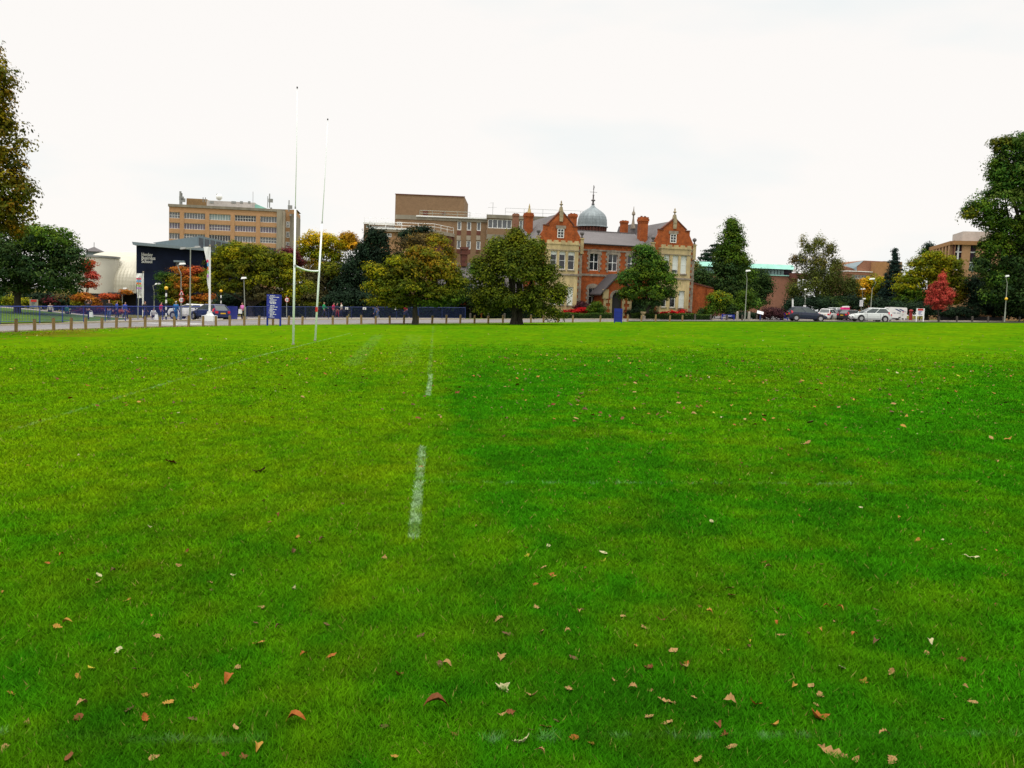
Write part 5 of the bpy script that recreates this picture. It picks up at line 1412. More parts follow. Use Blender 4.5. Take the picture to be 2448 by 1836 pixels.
tree('copper_beech', 'dark red copper beech seen past the goalpost', 135, [(690, 612, 24, 18, 'maroon'), (708, 630, 18, 16, 'maroon'), (678, 625, 14, 12, 'maroon')], 4000, .3, (690, 690), tr=.2)
tree('maple_tree', 'golden yellow maple between the two goalposts', 142, [
    (745, 582, 34, 22, 'yellow'), (790, 585, 32, 24, 'yellow'), (735, 605, 30, 20, 'ygreen'), (775, 612, 36, 20, 'ygreen'), (755, 635, 40, 18, 'oakgold'), (800, 612, 18, 20, 'ygreen'), (770, 650, 34, 20, 'orange'), (803, 650, 30, 30, 'olive'), (812, 680, 26, 26, 'drab'), (795, 675, 30, 26, 'drab'), (765, 568, 34, 12, 'yellow')],
    11000, .32, (765, 690), tr=.25)
tree('maple_tree', 'amber topped maple just left of the dark yew', 146, [(832, 572, 20, 16, 'amber'), (845, 588, 18, 14, 'amber'), (822, 590, 14, 14, 'yellow')], 3200, .32, (832, 650), tr=.2)
tree('shrub', 'grey brown twiggy bush behind the crossbar', 116, [(760, 680, 38, 40, 'drab'), (735, 660, 24, 26, 'brown'), (785, 650, 26, 28, 'olive'), (770, 712, 40, 22, 'drab'), (740, 712, 26, 20, 'yew')], 9000, .25, cat='shrub', tr=.08, fill=.3, parts=('stem', 'foliage'))
# ---- the dark yews
tree('yew_tree', 'dark ragged yew with pointed tops below the white railings', 116, [
    (888, 575, 20, 32, 'yew'), (912, 580, 16, 30, 'yew'), (875, 610, 30, 40, 'yew'), (910, 630, 36, 44, 'yew'), (850, 650, 40, 46, 'yew'), (830, 690, 44, 40, 'yew'), (890, 690, 50, 46, 'yew'), (935, 670, 30, 50, 'yew'), (955, 640, 18, 40, 'yew'), (805, 710, 20, 24, 'yew')],
    20000, .28, (880, 720), tr=.3, flat=1.3, clump=2.6, fill=.3, vary=.35)
tree('oak_tree', 'thin bronze tree with bare limbs behind the olive one', 114, [
    (965, 590, 30, 22, 'brown'), (1000, 575, 30, 20, 'brown'), (1045, 585, 36, 24, 'oakgold'), (985, 625, 30, 22, 'drab'), (1035, 625, 40, 26, 'brown'), (1070, 615, 24, 28, 'oakgold'), (1010, 600, 34, 20, 'brown')],
    6500, .22, (1005, 690), tr=.22, fill=.3)
tree('cypress_tree', 'dark flat topped cypress under the white rooftop railings', 122, [(1005, 555, 28, 12, 'yew'), (975, 566, 22, 16, 'yew'), (1030, 572, 30, 16, 'brown'), (1000, 580, 36, 18, 'yew')], 5000, .28, (1000, 640), tr=.2)
tree('shrub', 'dark evergreen mass filling the gap between oak and twin trunked tree', 108, [(1100, 700, 34, 40, 'yew'), (1140, 715, 34, 34, 'yew'), (1075, 725, 30, 24, 'dkgreen'), (1180, 725, 40, 24, 'yew')], 9000, .26, cat='shrub', tr=.06, fill=.2, parts=('stem', 'foliage'))
tree('shrub', 'black yew undergrowth in the gap right of the twiggy bush', 110, [(800, 722, 30, 22, 'yew'), (840, 720, 40, 26, 'yew'), (890, 718, 44, 28, 'yew'), (940, 715, 40, 30, 'yew')], 11000, .26, cat='shrub', tr=.06, fill=.2, parts=('stem', 'foliage'))
# ---- the two trees standing on the field edge
tree('oak_tree', 'olive and gold oak on one dark trunk at the edge of the field', 73, [
    (1000, 645, 62, 38, 'oakgold'), (940, 668, 40, 26, 'olive'), (905, 655, 26, 20, 'ygreen'), (1055, 655, 46, 36, 'oakgold'), (1090, 680, 24, 34, 'olive'), (890, 640, 20, 12, 'ygreen'), (985, 690, 70, 26, 'olive'), (925, 698, 36, 20, 'ygreen'),
    (1050, 705, 50, 24, 'olive'), (960, 715, 50, 16, 'olive'), (1080, 718, 34, 18, 'green'), (890, 685, 22, 14, 'ygreen'), (905, 722, 26, 10, 'ygreen'), (1010, 610, 42, 22, 'oakgold'), (1030, 725, 40, 12, 'green'), (955, 628, 30, 18, 'ygreen'), (950, 732, 30, 8, 'olive')],
    26000, .19, (992, 728), tr=.21, flat=.42, clump=3.4, fill=.35)
tree('lime_tree', 'broad green twin trunked tree whose branches sweep almost to the grass', 76, [
    (1235, 575, 34, 30, 'olive'), (1260, 605, 48, 34, 'olive'), (1200, 610, 46, 34, 'olive'), (1235, 650, 80, 36, 'limed'), (1160, 660, 42, 34, 'limed'), (1305, 650, 38, 36, 'limed'), (1180, 700, 60, 30, 'limed'), (1290, 700, 58, 34, 'limed'),
    (1235, 715, 80, 28, 'limed'), (1145, 710, 26, 24, 'limed'), (1335, 700, 22, 34, 'limed'), (1300, 738, 46, 14, 'limed'), (1170, 735, 40, 12, 'limed'), (1325, 748, 26, 8, 'limed'), (1235, 556, 24, 16, 'olive'), (1195, 588, 36, 26, 'olive'), (1278, 588, 34, 26, 'limed'), (1240, 620, 70, 40, 'limed'), (1150, 630, 26, 26, 'limed'), (1140, 640, 20, 18, 'green')],
    32000, .19, (1228, 735), tr=.26, flat=.5, clump=3.3, fill=.35, droop=.8,
    extra=lambda m, b, k: m.tube([b + Vector((13 * k, .5, -.2)), b + Vector((12 * k, .5, .4)), b + Vector((12.5 * k, .5, 1.8)), b + Vector((10 * k, .4, 3.4))], [.42, .31, .28, .24], 9))
# ---- tree in front of the house
tree('magnolia_tree', 'round green tree standing before the mansion, right of the porch', 107, [
    (1545, 618, 36, 30, 'lush'), (1540, 650, 48, 34, 'green'), (1510, 668, 36, 26, 'lush'), (1580, 670, 40, 30, 'green'), (1545, 700, 56, 26, 'green'), (1500, 705, 26, 18, 'green'), (1595, 705, 26, 18, 'lush'), (1535, 598, 22, 14, 'lush'), (1570, 640, 30, 26, 'green'), (1550, 725, 40, 12, 'dkgreen')],
    17000, .24, (1548, 738), tr=.2, flat=.6, fill=.35)
tree('shrub', 'dark evergreen in the shade right of the porch', 113.5, [(1535, 738, 34, 18, 'yew'), (1520, 730, 16, 16, 'yew')], 2600, .22, cat='shrub', tr=.05, parts=('stem', 'foliage'))
# ---- right hand group
tree('dawn_redwood', 'tall conical green tree right of the mansion', 120, [
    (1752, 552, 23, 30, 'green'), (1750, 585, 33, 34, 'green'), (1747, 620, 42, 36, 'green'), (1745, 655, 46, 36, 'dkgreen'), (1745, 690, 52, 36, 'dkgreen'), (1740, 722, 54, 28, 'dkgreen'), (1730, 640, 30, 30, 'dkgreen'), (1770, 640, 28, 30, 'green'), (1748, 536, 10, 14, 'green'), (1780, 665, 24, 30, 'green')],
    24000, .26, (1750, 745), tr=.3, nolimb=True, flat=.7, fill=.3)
tree('holly_tree', 'dark bushy tree against the library brickwork', 124, [(1815, 668, 26, 26, 'dkgreen'), (1828, 690, 20, 28, 'dkgreen'), (1812, 715, 26, 24, 'dkgreen'), (1800, 690, 24, 34, 'dkgreen')], 8000, .26, (1812, 745), tr=.15)
tree('holly_tree', 'dark bushy tree between the mansion annex and the conical tree', 128, [(1680, 668, 24, 26, 'dkgreen'), (1668, 690, 20, 34, 'dkgreen'), (1690, 705, 26, 30, 'dkgreen')], 6000, .28, (1680, 745), tr=.15)
tree('ash_tree', 'thin pale wisp of tree beside the corner of the mansion', 150, [(1664, 640, 10, 22, 'birch'), (1668, 665, 12, 18, 'green')], 900, .26, (1665, 700), tr=.08, fill=.2)
def cedar_shelves(m, b, k):
    pass
tree('cedar_tree', 'black cedar with flat shelving branches above the copper roof', 165, [
    (1712, 588, 16, 4, 'yew'), (1705, 600, 22, 5, 'yew'), (1697, 610, 24, 5, 'yew'), (1690, 620, 26, 6, 'yew'), (1688, 630, 30, 6, 'yew'), (1725, 605, 20, 16, 'yew'), (1720, 630, 30, 16, 'yew')],
    5200, .34, (1735, 660), tr=.3, flat=.3, fill=.15, clump=2.6)
tree('shrub', 'rounded shrub with yellow tipped sprays at the foot of the conical tree', 111, [(1722, 725, 30, 26, 'green'), (1720, 712, 26, 14, 'ygreen'), (1705, 742, 18, 16, 'green'), (1740, 742, 18, 16, 'dkgreen')], 7000, .2, cat='shrub', tr=.05, parts=('stem', 'foliage'))
tree('shrub', 'mid green bush behind the two lamp posts', 116, [(1782, 715, 22, 22, 'green'), (1800, 728, 20, 14, 'lush'), (1770, 735, 20, 14, 'green')], 4200, .22, cat='shrub', tr=.05, parts=('stem', 'foliage'))
tree('shrub', 'dark purple berberis bush beside the white information board', 108, [(1845, 750, 26, 15, 'purple'), (1862, 753, 14, 12, 'purple'), (1830, 755, 14, 10, 'purple')], 3600, .17, cat='shrub', tr=.04, parts=('stem', 'foliage'))
tree('shrub', 'clipped black green hedge by the stone posts', 110, [(1770, 756, 20, 9, 'yew'), (1795, 756, 20, 9, 'yew'), (1748, 755, 12, 9, 'yew'), (1815, 758, 12, 7, 'purple')], 2600, .16, cat='hedge', tr=.04, parts=('stem', 'foliage'))
tree('shrub', 'small dark bush at the corner of the annex', 112, [(1680, 750, 14, 12, 'dkgreen'), (1692, 754, 12, 9, 'dkgreen')], 1500, .17, cat='shrub', tr=.04, parts=('stem', 'foliage'))
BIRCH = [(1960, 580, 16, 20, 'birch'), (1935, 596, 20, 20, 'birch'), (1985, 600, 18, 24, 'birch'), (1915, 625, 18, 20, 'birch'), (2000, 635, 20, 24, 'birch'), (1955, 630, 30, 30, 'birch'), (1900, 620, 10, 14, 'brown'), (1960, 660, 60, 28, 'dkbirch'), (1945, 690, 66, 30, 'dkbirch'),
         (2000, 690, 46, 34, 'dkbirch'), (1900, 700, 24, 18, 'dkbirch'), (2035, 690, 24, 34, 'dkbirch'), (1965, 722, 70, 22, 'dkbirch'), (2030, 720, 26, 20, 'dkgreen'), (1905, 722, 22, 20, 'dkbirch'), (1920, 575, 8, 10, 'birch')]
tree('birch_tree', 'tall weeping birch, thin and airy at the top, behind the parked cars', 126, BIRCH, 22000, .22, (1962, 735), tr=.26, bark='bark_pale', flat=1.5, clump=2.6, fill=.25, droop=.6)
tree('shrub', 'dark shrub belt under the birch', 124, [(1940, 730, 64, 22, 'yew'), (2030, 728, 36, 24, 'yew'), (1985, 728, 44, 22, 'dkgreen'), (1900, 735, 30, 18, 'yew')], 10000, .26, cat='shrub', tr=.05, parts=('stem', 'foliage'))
tree('maple_tree', 'small tree turning from amber to green behind the white van', 132, [(2062, 690, 22, 22, 'amber'), (2075, 680, 20, 16, 'yellow'), (2048, 712, 16, 16, 'amber'), (2092, 690, 24, 26, 'ygreen'), (2108, 678, 14, 16, 'yellow'), (2085, 718, 30, 18, 'ygreen'), (2055, 733, 20, 8, 'ygreen'), (2110, 710, 16, 24, 'green')], 8500, .26, (2082, 745), tr=.15)
def spruce_l():
    L = []
    for i in range(16):
        r = 5 + i * 3.2
        for a in (-.55, 0, .55): L.append((2140 + a * r + (i % 3) - 1, 598 + i * 9.3, r * .72, 6, 'bluecon', a * 1.2))
    return L
tree('spruce_tree', 'blue green spruce with a thin pointed top', 130, spruce_l(), 15000, .2, (2140, 745), tr=.2, nolimb=True, flat=.4, fill=.1, clump=2.3, droop=.5)
tree('pine_tree', 'dark pine tips showing above the yellow green tree', 142, [(2220, 592, 8, 10, 'bluecon'), (2210, 606, 12, 8, 'green'), (2224, 605, 10, 14, 'yew')], 1400, .26, (2220, 640), tr=.12, fill=.2)
tree('ash_tree', 'broad yellow green tree behind the red maple', 119, [
    (2230, 620, 34, 20, 'ygreen'), (2200, 640, 36, 26, 'ygreen'), (2265, 640, 36, 28, 'ygreen'), (2175, 680, 34, 34, 'ygreen'), (2230, 670, 50, 34, 'ygreen'), (2285, 680, 32, 34, 'olive'), (2190, 715, 40, 26, 'green'), (2175, 705, 30, 30, 'green'), (2150, 690, 14, 14, 'ygreen'), (2285, 715, 30, 24, 'oakgold'), (2240, 715, 40, 28, 'olive'), (2160, 728, 22, 14, 'green'), (2305, 700, 14, 18, 'oakgold')],
    21000, .26, (2215, 742), tr=.26, flat=.5, fill=.35)
tree('maple_tree', 'small bright red maple on a thin stem', 107, [(2253, 668, 9, 18, 'red'), (2246, 686, 21, 17, 'red'), (2233, 705, 20, 17, 'red'), (2261, 704, 21, 17, 'red'), (2245, 720, 30, 14, 'red'), (2225, 722, 14, 11, 'red'), (2266, 720, 14, 11, 'red'), (2244, 735, 18, 8, 'red'), (2277, 704, 7, 9, 'red')], 8000, .16, (2243, 745), tr=.07, flat=.9, clump=2.4, fill=.2, vary=.3)
tree('plane_tree', 'huge green plane tree filling the right edge', 110, [
    (2440, 360, 60, 46, 'lush'), (2395, 350, 26, 26, 'olive'), (2420, 420, 60, 50, 'lush'), (2385, 410, 26, 40, 'green'), (2400, 480, 60, 40, 'lush'), (2345, 500, 38, 30, 'green'), (2318, 515, 22, 20, 'olive'), (2375, 530, 44, 34, 'green'), (2420, 560, 60, 50, 'green'),
    (2385, 600, 40, 46, 'green'), (2440, 650, 70, 60, 'dkgreen'), (2390, 670, 40, 40, 'lush'), (2365, 710, 26, 20, 'lush'), (2500, 420, 90, 110, 'lush'), (2510, 560, 90, 110, 'green'), (2430, 720, 60, 30, 'dkgreen'), (2460, 345, 50, 30, 'lush'), (2355, 590, 18, 20, 'green'), (2345, 640, 26, 30, 'dkgreen'), (2410, 700, 60, 36, 'dkgreen'), (2450, 740, 50, 22, 'dkgreen'), (2405, 440, 40, 40, 'lush')],
    66000, .27, (2470, 700), tr=.6, clump=2.8, flat=.7, fill=.4)
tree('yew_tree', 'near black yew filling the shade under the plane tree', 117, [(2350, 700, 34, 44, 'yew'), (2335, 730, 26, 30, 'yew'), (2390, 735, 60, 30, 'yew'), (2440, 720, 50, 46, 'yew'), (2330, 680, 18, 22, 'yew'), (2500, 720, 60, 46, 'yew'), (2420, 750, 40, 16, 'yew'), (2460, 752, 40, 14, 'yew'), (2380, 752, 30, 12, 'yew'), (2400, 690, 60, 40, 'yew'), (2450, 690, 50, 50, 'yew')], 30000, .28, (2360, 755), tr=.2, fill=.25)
tree('shrub', 'shadowed shrub line behind the right hand sign boards', 114, [(2150, 738, 28, 18, 'yew'), (2190, 742, 42, 18, 'yew'), (2240, 748, 40, 12, 'yew'), (2300, 748, 44, 14, 'yew'), (2110, 736, 28, 20, 'yew')], 9000, .24, cat='shrub', tr=.05, parts=('stem', 'foliage'))
# ---- planting before the house
for lab, lob, nn, lf in [
    ('bed of bright red flowers left of the porch', [(1352, 747, 10, 6, 'crimson'), (1372, 746, 12, 7, 'crimson'), (1392, 742, 14, 8, 'crimson'), (1410, 746, 12, 6, 'crimson'), (1424, 749, 8, 5, 'maroon')], 4200, .15),
    ('thin row of red flowers under the right hand bay', [(1565, 749, 12, 4, 'maroon'), (1590, 749, 14, 4, 'crimson'), (1612, 748, 14, 5, 'crimson'), (1632, 746, 14, 6, 'crimson'), (1648, 749, 8, 4, 'maroon')], 2400, .13)]:
    tree('flower_bed', lab, 110.6, lob, nn, lf, cat='flower bed', tr=.03, clump=1.8, fill=.2, parts=('stem', 'flower_heads'), nolimb=True)
tree('shrub', 'dark red leaved shrub under the left ground floor window', 111.6, [(1388, 731, 14, 10, 'purple'), (1402, 735, 12, 8, 'purple'), (1378, 738, 10, 8, 'maroon')], 1800, .17, cat='shrub', tr=.04, parts=('stem', 'foliage'))
tree('shrub', 'green bushy shrub against the left side of the porch', 110, [(1425, 735, 16, 14, 'green'), (1436, 742, 12, 10, 'lush'), (1414, 744, 12, 9, 'green')], 2200, .17, cat='shrub', tr=.04, parts=('stem', 'foliage'))
tree('shrub', 'dark leafy shrub at the right side of the porch', 111, [(1515, 748, 20, 9, 'yew'), (1545, 748, 26, 9, 'dkgreen')], 1800, .17, cat='shrub', tr=.04, parts=('stem', 'foliage'))

# ---- clipped hedges: leaves packed through a long box
def hedge(label, a, b, h, w, pal, top, n, leaf):
    a, b = Vector(a), Vector(b); root = thing('hedge', label, 'hedge', (a.x, a.y, gz(a.x)))
    t = (b - a); L = t.length; t.normalize(); nrm = Vector((-t.y, t.x, 0)).normalized()
    s = RNG.random(n) * L; q = RNG.random(n); side = RNG.random(n)
    hh = h * (1 + .12 * np.sin(s * 1.7) * np.sin(s * .6) + .05 * RNG.normal(size=n))
    wz_ = np.where(side < .55, RNG.random(n) * hh, hh); wy = np.where(side < .55, -w / 2 + .12 * RNG.random(n), (RNG.random(n) - .5) * w)
    pos = np.array(a)[None] + np.array(t)[None] * s[:, None] + np.array(nrm)[None] * wy[:, None]
    pos[:, 2] = SLOPE * np.clip(pos[:, 0], -78, 78) + wz_
    pos += RNG.normal(size=pos.shape) * leaf * .4
    nn = np.where((side < .55)[:, None], -np.array(nrm)[None] * .8 + np.array([0, 0, .35]), np.array([0, 0, 1.0])) + RNG.normal(size=(n, 3)) * .5
    nn /= np.linalg.norm(nn, axis=1, keepdims=True)
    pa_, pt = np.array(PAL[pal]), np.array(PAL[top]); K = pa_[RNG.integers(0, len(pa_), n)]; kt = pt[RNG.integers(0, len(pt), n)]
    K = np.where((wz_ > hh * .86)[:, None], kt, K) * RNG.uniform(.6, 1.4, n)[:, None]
    leaves_mesh('foliage', pos, nn, leaf * RNG.uniform(.7, 1.3, n), K, root)
    M_ = Matrix(((t.x, nrm.x, 0, a.x), (t.y, nrm.y, 0, a.y), (0, 0, 1, 0), (0, 0, 0, 1))); c = MB(M_)
    z0_, z1_ = gz(a.x), gz(b.x)
    c.add([(0.1, -w * .3, z0_ - .1), (L - .1, -w * .3, z1_ - .1), (L - .1, w * .3, z1_ - .1), (.1, w * .3, z0_ - .1), (.1, -w * .3, z0_ + h * .82), (L - .1, -w * .3, z1_ + h * .82), (L - .1, w * .3, z1_ + h * .82), (.1, w * .3, z0_ + h * .82)],
          [(4, 5, 6, 7), (0, 1, 5, 4), (1, 2, 6, 5), (2, 3, 7, 6), (3, 0, 4, 7)])
    c.build('inner_twigs', MT['bark'], root)
    return root
g = lambda px, Y: GP(px, Y)
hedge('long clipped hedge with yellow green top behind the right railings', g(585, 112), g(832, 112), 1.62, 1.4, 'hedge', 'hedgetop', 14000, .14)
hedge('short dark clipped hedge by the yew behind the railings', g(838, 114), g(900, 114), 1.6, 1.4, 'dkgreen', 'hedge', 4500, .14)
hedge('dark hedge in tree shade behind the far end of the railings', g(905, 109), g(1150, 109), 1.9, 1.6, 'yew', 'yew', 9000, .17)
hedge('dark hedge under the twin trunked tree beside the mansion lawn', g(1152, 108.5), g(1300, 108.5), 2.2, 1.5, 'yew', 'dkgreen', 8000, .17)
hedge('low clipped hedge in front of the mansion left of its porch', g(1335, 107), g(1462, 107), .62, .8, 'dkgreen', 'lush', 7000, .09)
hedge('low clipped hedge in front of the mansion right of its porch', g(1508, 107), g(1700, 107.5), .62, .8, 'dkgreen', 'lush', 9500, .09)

# ================================================================== goal posts (nearest upright things)
def goalposts():
    f0, f1 = P(701, 824), P(753, 815)
    root = thing('rugby_goalposts', 'white rugby goalposts with a sagging crossbar and thin tapering tips', 'goalposts', f0)
    tops = [W(710.5, 210, f0.y + .1), W(783.5, 286, f1.y + .35)]; sock = [W(706, 500, f0.y + .05), W(770, 535, f1.y + .2)]
    bar = [W(706, 636, f0.y + .03), W(761, 648, f1.y + .12)]
    for b, s_, t, c in zip((f0, f1), sock, tops, bar):
        m = MB(); m.tube([b + Vector((0, 0, -.2)), b.lerp(s_, .5), s_], [.045, .041, .037], 12); up = m.build('upright', MT['post_white'], root, smooth=True)
        q = s_.lerp(t, .04)
        m = MB(); m.tube([s_ - Vector((0, 0, .02)), s_.lerp(t, .5) + Vector((.015, 0, 0)), t], [.016, .0135, .011], 8); m.build('tip', MT['post_white'], up, smooth=True)
        m = MB(); m.tube([s_ + Vector((0, 0, -.03)), s_ + Vector((0, 0, .1))], [.03, .028], 8); m.build('socket', MT['grey'], up)
        m = MB(); m.tube([t - Vector((0, 0, .02)), t + Vector((0, 0, .04))], [.028, .028], 8); m.build('cap', MT['black'], up)
        m = MB(); m.tube([b + Vector((0, 0, -.05)), b + Vector((0, 0, .05))], [.06, .055], 10); m.build('foot', MT['concrete_dk'], up)
    a, b = bar; pts = [a.lerp(b, t) - Vector((0, 0, .07 * math.sin(math.pi * t))) for t in np.linspace(0, 1, 12)]
    m = MB(); m.tube(pts, .036, 10); m.build('crossbar', MT['post_white'], root, smooth=True)
    for c in bar:
        m = MB(); m.tube([c + Vector((0, 0, -.05)), c + Vector((0, 0, .05))], .05, 10); m.build('bracket', MT['grey'], root)
    m = MB(); q = f1.lerp(sock[1], .27); m.box(q.x - .05, q.x + .05, q.y - .068, q.y - .058, q.z - .1, q.z + .1); m.build('sticker', MT['red'], root)
goalposts()

# ================================================================== timber bollards
def bollard_proto(mt, h, r, label, group):
    root = thing('bollard', label, 'bollard', (0, 0, 0), 0, group)
    m = MB(); m.lathe((0, 0, 0), [(r, -.2), (r, h * .9), (r * .98, h * .93)], 10); m.build('post', MT[mt], root, local=True)
    m = MB(); m.lathe((0, 0, 0), [(r * .98, h * .93 + .001), (r * .8, h * .98), (r * .35, h)], 10); m.build('weathered_top', MT['wood_grey' if mt == 'wood' else mt], root, local=True)
    return root
near = [38.6, 83, 128.5, 170, 205, 243.5, 278, 310.5, 347, 382.5, 417, 451, 485.5, 516, 549, 584, 619, 652.6, 690, 722.7, 795.5, 830, 863.7, 898, 931.7, 965.5, 999, 1033, 1066.8, 1100, 1134, 1167, 1202, 1269, 1299, 1333, 1369, 1434.7, 1500, 1533, 1567, 1601, 1631]
WHERE = {38.6: 'before the dark trunk at far left', 83: 'below the small framed sign', 205: 'in front of the person with raised arms', 243.5: 'just left of the man in the open jacket', 278: 'just right of the man in the open jacket',
         347: 'below the striped banner', 382.5: 'below the white bags by the railings', 417: 'below the person in the blue coat', 451: 'at the tall twin armed lamp', 485.5: 'left of the white flagpole base', 516: 'right of the white flagpole base',
         549: 'below the solid blue panel', 584: 'below the person in pink', 619: 'left of the directory board', 652.6: 'between the directory board legs', 690: 'just left of the nearer goalpost',
         722.7: 'between the two goalposts', 795.5: 'below the person in crimson', 830: 'below the first white notice', 863.7: 'below the middle white notice', 898: 'beside the stooping person in jeans', 931.7: 'left of the third white notice',
         965.5: 'below the running person in red', 999: 'touching the single oak trunk', 1202: 'nearest left of the twin trunks', 1269: 'nearest right of the twin trunks', 1434.7: 'left of the blue panel on the field', 1500: 'right of the blue panel on the field', 1631: 'at the right end of the row'}
bp = None
for i, px in enumerate(near):
    py = np.interp(px, [p[0] for p in KERB_PX], [p[1] for p in KERB_PX])
    g_ = P(px, py + .6)
    lab = 'kerb bollard ' + WHERE[px] if px in WHERE else None
    if not lab:
        lo = max([p for p in WHERE if p < px], default=None); k_ = sorted(p for p in near if lo < p <= px).index(px) + 1
        lab = 'kerb bollard, %s right of the one %s' % (['first', 'first', 'second', 'third', 'fourth'][k_ - 1], WHERE[lo])
    o = bollard_proto('wood', .72, .085, lab, 'timber bollards along the kerb') if bp is None else copy_tree(bp)
    bp = bp or o
    o['label'] = lab; o.location = g_; o.rotation_euler = (random.uniform(-.03, .03), random.uniform(-.03, .03), random.uniform(0, 6)); o.scale = (1, 1, random.uniform(.92, 1.06))
bp = None
FARP = [(1124, 762.6, 'just right of the railing end'), (1166, 762.6, 'left of the twin trunks'), (1206, 762.6, 'close left of the twin trunks'), (1362, 762.2, 'below the red flowers left of the porch'), (1401, 762.2, 'below the green bush by the porch'), (1508, 762.4, 'at the right of the blue panel'), (1586, 763, 'before the right hand bay'),
        (1661, 765, 'below the annex corner'), (1699, 765.2, 'left of the low blue sign'), (1737, 765.4, 'in front of the low blue sign'), (1774, 766, 'left of the tall lamp post'), (1809, 765.6, 'left of the information board'), (1841, 765.6, 'below the purple bush'), (1871, 766, 'just left of the dark hatchback'),
        (2042, 767.4, 'before the front wheel of the silver car'), (2089, 767.6, 'before the rear door of the silver car'), (2128, 767.8, 'behind the tail of the silver car'), (2244, 768.6, 'at the foot of the red maple'), (2287, 768.8, 'right of the red maple'), (2324, 769, 'under the tan brick building'), (2362, 769.2, 'left of the far right lamp post'), (2398, 769.4, 'at the foot of the far right lamp post'), (2437, 769.6, 'at the right edge of the view')]
for px, py, wh in FARP:
    lab = 'dark weathered stump post ' + wh
    o = bollard_proto('wood_grey', .62, .11, lab, 'dark stump posts beyond the road') if bp is None else copy_tree(bp)
    bp = bp or o; o['label'] = lab; o.location = P(px, py)
for px, lab in ((1762, 'pale stone post left of the tall lamp post'), (1790, 'pale stone post right of the tall lamp post')):
    g_ = GP(px, 105); root = thing('stone_post', lab, 'stone post', g_, 0, 'pale stone posts by the lamp')
    m = MB(); m.lathe((0, 0, 0), [(.14, -.2), (.15, .3), (.14, .8), (.12, .95), (.05, 1.0)], 8); m.build('shaft', MT['stone_post'], root, local=True)

# ================================================================== railings
def railing(name, label, pts, h, mt, post_mt, bar_gap=.115, bar_w=.016, post_gap=2.3, solid=None):
    root = thing(name, label, 'railing', pts[0])
    k = 0
    for a, b in zip(pts, pts[1:]):
        L = (b - a).length; n = max(1, round(L / post_gap)); t = (b - a).normalized()
        for i in range(n):
            s, e = a.lerp(b, i / n), a.lerp(b, (i + 1) / n)
            for q in (s, e): q.z = gz(q.x)
            m = MB(); m.tube([s + Vector((0, 0, -.1)), s + Vector((0, 0, h + .02))], .036, 6); m.build('post', MT[post_mt], root)
            m = MB(); l2 = (e - s).length; nb = int(l2 / bar_gap); u_ = (e - s).normalized(); nr = Vector((-u_.y, u_.x, 0)).normalized() * bar_w / 2; w2 = u_ * bar_w / 2
            for j in range(1, nb):
                p = s.lerp(e, j / nb)
                c = [p - w2 - nr, p + w2 - nr, p + w2 + nr, p - w2 + nr]
                m.add([v + Vector((0, 0, .12)) for v in c] + [v + Vector((0, 0, h - .03)) for v in c], [(0, 1, 5, 4), (1, 2, 6, 5), (2, 3, 7, 6), (3, 0, 4, 7)])
            m.tube([s + Vector((0, 0, .12)), e + Vector((0, 0, .12))], .018, 5)
            m.build('bar_panel', MT[mt], root)
            m = MB(); m.tube([s + Vector((0, 0, h)), e + Vector((0, 0, h))], .036, 6); m.build('top_rail', MT[post_mt], root)
    m = MB(); e = pts[-1]; m.tube([Vector((e.x, e.y, gz(e.x) - .1)), Vector((e.x, e.y, gz(e.x) + h + .02))], .04, 6); m.build('post', MT[post_mt], root)
    return root
r1 = [P(-160, 776), P(0, 773.4), P(95, 772), P(200, 769.4), P(300, 767.2), P(430, 765.2), P(541, 764.2)]
rail1 = railing('railing', 'bright blue railings along the pavement on the left', r1, 1.22, 'fence_blue', 'fence_blue', .12, .018)
a, b = P(541, 764.2), P(567, 763.2); dy = Vector((0, 0, 1.25)); u_ = (b - a).normalized(); nr = Vector((-u_.y, u_.x, 0)) * .03
m = MB(); m.add([a - nr, b - nr, b + nr, a + nr, a - nr + dy, b - nr + dy, b + nr + dy, a + nr + dy], [(0, 1, 5, 4), (1, 2, 6, 5), (2, 3, 7, 6), (3, 0, 4, 7), (4, 5, 6, 7)]); m.build('end_panel', MT['blue'], rail1)
r2 = [P(590, 763.2), P(672, 762.6), P(840, 762.2), P(1000, 762.2), P(1112, 762.4)]
rail2 = railing('railing', 'dull navy railings running behind the goalposts to the oak', r2, 1.22, 'fence_navy', 'fence_navy', .12, .022)
for px, wd, lab in ((828.5, 7, 'white notice on the railings beside the person in the cream top'), (871, 8, 'white notice on the railings between the yew and the stooping person'), (947.5, 7.5, 'white notice on the railings below the oak left of the runner')):
    g_ = P(px, 762.3); c = g_ + Vector((0, -.06, 1.08)); s_ = g_.y / FPX
    root = thing('notice', lab, 'notice', c, 0, 'white notices tied to the railings')
    m = MB(); m.box(-wd / 2 * s_, wd / 2 * s_, -.012, 0, -2.8 * s_, 2.8 * s_); m.build('board', MT['white_rough'], root, local=True)
    m = MB(); m.box(-.06, .06, -.03, -.014, -.08, .06); m.build('printed_mark', MT['grey'], root, local=True)

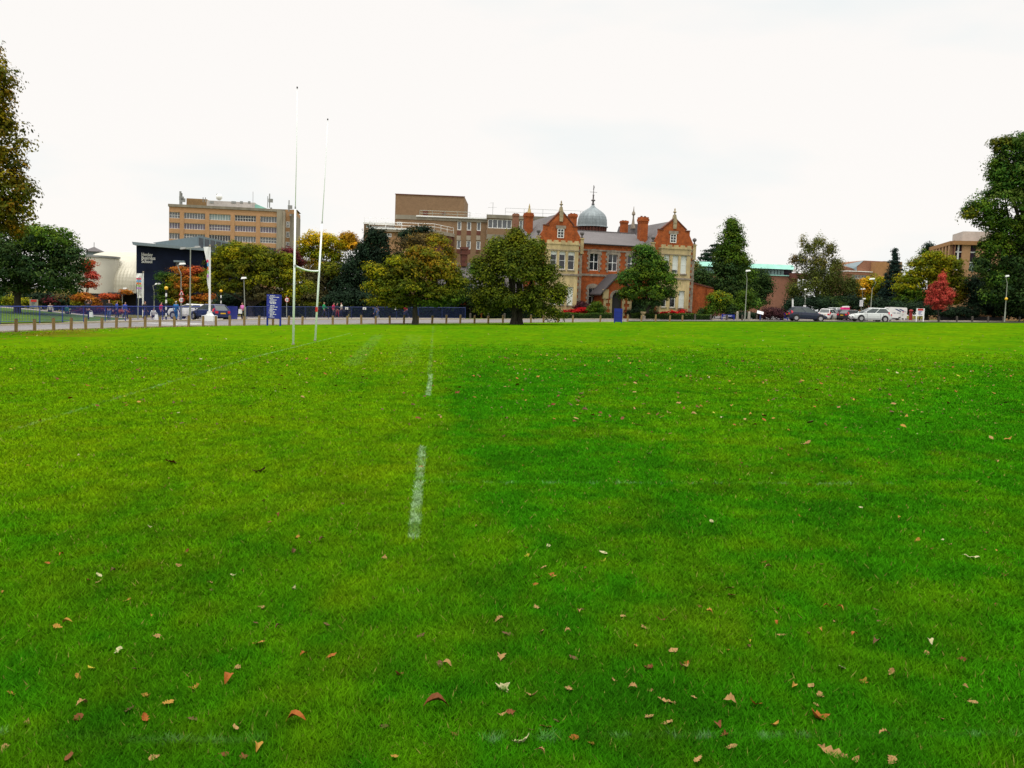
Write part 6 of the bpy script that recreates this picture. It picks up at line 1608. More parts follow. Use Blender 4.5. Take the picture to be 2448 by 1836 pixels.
# ================================================================== lamps, beacons, flags, signs
def lamp(label, px, Y, head, bend=None, kink=None, base_dark=True, double=None, r=.05, short=False, group='street lamps', extra=None, head_l=14):
    """column at px, depth Y; head/bend/kink are photo pixels"""
    g_ = GP(px, Y); root = thing('street_lamp', label, 'street lamp', g_, 0, group)
    k = Y / FPX; r *= .85
    pts = [g_ + Vector((0, 0, -.2))]
    knk = W(*kink, Y) if kink else None
    top = W(*bend, Y) if bend else W(*head, Y)
    if knk: pts += [g_.lerp(knk, .35), knk, top]
    else: pts += [g_.lerp(top, .35), top]
    rs = [r * 1.2] * 2 + [r * .8] * (len(pts) - 2)
    m = MB(); m.tube(pts, rs, 8); m.build('column', MT['galv'], root)
    m = MB(); m.tube([g_ + Vector((0, 0, -.1)), g_ + Vector((0, 0, 1.2))], r * 1.75, 8); m.build('base_box', MT['galv'], root)
    heads = double or [head]
    for hd in heads:
        h_ = W(*hd, Y)
        if bend and (Vector(h_) - top).length > .15:
            m = MB(); m.tube([top, h_], r * .7, 6); m.build('arm', MT['galv'], root)
        m = MB(); L = head_l * k / 2
        m.add([(h_.x - L, h_.y - .16, h_.z - .09), (h_.x + L, h_.y - .16, h_.z - .02), (h_.x + L, h_.y + .16, h_.z - .02), (h_.x - L, h_.y + .16, h_.z - .09),
               (h_.x - L * .8, h_.y - .11, h_.z + .10), (h_.x + L * .8, h_.y - .11, h_.z + .12), (h_.x + L * .8, h_.y + .11, h_.z + .12), (h_.x - L * .8, h_.y + .11, h_.z + .10)],
              [(3, 2, 1, 0), (4, 5, 6, 7), (0, 1, 5, 4), (1, 2, 6, 5), (2, 3, 7, 6), (3, 0, 4, 7)])
        m.build('lamp_head', MT['grey' if double else 'white'], root)
    return root
lamp('tall street lamp with two opposed arms beside the flagpole', 454, 80, (454, 594), (455.5, 593), None, double=[(438, 594), (472, 591)], r=.06, head_l=13)
l2 = lamp('bent armed lamp post carrying the two road signs before the red acer', 432.5, 86, (436, 631), (424, 634), (433, 655), head_l=14)
lamp('short bent lamp in front of the navy wall', 368.5, 107, (377, 679), (365.5, 683), (368.5, 697), head_l=12, r=.05)
lamp('straight lamp post before the yellow green tree', 586, 88, (583, 665), None, None, head_l=12)
lamp('pale lamp just left of the striped banner', 293, 104, (299, 690), (292, 693), None, head_l=8, r=.05)
lamp('grey green column crossing the striped banner', 330, 86, (332, 662), None, None, head_l=2.5, r=.04)
lamp('tall cranked lamp post in front of the conical tree', 1780.5, 105, (1788.5, 647.5), (1783.5, 652), (1786, 668), head_l=11)
lamp('shorter cranked lamp behind the tall one by the conical tree', 1776, 122, (1777.5, 678.5), (1768, 682), (1776, 695), head_l=10, r=.06)
l3 = lamp('small lamp post with a white box sign behind the dark hatchback', 1923.5, 121, (1925.5, 692), None, None, head_l=5, r=.05)
lamp('lamp with a bright head in front of the amber tree', 2060, 126, (2062, 691), None, None, head_l=12, r=.05)
lamp('small lamp just right of the white parking sign', 2065, 124, (2065.5, 714.5), None, None, head_l=7, r=.045)
lamp('tall cranked lamp rising behind the silver car', 2079.5, 107, (2085, 667), (2094, 675), (2085, 691), head_l=12, r=.055)
l4 = lamp('tall thin bent lamp post at the far right with a yellow disc', 2401, 102.5, (2408, 660), (2405, 664), (2408, 678), head_l=7, r=.055)
m = MB(); q = W(2405.5, 714.5, 102.3); m.ball(q, .16, 10, 6); m.build('yellow_disc', MT['yellow'], l4)
root = thing('white_post', 'plain white post standing behind the dark hatchback', 'post', GP(1895, 118)); q = GP(1895, 118); m = MB(); m.tube([q + Vector((0, 0, -.1)), W(1895, 716, 118)], .11, 8); m.build('shaft', MT['white'], root)
m = MB(); t_ = W(1895, 716, 118); m.lathe(t_, [(.12, 0.001), (.12, .06), (.04, .1)], 8); m.build('cap', MT['grey'], root)
def box_sign(label, px, py, w_, h_, Y, col='white_rough', marks=()):
    c = W(px, py, Y); k = Y / FPX; g_ = GP(px, Y); root = thing('parking_sign', label, 'sign', g_, 0, 'white parking signs')
    m = MB(); m.box(c.x - w_ * k / 2, c.x + w_ * k / 2, Y - .12, Y - .07, c.z - h_ * k / 2, c.z + h_ * k / 2); m.build('board', MT[col], root)
    m = MB(); m.tube([Vector((g_.x, Y, g_.z - .1)), Vector((c.x, Y, c.z + h_ * k / 2))], .045, 6); m.build('post', MT['galv'], root)
    m = MB()
    for i in range(3): m.box(c.x - w_ * k * .32, c.x + w_ * k * (.3 - .1 * i), Y - .126, Y - .122, c.z + h_ * k * (.28 - .22 * i), c.z + h_ * k * (.34 - .22 * i))
    m.build('printed_lines', MT['grey'], root)
box_sign('white box sign low on the lamp post behind the dark hatchback', 1923, 735, 6.5, 10.5, 118)
box_sign('tall white sign board in front of the amber tree', 2058.5, 725, 8, 15, 122)
def beacon(label, px, Y, ytop):
    g_ = GP(px, Y); t_ = W(px + .4, ytop, Y); root = thing('belisha_beacon', label, 'crossing beacon', g_, 0, 'zebra crossing beacons')
    H = t_.z - g_.z; n_ = 9
    for s_, mt, nm in ((0, 'black', 'black_band'), (1, 'white', 'white_band')):
        for i in range(s_, n_, 2):
            m = MB(); m.tube([g_.lerp(t_, i / n_), g_.lerp(t_, (i + 1) / n_)], .075, 10); m.build(nm, MT[mt], root)
    m = MB(); m.ball(t_ + Vector((0, 0, .15)), .17, 14, 10); m.build('globe', MT['yellow'], root, smooth=True)
beacon('nearer black and white beacon with an amber globe left of the red acer', 397, 86, 693)
beacon('smaller farther beacon with an amber globe right of the flagpole', 528, 104, 699)

def banner_flag(label, px, Y, ytop, ybase, fl, fr, ft, fb, stripes, base=False, wave=False):
    g_ = GP(px, Y); t_ = W(px + 1, ytop, Y); k = Y / FPX
    root = thing('banner_flag', label, 'flag', g_, 0, 'white banner flags with coloured bars')
    m = MB(); m.tube([g_ + Vector((0, 0, -.1)), g_.lerp(t_, .5), t_], [.10 if base else .085, .085, .06], 10); m.build('pole', MT['white'], root)
    m = MB(); m.ball(t_ + Vector((0, 0, .08)), .1, 8, 6); m.build('finial', MT['stone_grey'], root)
    # cloth as a slightly waving sheet with thickness
    def edge(z01):
        x1 = px - 1.6 * (1 - z01) + .3
        xl = fl[0] + (fl[1] - fl[0]) * (1 - z01) if len(fl) == 2 else np.interp(1 - z01, np.linspace(0, 1, len(fl)), fl)
        return xl, fr
    n_, rows = 6, 30; vs, fs = [], []
    for layer in (0, 1):
        for r_ in range(rows + 1):
            z01 = 1 - r_ / rows; py = ft + (fb - ft) * r_ / rows; xl, xr_ = edge(z01)
            for c_ in range(n_ + 1):
                w_ = W(xl + (xr_ - xl) * c_ / n_, py, Y)
                vs.append((w_.x, Y + .05 * math.sin(r_ * .5 + c_ * .8) - .02 * layer, w_.z))
    o = (rows + 1) * (n_ + 1)
    for r_ in range(rows):
        for c_ in range(n_):
            a = r_ * (n_ + 1) + c_; fs.append((a, a + n_ + 1, a + n_ + 2, a + 1)); fs.append((o + a, o + a + 1, o + a + n_ + 2, o + a + n_ + 1))
    m = MB(); m.add(vs, fs); cl = m.build('cloth', MT['white'], root, smooth=True)
    for y0_, y1_, c_ in stripes:
        z01 = 1 - ((y0_ + y1_) / 2 - ft) / (fb - ft); xl, xr_ = edge(z01); xl += (xr_ - xl) * .08; xr2_ = xr_ - (xr_ - xl) * .16
        a, b = W(xl, (y0_ + y1_) / 2, Y), W(xr2_, (y0_ + y1_) / 2, Y)
        m = MB(); m.box(a.x, b.x, Y - .115, Y - .10, W(xl, y1_, Y).z, W(xl, y0_, Y).z); m.build('coloured_bar', MT[c_], cl)
    return root, cl
MT['s_red'] = mat('red print', (.60, .02, .09), .7, .05, 3); MT['s_blue'] = mat('sky blue print', (.10, .36, .68), .7, .05, 3); MT['s_orange'] = mat('orange print', (.72, .16, .03), .7, .05, 3)
MT['s_green'] = mat('green print', (.28, .50, .10), .7, .05, 3); MT['s_purple'] = mat('lilac print', (.45, .18, .55), .7, .05, 3)
r_, cl_ = banner_flag('tall white flagpole with a drooping striped banner on a stepped white base', 501, 81, 590, 760, [486, 488.5, 492, 495.5, 497, 496, 495, 495.5, 497.5], 500, 590, 690,
    [(621, 627, 's_red'), (629, 636, 's_blue'), (639, 645, 's_orange'), (648, 653.5, 's_green'), (657, 663, 's_purple')], base=True)
g_ = GP(501, 81); k = 81 / FPX
m = MB(); z_ = W(501, 757, 81).z; m.box(g_.x - 13.5 * k, g_.x + 13.5 * k, 80.4, 81.6, g_.z - .2, W(501, 754, 81).z); m.prism([(g_.x - 7 * k, W(501, 754, 81).z + .002), (g_.x + 7 * k, W(501, 754, 81).z + .002), (g_.x + 2.6 * k, W(501, 749, 81).z), (g_.x + 2.2 * k, W(501, 744, 81).z), (g_.x - 2.2 * k, W(501, 744, 81).z), (g_.x - 2.6 * k, W(501, 749, 81).z)], 80.6, 81.4); m.build('stepped_base', MT['white'], r_)
r_, cl_ = banner_flag('shorter white flagpole with a straight striped banner before the navy wall', 341.5, 106, 652, 740, [325, 328.5], 340.5, 653.5, 712.5,
    [(664.5, 668, 's_red'), (670, 673.5, 's_blue'), (676, 679.5, 's_orange'), (681.5, 685, 's_green'), (687, 690.5, 's_purple')])
m = MB()
for x in (331.5, 334.5, 337):
    a = W(x, 704, 105.88)
    for i in range(7): m.box(a.x - .03, a.x + .03, 105.87, 105.88, a.z + i * .085 - .1, a.z + i * .085 - .035)
m.build('small_print', MT['grey'], cl_)

# directory board
def directory():
    Y = 66.5; k = Y / FPX; a, b = GP(639, Y), GP(670, Y - .6)
    root = thing('directory_sign', 'royal blue directory board on two posts with white lines of names', 'sign', (a + b) / 2)
    zt, zb = W(655, 704.5, Y).z, W(655, 761.5, Y).z
    for q in (a, b):
        m = MB(); m.box(q.x - .055, q.x + .055, q.y - .055, q.y + .055, q.z - .2, zt); m.build('post', MT['blue'], root)
    u_ = (b - a); u_.z = 0; u_.normalize(); nr = Vector((-u_.y, u_.x, 0)) * .025
    a2, b2 = a - u_ * .02, b + u_ * .02
    m = MB(); vs = [a2 - nr * 3, b2 - nr * 3, b2 - nr, a2 - nr]
    m.add([Vector((v.x, v.y, zb)) for v in vs] + [Vector((v.x, v.y, zt + .02)) for v in vs], [(3, 2, 1, 0), (4, 5, 6, 7), (0, 1, 5, 4), (1, 2, 6, 5), (2, 3, 7, 6), (3, 0, 4, 7)])
    pn = m.build('panel', MT['blue'], root)
    rows = [(150, 425, 540, 375), (180, 420, 635, 405), (210, 425, 495, 405), (240, 430, 575, 0), (268, 425, 535, 405), (296, 425, 570, 405), (318, 428, 570, 0), (362, 428, 530, 375), (394, 428, 605, 0), (420, 428, 510, 405), (448, 425, 580, 405), (475, 425, 500, 405),
            (503, 425, 550, 400), (530, 425, 530, 400), (556, 425, 575, 0), (585, 425, 490, 0), (615, 425, 530, 405)]
    m = MB(); rs = random.Random(3)
    def strip(x0, x1, y, h):
        s0, s1 = (x0 - 345) / 315, (x1 - 345) / 315
        p, q = a2.lerp(b2, s0) - nr * 3.15, a2.lerp(b2, s1) - nr * 3.15
        z = zt - (y - 125) / 525 * (zt - zb)
        m.add([(p.x, p.y, z - h), (q.x, q.y, z - h), (q.x, q.y, z + h), (p.x, p.y, z + h)], [(0, 1, 2, 3)])
    for y, x0, x1, bu in rows:
        x = x0
        while x < x1 - 6:
            w_ = min(rs.uniform(22, 60), x1 - x); strip(x, x + w_, y, .022); x += w_ + 7
        if bu: strip(bu, bu + 10, y, .022)
    m.build('lettering', MT['white_rough'], pn)
directory()
# plain blue back of a sign on the field edge
Y = 86; k = Y / FPX; a, b = GP(1468.5, Y), GP(1486, Y - .1)
root = thing('sign_back', 'plain royal blue back of a sign standing on the grass before the porch', 'sign', (a + b) / 2)
m = MB(); m.box(a.x - .05, b.x + .05, Y - .04, Y + .02, W(1477, 769.5, Y).z, W(1477, 737.5, Y).z); m.build('panel', MT['blue'], root)
for q in (a, b): m = MB(); m.box(q.x - .04, q.x + .04, Y - .1, Y - .042, q.z - .1, W(1477, 738.5, Y).z); m.build('post', MT['blue'], root)
for y in (746, 758): m = MB(); m.box(a.x + .04, b.x - .04, Y - .06, Y - .043, W(1477, y + .6, Y).z, W(1477, y - .6, Y).z); m.build('cross_rail', MT['blue'], root)

# road signs
def roundel(root, c, r, txt='10', Yn=None):
    m = MB(); m.M = Matrix.Translation(c) @ Matrix.Rotation(math.pi / 2, 4, 'X'); m.lathe((0, 0, 0), [(r, 0), (r, .02)], 28); o = m.build('roundel', MT['red'], root)
    m = MB(); m.M = Matrix.Translation(c) @ Matrix.Rotation(math.pi / 2, 4, 'X'); m.lathe((0, 0, .021), [(r * .80, 0), (r * .80, .006)], 28); m.build('roundel_face', MT['white_rough'], o)
    text_mesh(txt, r * 1.15, Matrix(((1, 0, 0, c.x - r * .62), (0, 0, -1, c.y - .034), (0, 1, 0, c.z - r * .42), (0, 0, 0, 1))), 'numerals', 'black', o, extrude=.004, width=r * 1.2, bold=.03)
Y = 85.6; g_ = GP(434, Y)
root = thing('road_sign', 'red triangle zebra crossing sign above a ten speed limit disc', 'road sign', g_)
m = MB(); m.tube([g_ + Vector((0, 0, -.1)), W(434.3, 690, Y)], .035, 6); m.build('post', MT['galv'], root)
c = W(434, 717, Y - .1); roundel(root, c, 6.4 * Y / FPX)
t0, t1, t2 = W(434, 692, Y - .08), W(427, 706, Y - .08), W(441, 706, Y - .08)
def tri(nm, sc, d, mt, par):
    ce = (t0 + t1 + t2) / 3; ps = [ce + (q - ce) * sc for q in (t0, t1, t2)]
    m = MB(); m.add([(p.x, p.y - d, p.z) for p in ps] + [(p.x, p.y - d + .02, p.z) for p in ps], [(0, 1, 2), (5, 4, 3), (0, 3, 4, 1), (1, 4, 5, 2), (2, 5, 3, 0)]); return m.build(nm, MT[mt], par)
tr_ = tri('triangle', 1.0, .02, 'red', root); tri('triangle_face', .62, .045, 'white_rough', tr_)
ce = (t0 + t1 + t2) / 3 + Vector((0, -.06, 0)); m = MB(); s_ = .085
m.ball(ce + Vector((.02, 0, .10)), .03, 8, 6); m.tube([ce + Vector((.01, 0, .07)), ce + Vector((0, 0, -.01))], .03, 6); m.tube([ce + Vector((0, 0, 0)), ce + Vector((-.06, 0, -.11))], .018, 5); m.tube([ce + Vector((0, 0, 0)), ce + Vector((.06, 0, -.11))], .018, 5); m.tube([ce + Vector((.01, 0, .05)), ce + Vector((-.07, 0, .0))], .013, 5); m.tube([ce + Vector((.01, 0, .05)), ce + Vector((.08, 0, .01))], .013, 5)
m.build('walking_figure', MT['black'], tr_)
Y = 98; g_ = GP(685.3, Y); root = thing('road_sign', 'single ten speed limit disc between directory board and goalpost', 'road sign', g_)
m = MB(); m.tube([g_ + Vector((0, 0, -.1)), W(685.2, 706.5, Y)], .04, 6); m.build('post', MT['galv'], root); roundel(root, W(686.4, 716.6, Y - .1), 5.6 * Y / FPX)
Y = 104; g_ = GP(503, Y); root = thing('road_sign', 'grey back of a round sign behind the flagpole', 'road sign', g_); c = W(503, 718, Y)
m = MB(); m.tube([g_, c], .04, 6); m.build('post', MT['galv'], root); m = MB(); m.M = Matrix.Translation(c) @ Matrix.Rotation(math.pi / 2, 4, 'X'); m.lathe((0, 0, 0), [(6 * Y / FPX, .03), (6 * Y / FPX, .06)], 24); m.build('disc', MT['grey'], root)
def board(name, label, x0, x1, yt, yb_panel, Y, top='red', body='white_rough', frame='white', cat='sign', extra=None, slope=None):
    k = Y / FPX; a, b = GP(x0 + .6, Y), GP(x1 - .6, Y); root = thing(name, label, cat, (a + b) / 2)
    zt, zb = W((x0 + x1) / 2, yt, Y).z, W((x0 + x1) / 2, yb_panel, Y).z
    for q in (a, b): m = MB(); m.box(q.x - .05, q.x + .05, Y - .05, Y + .05, q.z - .2, zt); m.build('post', MT[frame], root)
    m = MB(); m.box(a.x + .052, b.x - .052, Y - .03, Y + .03, zb, zt - .02); p = m.build('panel', MT[body], root)
    if top: m = MB(); m.box(a.x + .08, b.x - .08, Y - .045, Y - .032, zt - (zt - zb) * .30, zt - .05); m.build('header_band', MT[top], p)
    m = MB()
    for i in range(4): m.box(a.x + .16, b.x - .2 - .08 * (i % 3), Y - .042, Y - .032, zt - (zt - zb) * (.42 + .13 * i), zt - (zt - zb) * (.37 + .13 * i))
    m.build('printed_lines', MT[extra or 'grey'], p)
    return root
board('notice_board', 'white framed notice board with a red header left of the red maple', 2189.5, 2207.5, 737, 755, 106, extra='blue')
board('notice_board', 'grey framed sign with a red strip behind the dark trunk at far left', 72, 90.5, 715.5, 736, 98, body='grey', frame='concrete', extra='dark')
board('notice_board', 'small red topped sign behind the white van', 2153, 2162, 744, 752, 112, extra='white_rough')
root = board('name_sign', 'low royal blue sign with white lines beside the dark stump', 1725, 1755, 751.5, 758, 107, top=None, body='blue', frame='blue', extra='white_rough')
Y = 106; g_ = GP(1817, Y); root = thing('information_board', 'tilted white information board on a navy leg', 'information board', g_)
m = MB(); m.box(g_.x - .06, g_.x + .06, Y - .05, Y + .05, g_.z - .1, W(1817, 751, Y).z); m.build('leg', MT['fence_navy'], root)
c = W(1817.5, 747.5, Y); m = MB(); m.M = Matrix.Translation(c) @ Matrix.Rotation(-.55, 4, 'X') @ Matrix.Rotation(.25, 4, 'Y'); m.box(-.36, .36, -.03, .0, -.19, .19); m.build('panel', MT['white_rough'], root)
root = thing('barrier_board', 'bright blue board half hidden by the tail of the dark hatchback', 'barrier', GP(1870, 108)); m = MB(); a, b = W(1862, 754, 108), W(1884, 749, 108); m.box(a.x, b.x, 107.9, 108, a.z - .35, b.z); m.build('board', MT['s_blue'] if False else MT['blue'], root)
for px in (1864, 1882): q = GP(px, 108); m = MB(); m.box(q.x - .05, q.x + .05, 107.8, 107.89, q.z - .1, W(px, 750, 108).z); m.build('leg', MT['blue'], root)
# red post box, stone urn pedestal
Y = 111; g_ = GP(2176.5, Y); root = thing('post_box', 'red pillar box in the shade left of the notice board', 'post box', g_)
m = MB(); m.lathe(g_, [(.2, 0), (.22, .15), (.18, .17), (.18, 1.15)], 12); m.build('body', MT['post_red'], root); m = MB(); m.lathe(g_, [(.23, 1.151), (.23, 1.22), (.12, 1.32), (.02, 1.35)], 12); m.build('cap', MT['post_red'], root)
m = MB(); m.box(g_.x - .1, g_.x + .1, Y - .2, Y - .17, g_.z + .95, g_.z + .99); m.build('slot', MT['black'], root)
Y = 106; g_ = GP(1537, Y); root = thing('stone_urn', 'small cream stone urn on a pedestal by the mansion drive', 'urn', g_)
m = MB(); m.box(g_.x - .25, g_.x + .25, Y - .25, Y + .25, g_.z - .1, g_.z + .45); m.build('pedestal', MT['stone_grey'], root)
m = MB(); m.lathe(g_, [(.16, .451), (.1, .55), (.28, .72), (.34, .86), (.3, .9)], 12); m.build('bowl', MT['stone'], root)

# ================================================================== vehicles
def car(label, loc, rz, body, L=4.2, Wd=1.76, H=1.48, style='hatch', group='cars in the car park', plate=None):
    """local frame: nose towards +x"""
    root = thing('parked_car', label, 'car', loc, rz, group)
    hl, hw = L / 2, Wd / 2
    zb, zw, zs = .20, .62, .92          # sill, waist crease, shoulder
    prof = {'hatch': [(-1, .50, .88), (-.985, .42, .93), (-.94, .24, .95), (-.62, .2, .95), (0, .2, .93), (.38, .2, .90), (.62, .2, .84), (.86, .22, .74), (.97, .30, .62), (1, .40, .54)],
            'suv': [(-1, .55, 1.0), (-.98, .45, 1.04), (-.92, .28, 1.06), (-.6, .26, 1.06), (0, .26, 1.04), (.4, .26, 1.02), (.62, .26, .98), (.88, .28, .92), (.97, .36, .78), (1, .46, .66)]}[style if style in ('hatch', 'suv') else 'hatch']
    m = MB(); vs, fs = [], []
    for x, b, t in prof:
        tp = .80 + .20 * min(1, (1 - abs(x)) * 5)
        w_ = hw * (tp if abs(x) > .8 else 1); X = x * hl
        ring = [(w_ * .90, b), (w_ * .99, b + (t - b) * .25), (w_, b + (t - b) * .6), (w_ * .965, t - .03), (w_ * .86, t + .012)]
        pts = [(X, y, z) for y, z in ring] + [(X, -y, z) for y, z in reversed(ring)]
        vs += pts
    n = 10
    for i in range(len(prof) - 1):
        for k in range(n): fs.append((i * n + k, i * n + (k + 1) % n, (i + 1) * n + (k + 1) % n, (i + 1) * n + k))
    fs += [tuple(range(n - 1, -1, -1)), tuple(range((len(prof) - 1) * n, len(prof) * n))]
    m.add(vs, fs)
    bo = m.build('body', body, root, local=True, smooth=False)
    # cabin: glass house with painted roof and pillars
    zs = prof[4][2]
    if style == 'suv': cab = [(-.93, zs, .80), (-.80, H - .04, .68), (-.35, H, .70), (.02, H - .02, .69), (.42, zs - .02, .80)]
    else: cab = [(-.95, zs, .78), (-.72, H - .05, .66), (-.30, H, .69), (.02, H - .03, .68), (.52, zs - .04, .80)]
    m = MB()
    base = [(cab[0][0] * hl, hw * .84), (cab[4][0] * hl, hw * .84)]
    xr0, xr1 = cab[1][0] * hl, cab[3][0] * hl; yt = hw * .68
    zr = H - .06
    m.add([(base[0][0], -base[0][1], zs - .02), (base[1][0], -base[1][1], zs - .04), (base[1][0], base[1][1], zs - .04), (base[0][0], base[0][1], zs - .02),
           (xr0, -yt, zr), (xr1, -yt, zr), (xr1, yt, zr), (xr0, yt, zr)], [(0, 1, 5, 4), (1, 2, 6, 5), (2, 3, 7, 6), (3, 0, 4, 7), (4, 5, 6, 7)])
    m.build('windows', MT['car_glass'], root, local=True)
    m = MB(); e = .02
    xm = (xr0 + xr1) / 2
    vs = [(xr0 - .06, -yt - e, zr - .02), (xr1 + .05, -yt - e, zr - .02), (xr1 + .05, yt + e, zr - .02), (xr0 - .06, yt + e, zr - .02), (xr0 + .1, -yt * .9, H - .01), (xr1 - .1, -yt * .9, H), (xr1 - .1, yt * .9, H), (xr0 + .1, yt * .9, H - .01)]
    m.add(vs, [(0, 1, 5, 4), (1, 2, 6, 5), (2, 3, 7, 6), (3, 0, 4, 7), (4, 5, 6, 7), (3, 2, 1, 0)])
    m.build('roof', body, root, local=True)
    for s in (-1, 1):
        for (xa, xb, w_) in ((base[0][0], xr0, .20), (base[1][0], xr1, .07), ((base[0][0] * .45 + base[1][0] * .55) * .75, xm - .05, .09)):
            m = MB(); yb, yy = s * (base[0][1] + .012), s * (yt + .012)
            m.add([(xa - w_ * .5, yb, zs - .03), (xa + w_ * .5, yb, zs - .03), (xb + w_ * .4, yy, zr), (xb - w_ * .4, yy, zr), (xa - w_ * .5, yb - s * .05, zs - .03), (xa + w_ * .5, yb - s * .05, zs - .03), (xb + w_ * .4, yy - s * .05, zr), (xb - w_ * .4, yy - s * .05, zr)],
                  [(0, 1, 2, 3), (4, 7, 6, 5), (0, 4, 5, 1), (1, 5, 6, 2), (2, 6, 7, 3), (3, 7, 4, 0)])
            m.build('pillar', body, root, local=True)
        # door seams
        m = MB()
        for x in (base[1][0] * .62, xm - .05, base[0][0] * .55): m.box(x - .008, x + .008, s * hw - .004 if s > 0 else -hw - .004, s * hw + .004 if s > 0 else -hw + .004, .32, zs - .05)
        m.build('door_seam', MT['black'], root, local=True)
        m = MB(); m.ball((base[1][0] - .22, s * (hw + .08), zs + .06), .09, 8, 6, .75); m.build('mirror', body, root, local=True)
        m = MB(); m.add([(hl * .95, s * hw * .50, .62), (hl * .86, s * hw * .93, .64), (hl * .74, s * hw * .99, .75), (hl * .86, s * hw * .62, .775), (hl * .97, s * hw * .50, .66)], [(0, 1, 2, 3, 4)]); 
        m.box(hl * .90 - .1, hl * .955, s * hw * .72 - .13, s * hw * .72 + .13, .60, .735); m.build('headlight', MT['white'], root, local=True)
        m = MB(); zt_ = zs + (.28 if style == 'suv' else .26)
        m.add([(base[0][0] - .01, s * hw * .86, zs - .16), (base[0][0] + .28, s * (hw * .985), zs - .10), (base[0][0] + .34, s * (hw * .90), zs + .08), (base[0][0] + .14, s * (base[0][1] * .95), zt_ - .04), (base[0][0] + .04, s * hw * .70, zs + .12), (base[0][0] - .02, s * hw * .66, zs - .12)],
              [(0, 1, 2, 3, 4, 5)]); m.box(-hl - .012, -hl * .95, s * hw * .70 - .12, s * hw * .70 + .12, zs - .26, zs - .05); m.build('tail_light', MT['tail'], root, local=True)
    for x in (-.62, .63):
        for s in (-1, 1):
            c = Vector((x * hl, s * (hw - .10), .31)); R_ = Matrix.Translation(c) @ Matrix.Rotation(math.pi / 2, 4, 'X')
            m = MB(R_); m.lathe((0, 0, -.10), [(.2, 0), (.29, .01), (.315, .05), (.315, .15), (.29, .19), (.2, .2)], 20); w_ = m.build('wheel', MT['rubber'], root, local=True)
            m = MB(R_); zc = -.115 if s > 0 else .085
            m.lathe((0, 0, zc), [(.20, 0), (.195, .03)], 16)
            m.build('rim', MT['alloy'], w_, local=True)
            m = MB(Matrix.Translation((c.x, s * (hw - .004), .34)) @ Matrix.Rotation(math.pi / 2, 4, 'X')); m.lathe((0, 0, -.006), [(.385, 0), (.385, .012)], 20); m.build('wheel_arch', MT['black'], root, local=True)
            m = MB(R_); zc = -.135 if s > 0 else .118
            m.lathe((0, 0, zc), [(.315, 0), (.315, .016)], 20); m.build('tyre_wall', MT['rubber'], w_, local=True)
            m = MB(R_); zc = -.15 if s > 0 else .136
            m.lathe((0, 0, zc), [(.205, 0), (.205, .012)], 16); m.build('hub', MT['alloy'], w_, local=True)
    m = MB(); m.box(-hl - .03, -hl + .02, -hw * .80, hw * .80, .36, .52); m.build('rear_bumper', body, root, local=True)
    m = MB(); m.box(hl - .03, hl + .012, -hw * .60, hw * .60, .40, .50); m.build('grille', MT['black'], root, local=True)
    m = MB(); m.box(-hl - .03, -hl - .012, -.26, .26, .62, .73); m.build('number_plate', MT['yellow'] if plate is None else MT[plate], root, local=True)
    m = MB(); m.box(hl + .013, hl + .02, -.26, .26, .40, .50); m.build('number_plate', MT['white_rough'], root, local=True)
    return root
PB = {'navy': paint('dark blue car paint', (.012, .018, .04)), 'white': paint('white car paint', (.68, .68, .66)), 'silver': paint('pale silver car paint', (.58, .61, .59), .3), 'dkgrey': paint('charcoal car paint', (.03, .03, .035)), 'blue': paint('deep blue car paint', (.01, .02, .09)), 'black': paint('black car paint', (.012, .012, .014))}
def vc(px, Y, dz=0): g_ = GP(px, Y); return (g_.x, g_.y, g_.z + dz)
G1 = 'cars behind the railings'
car('white family car half hidden behind the flagpole lamp', vc(453, 91), 2.9, PB['white'], 3.9, 1.7, 1.46, 'suv', G1)
car('dark blue car with glowing red tail lamps behind the flagpole base', vc(502, 85.5), 2.45, PB['blue'], 4.1, 1.75, 1.46, 'hatch', G1)
car('dark navy hatchback parked side on at the left of the car park', vc(1927, 105), -.04, PB['navy'], 4.25, 1.78, 1.56, 'hatch')
car('small white car seen from behind beside the navy hatchback nose', vc(1981, 111), .9, PB['white'], 3.7, 1.66, 1.5, 'hatch').scale = (.9,) * 3
car('small deep blue car tucked behind in the middle of the car park', vc(2003, 112.5), .85, PB['navy'], 3.8, 1.68, 1.45, 'hatch').scale = (.87,) * 3
car('charcoal estate car with a pale roof behind the silver car', vc(2040, 109.5), .5, PB['dkgrey'], 4.4, 1.8, 1.42, 'hatch').scale = (.87,) * 3
car('silver car parked side on, nose to the left', vc(2079, 104), math.pi + .06, PB['silver'], 4.25, 1.76, 1.52, 'hatch')
car('pale silver car whose windscreen shows behind the blue one', vc(1988, 121), 1.9, PB['silver'], 4.2, 1.76, 1.5, 'hatch')

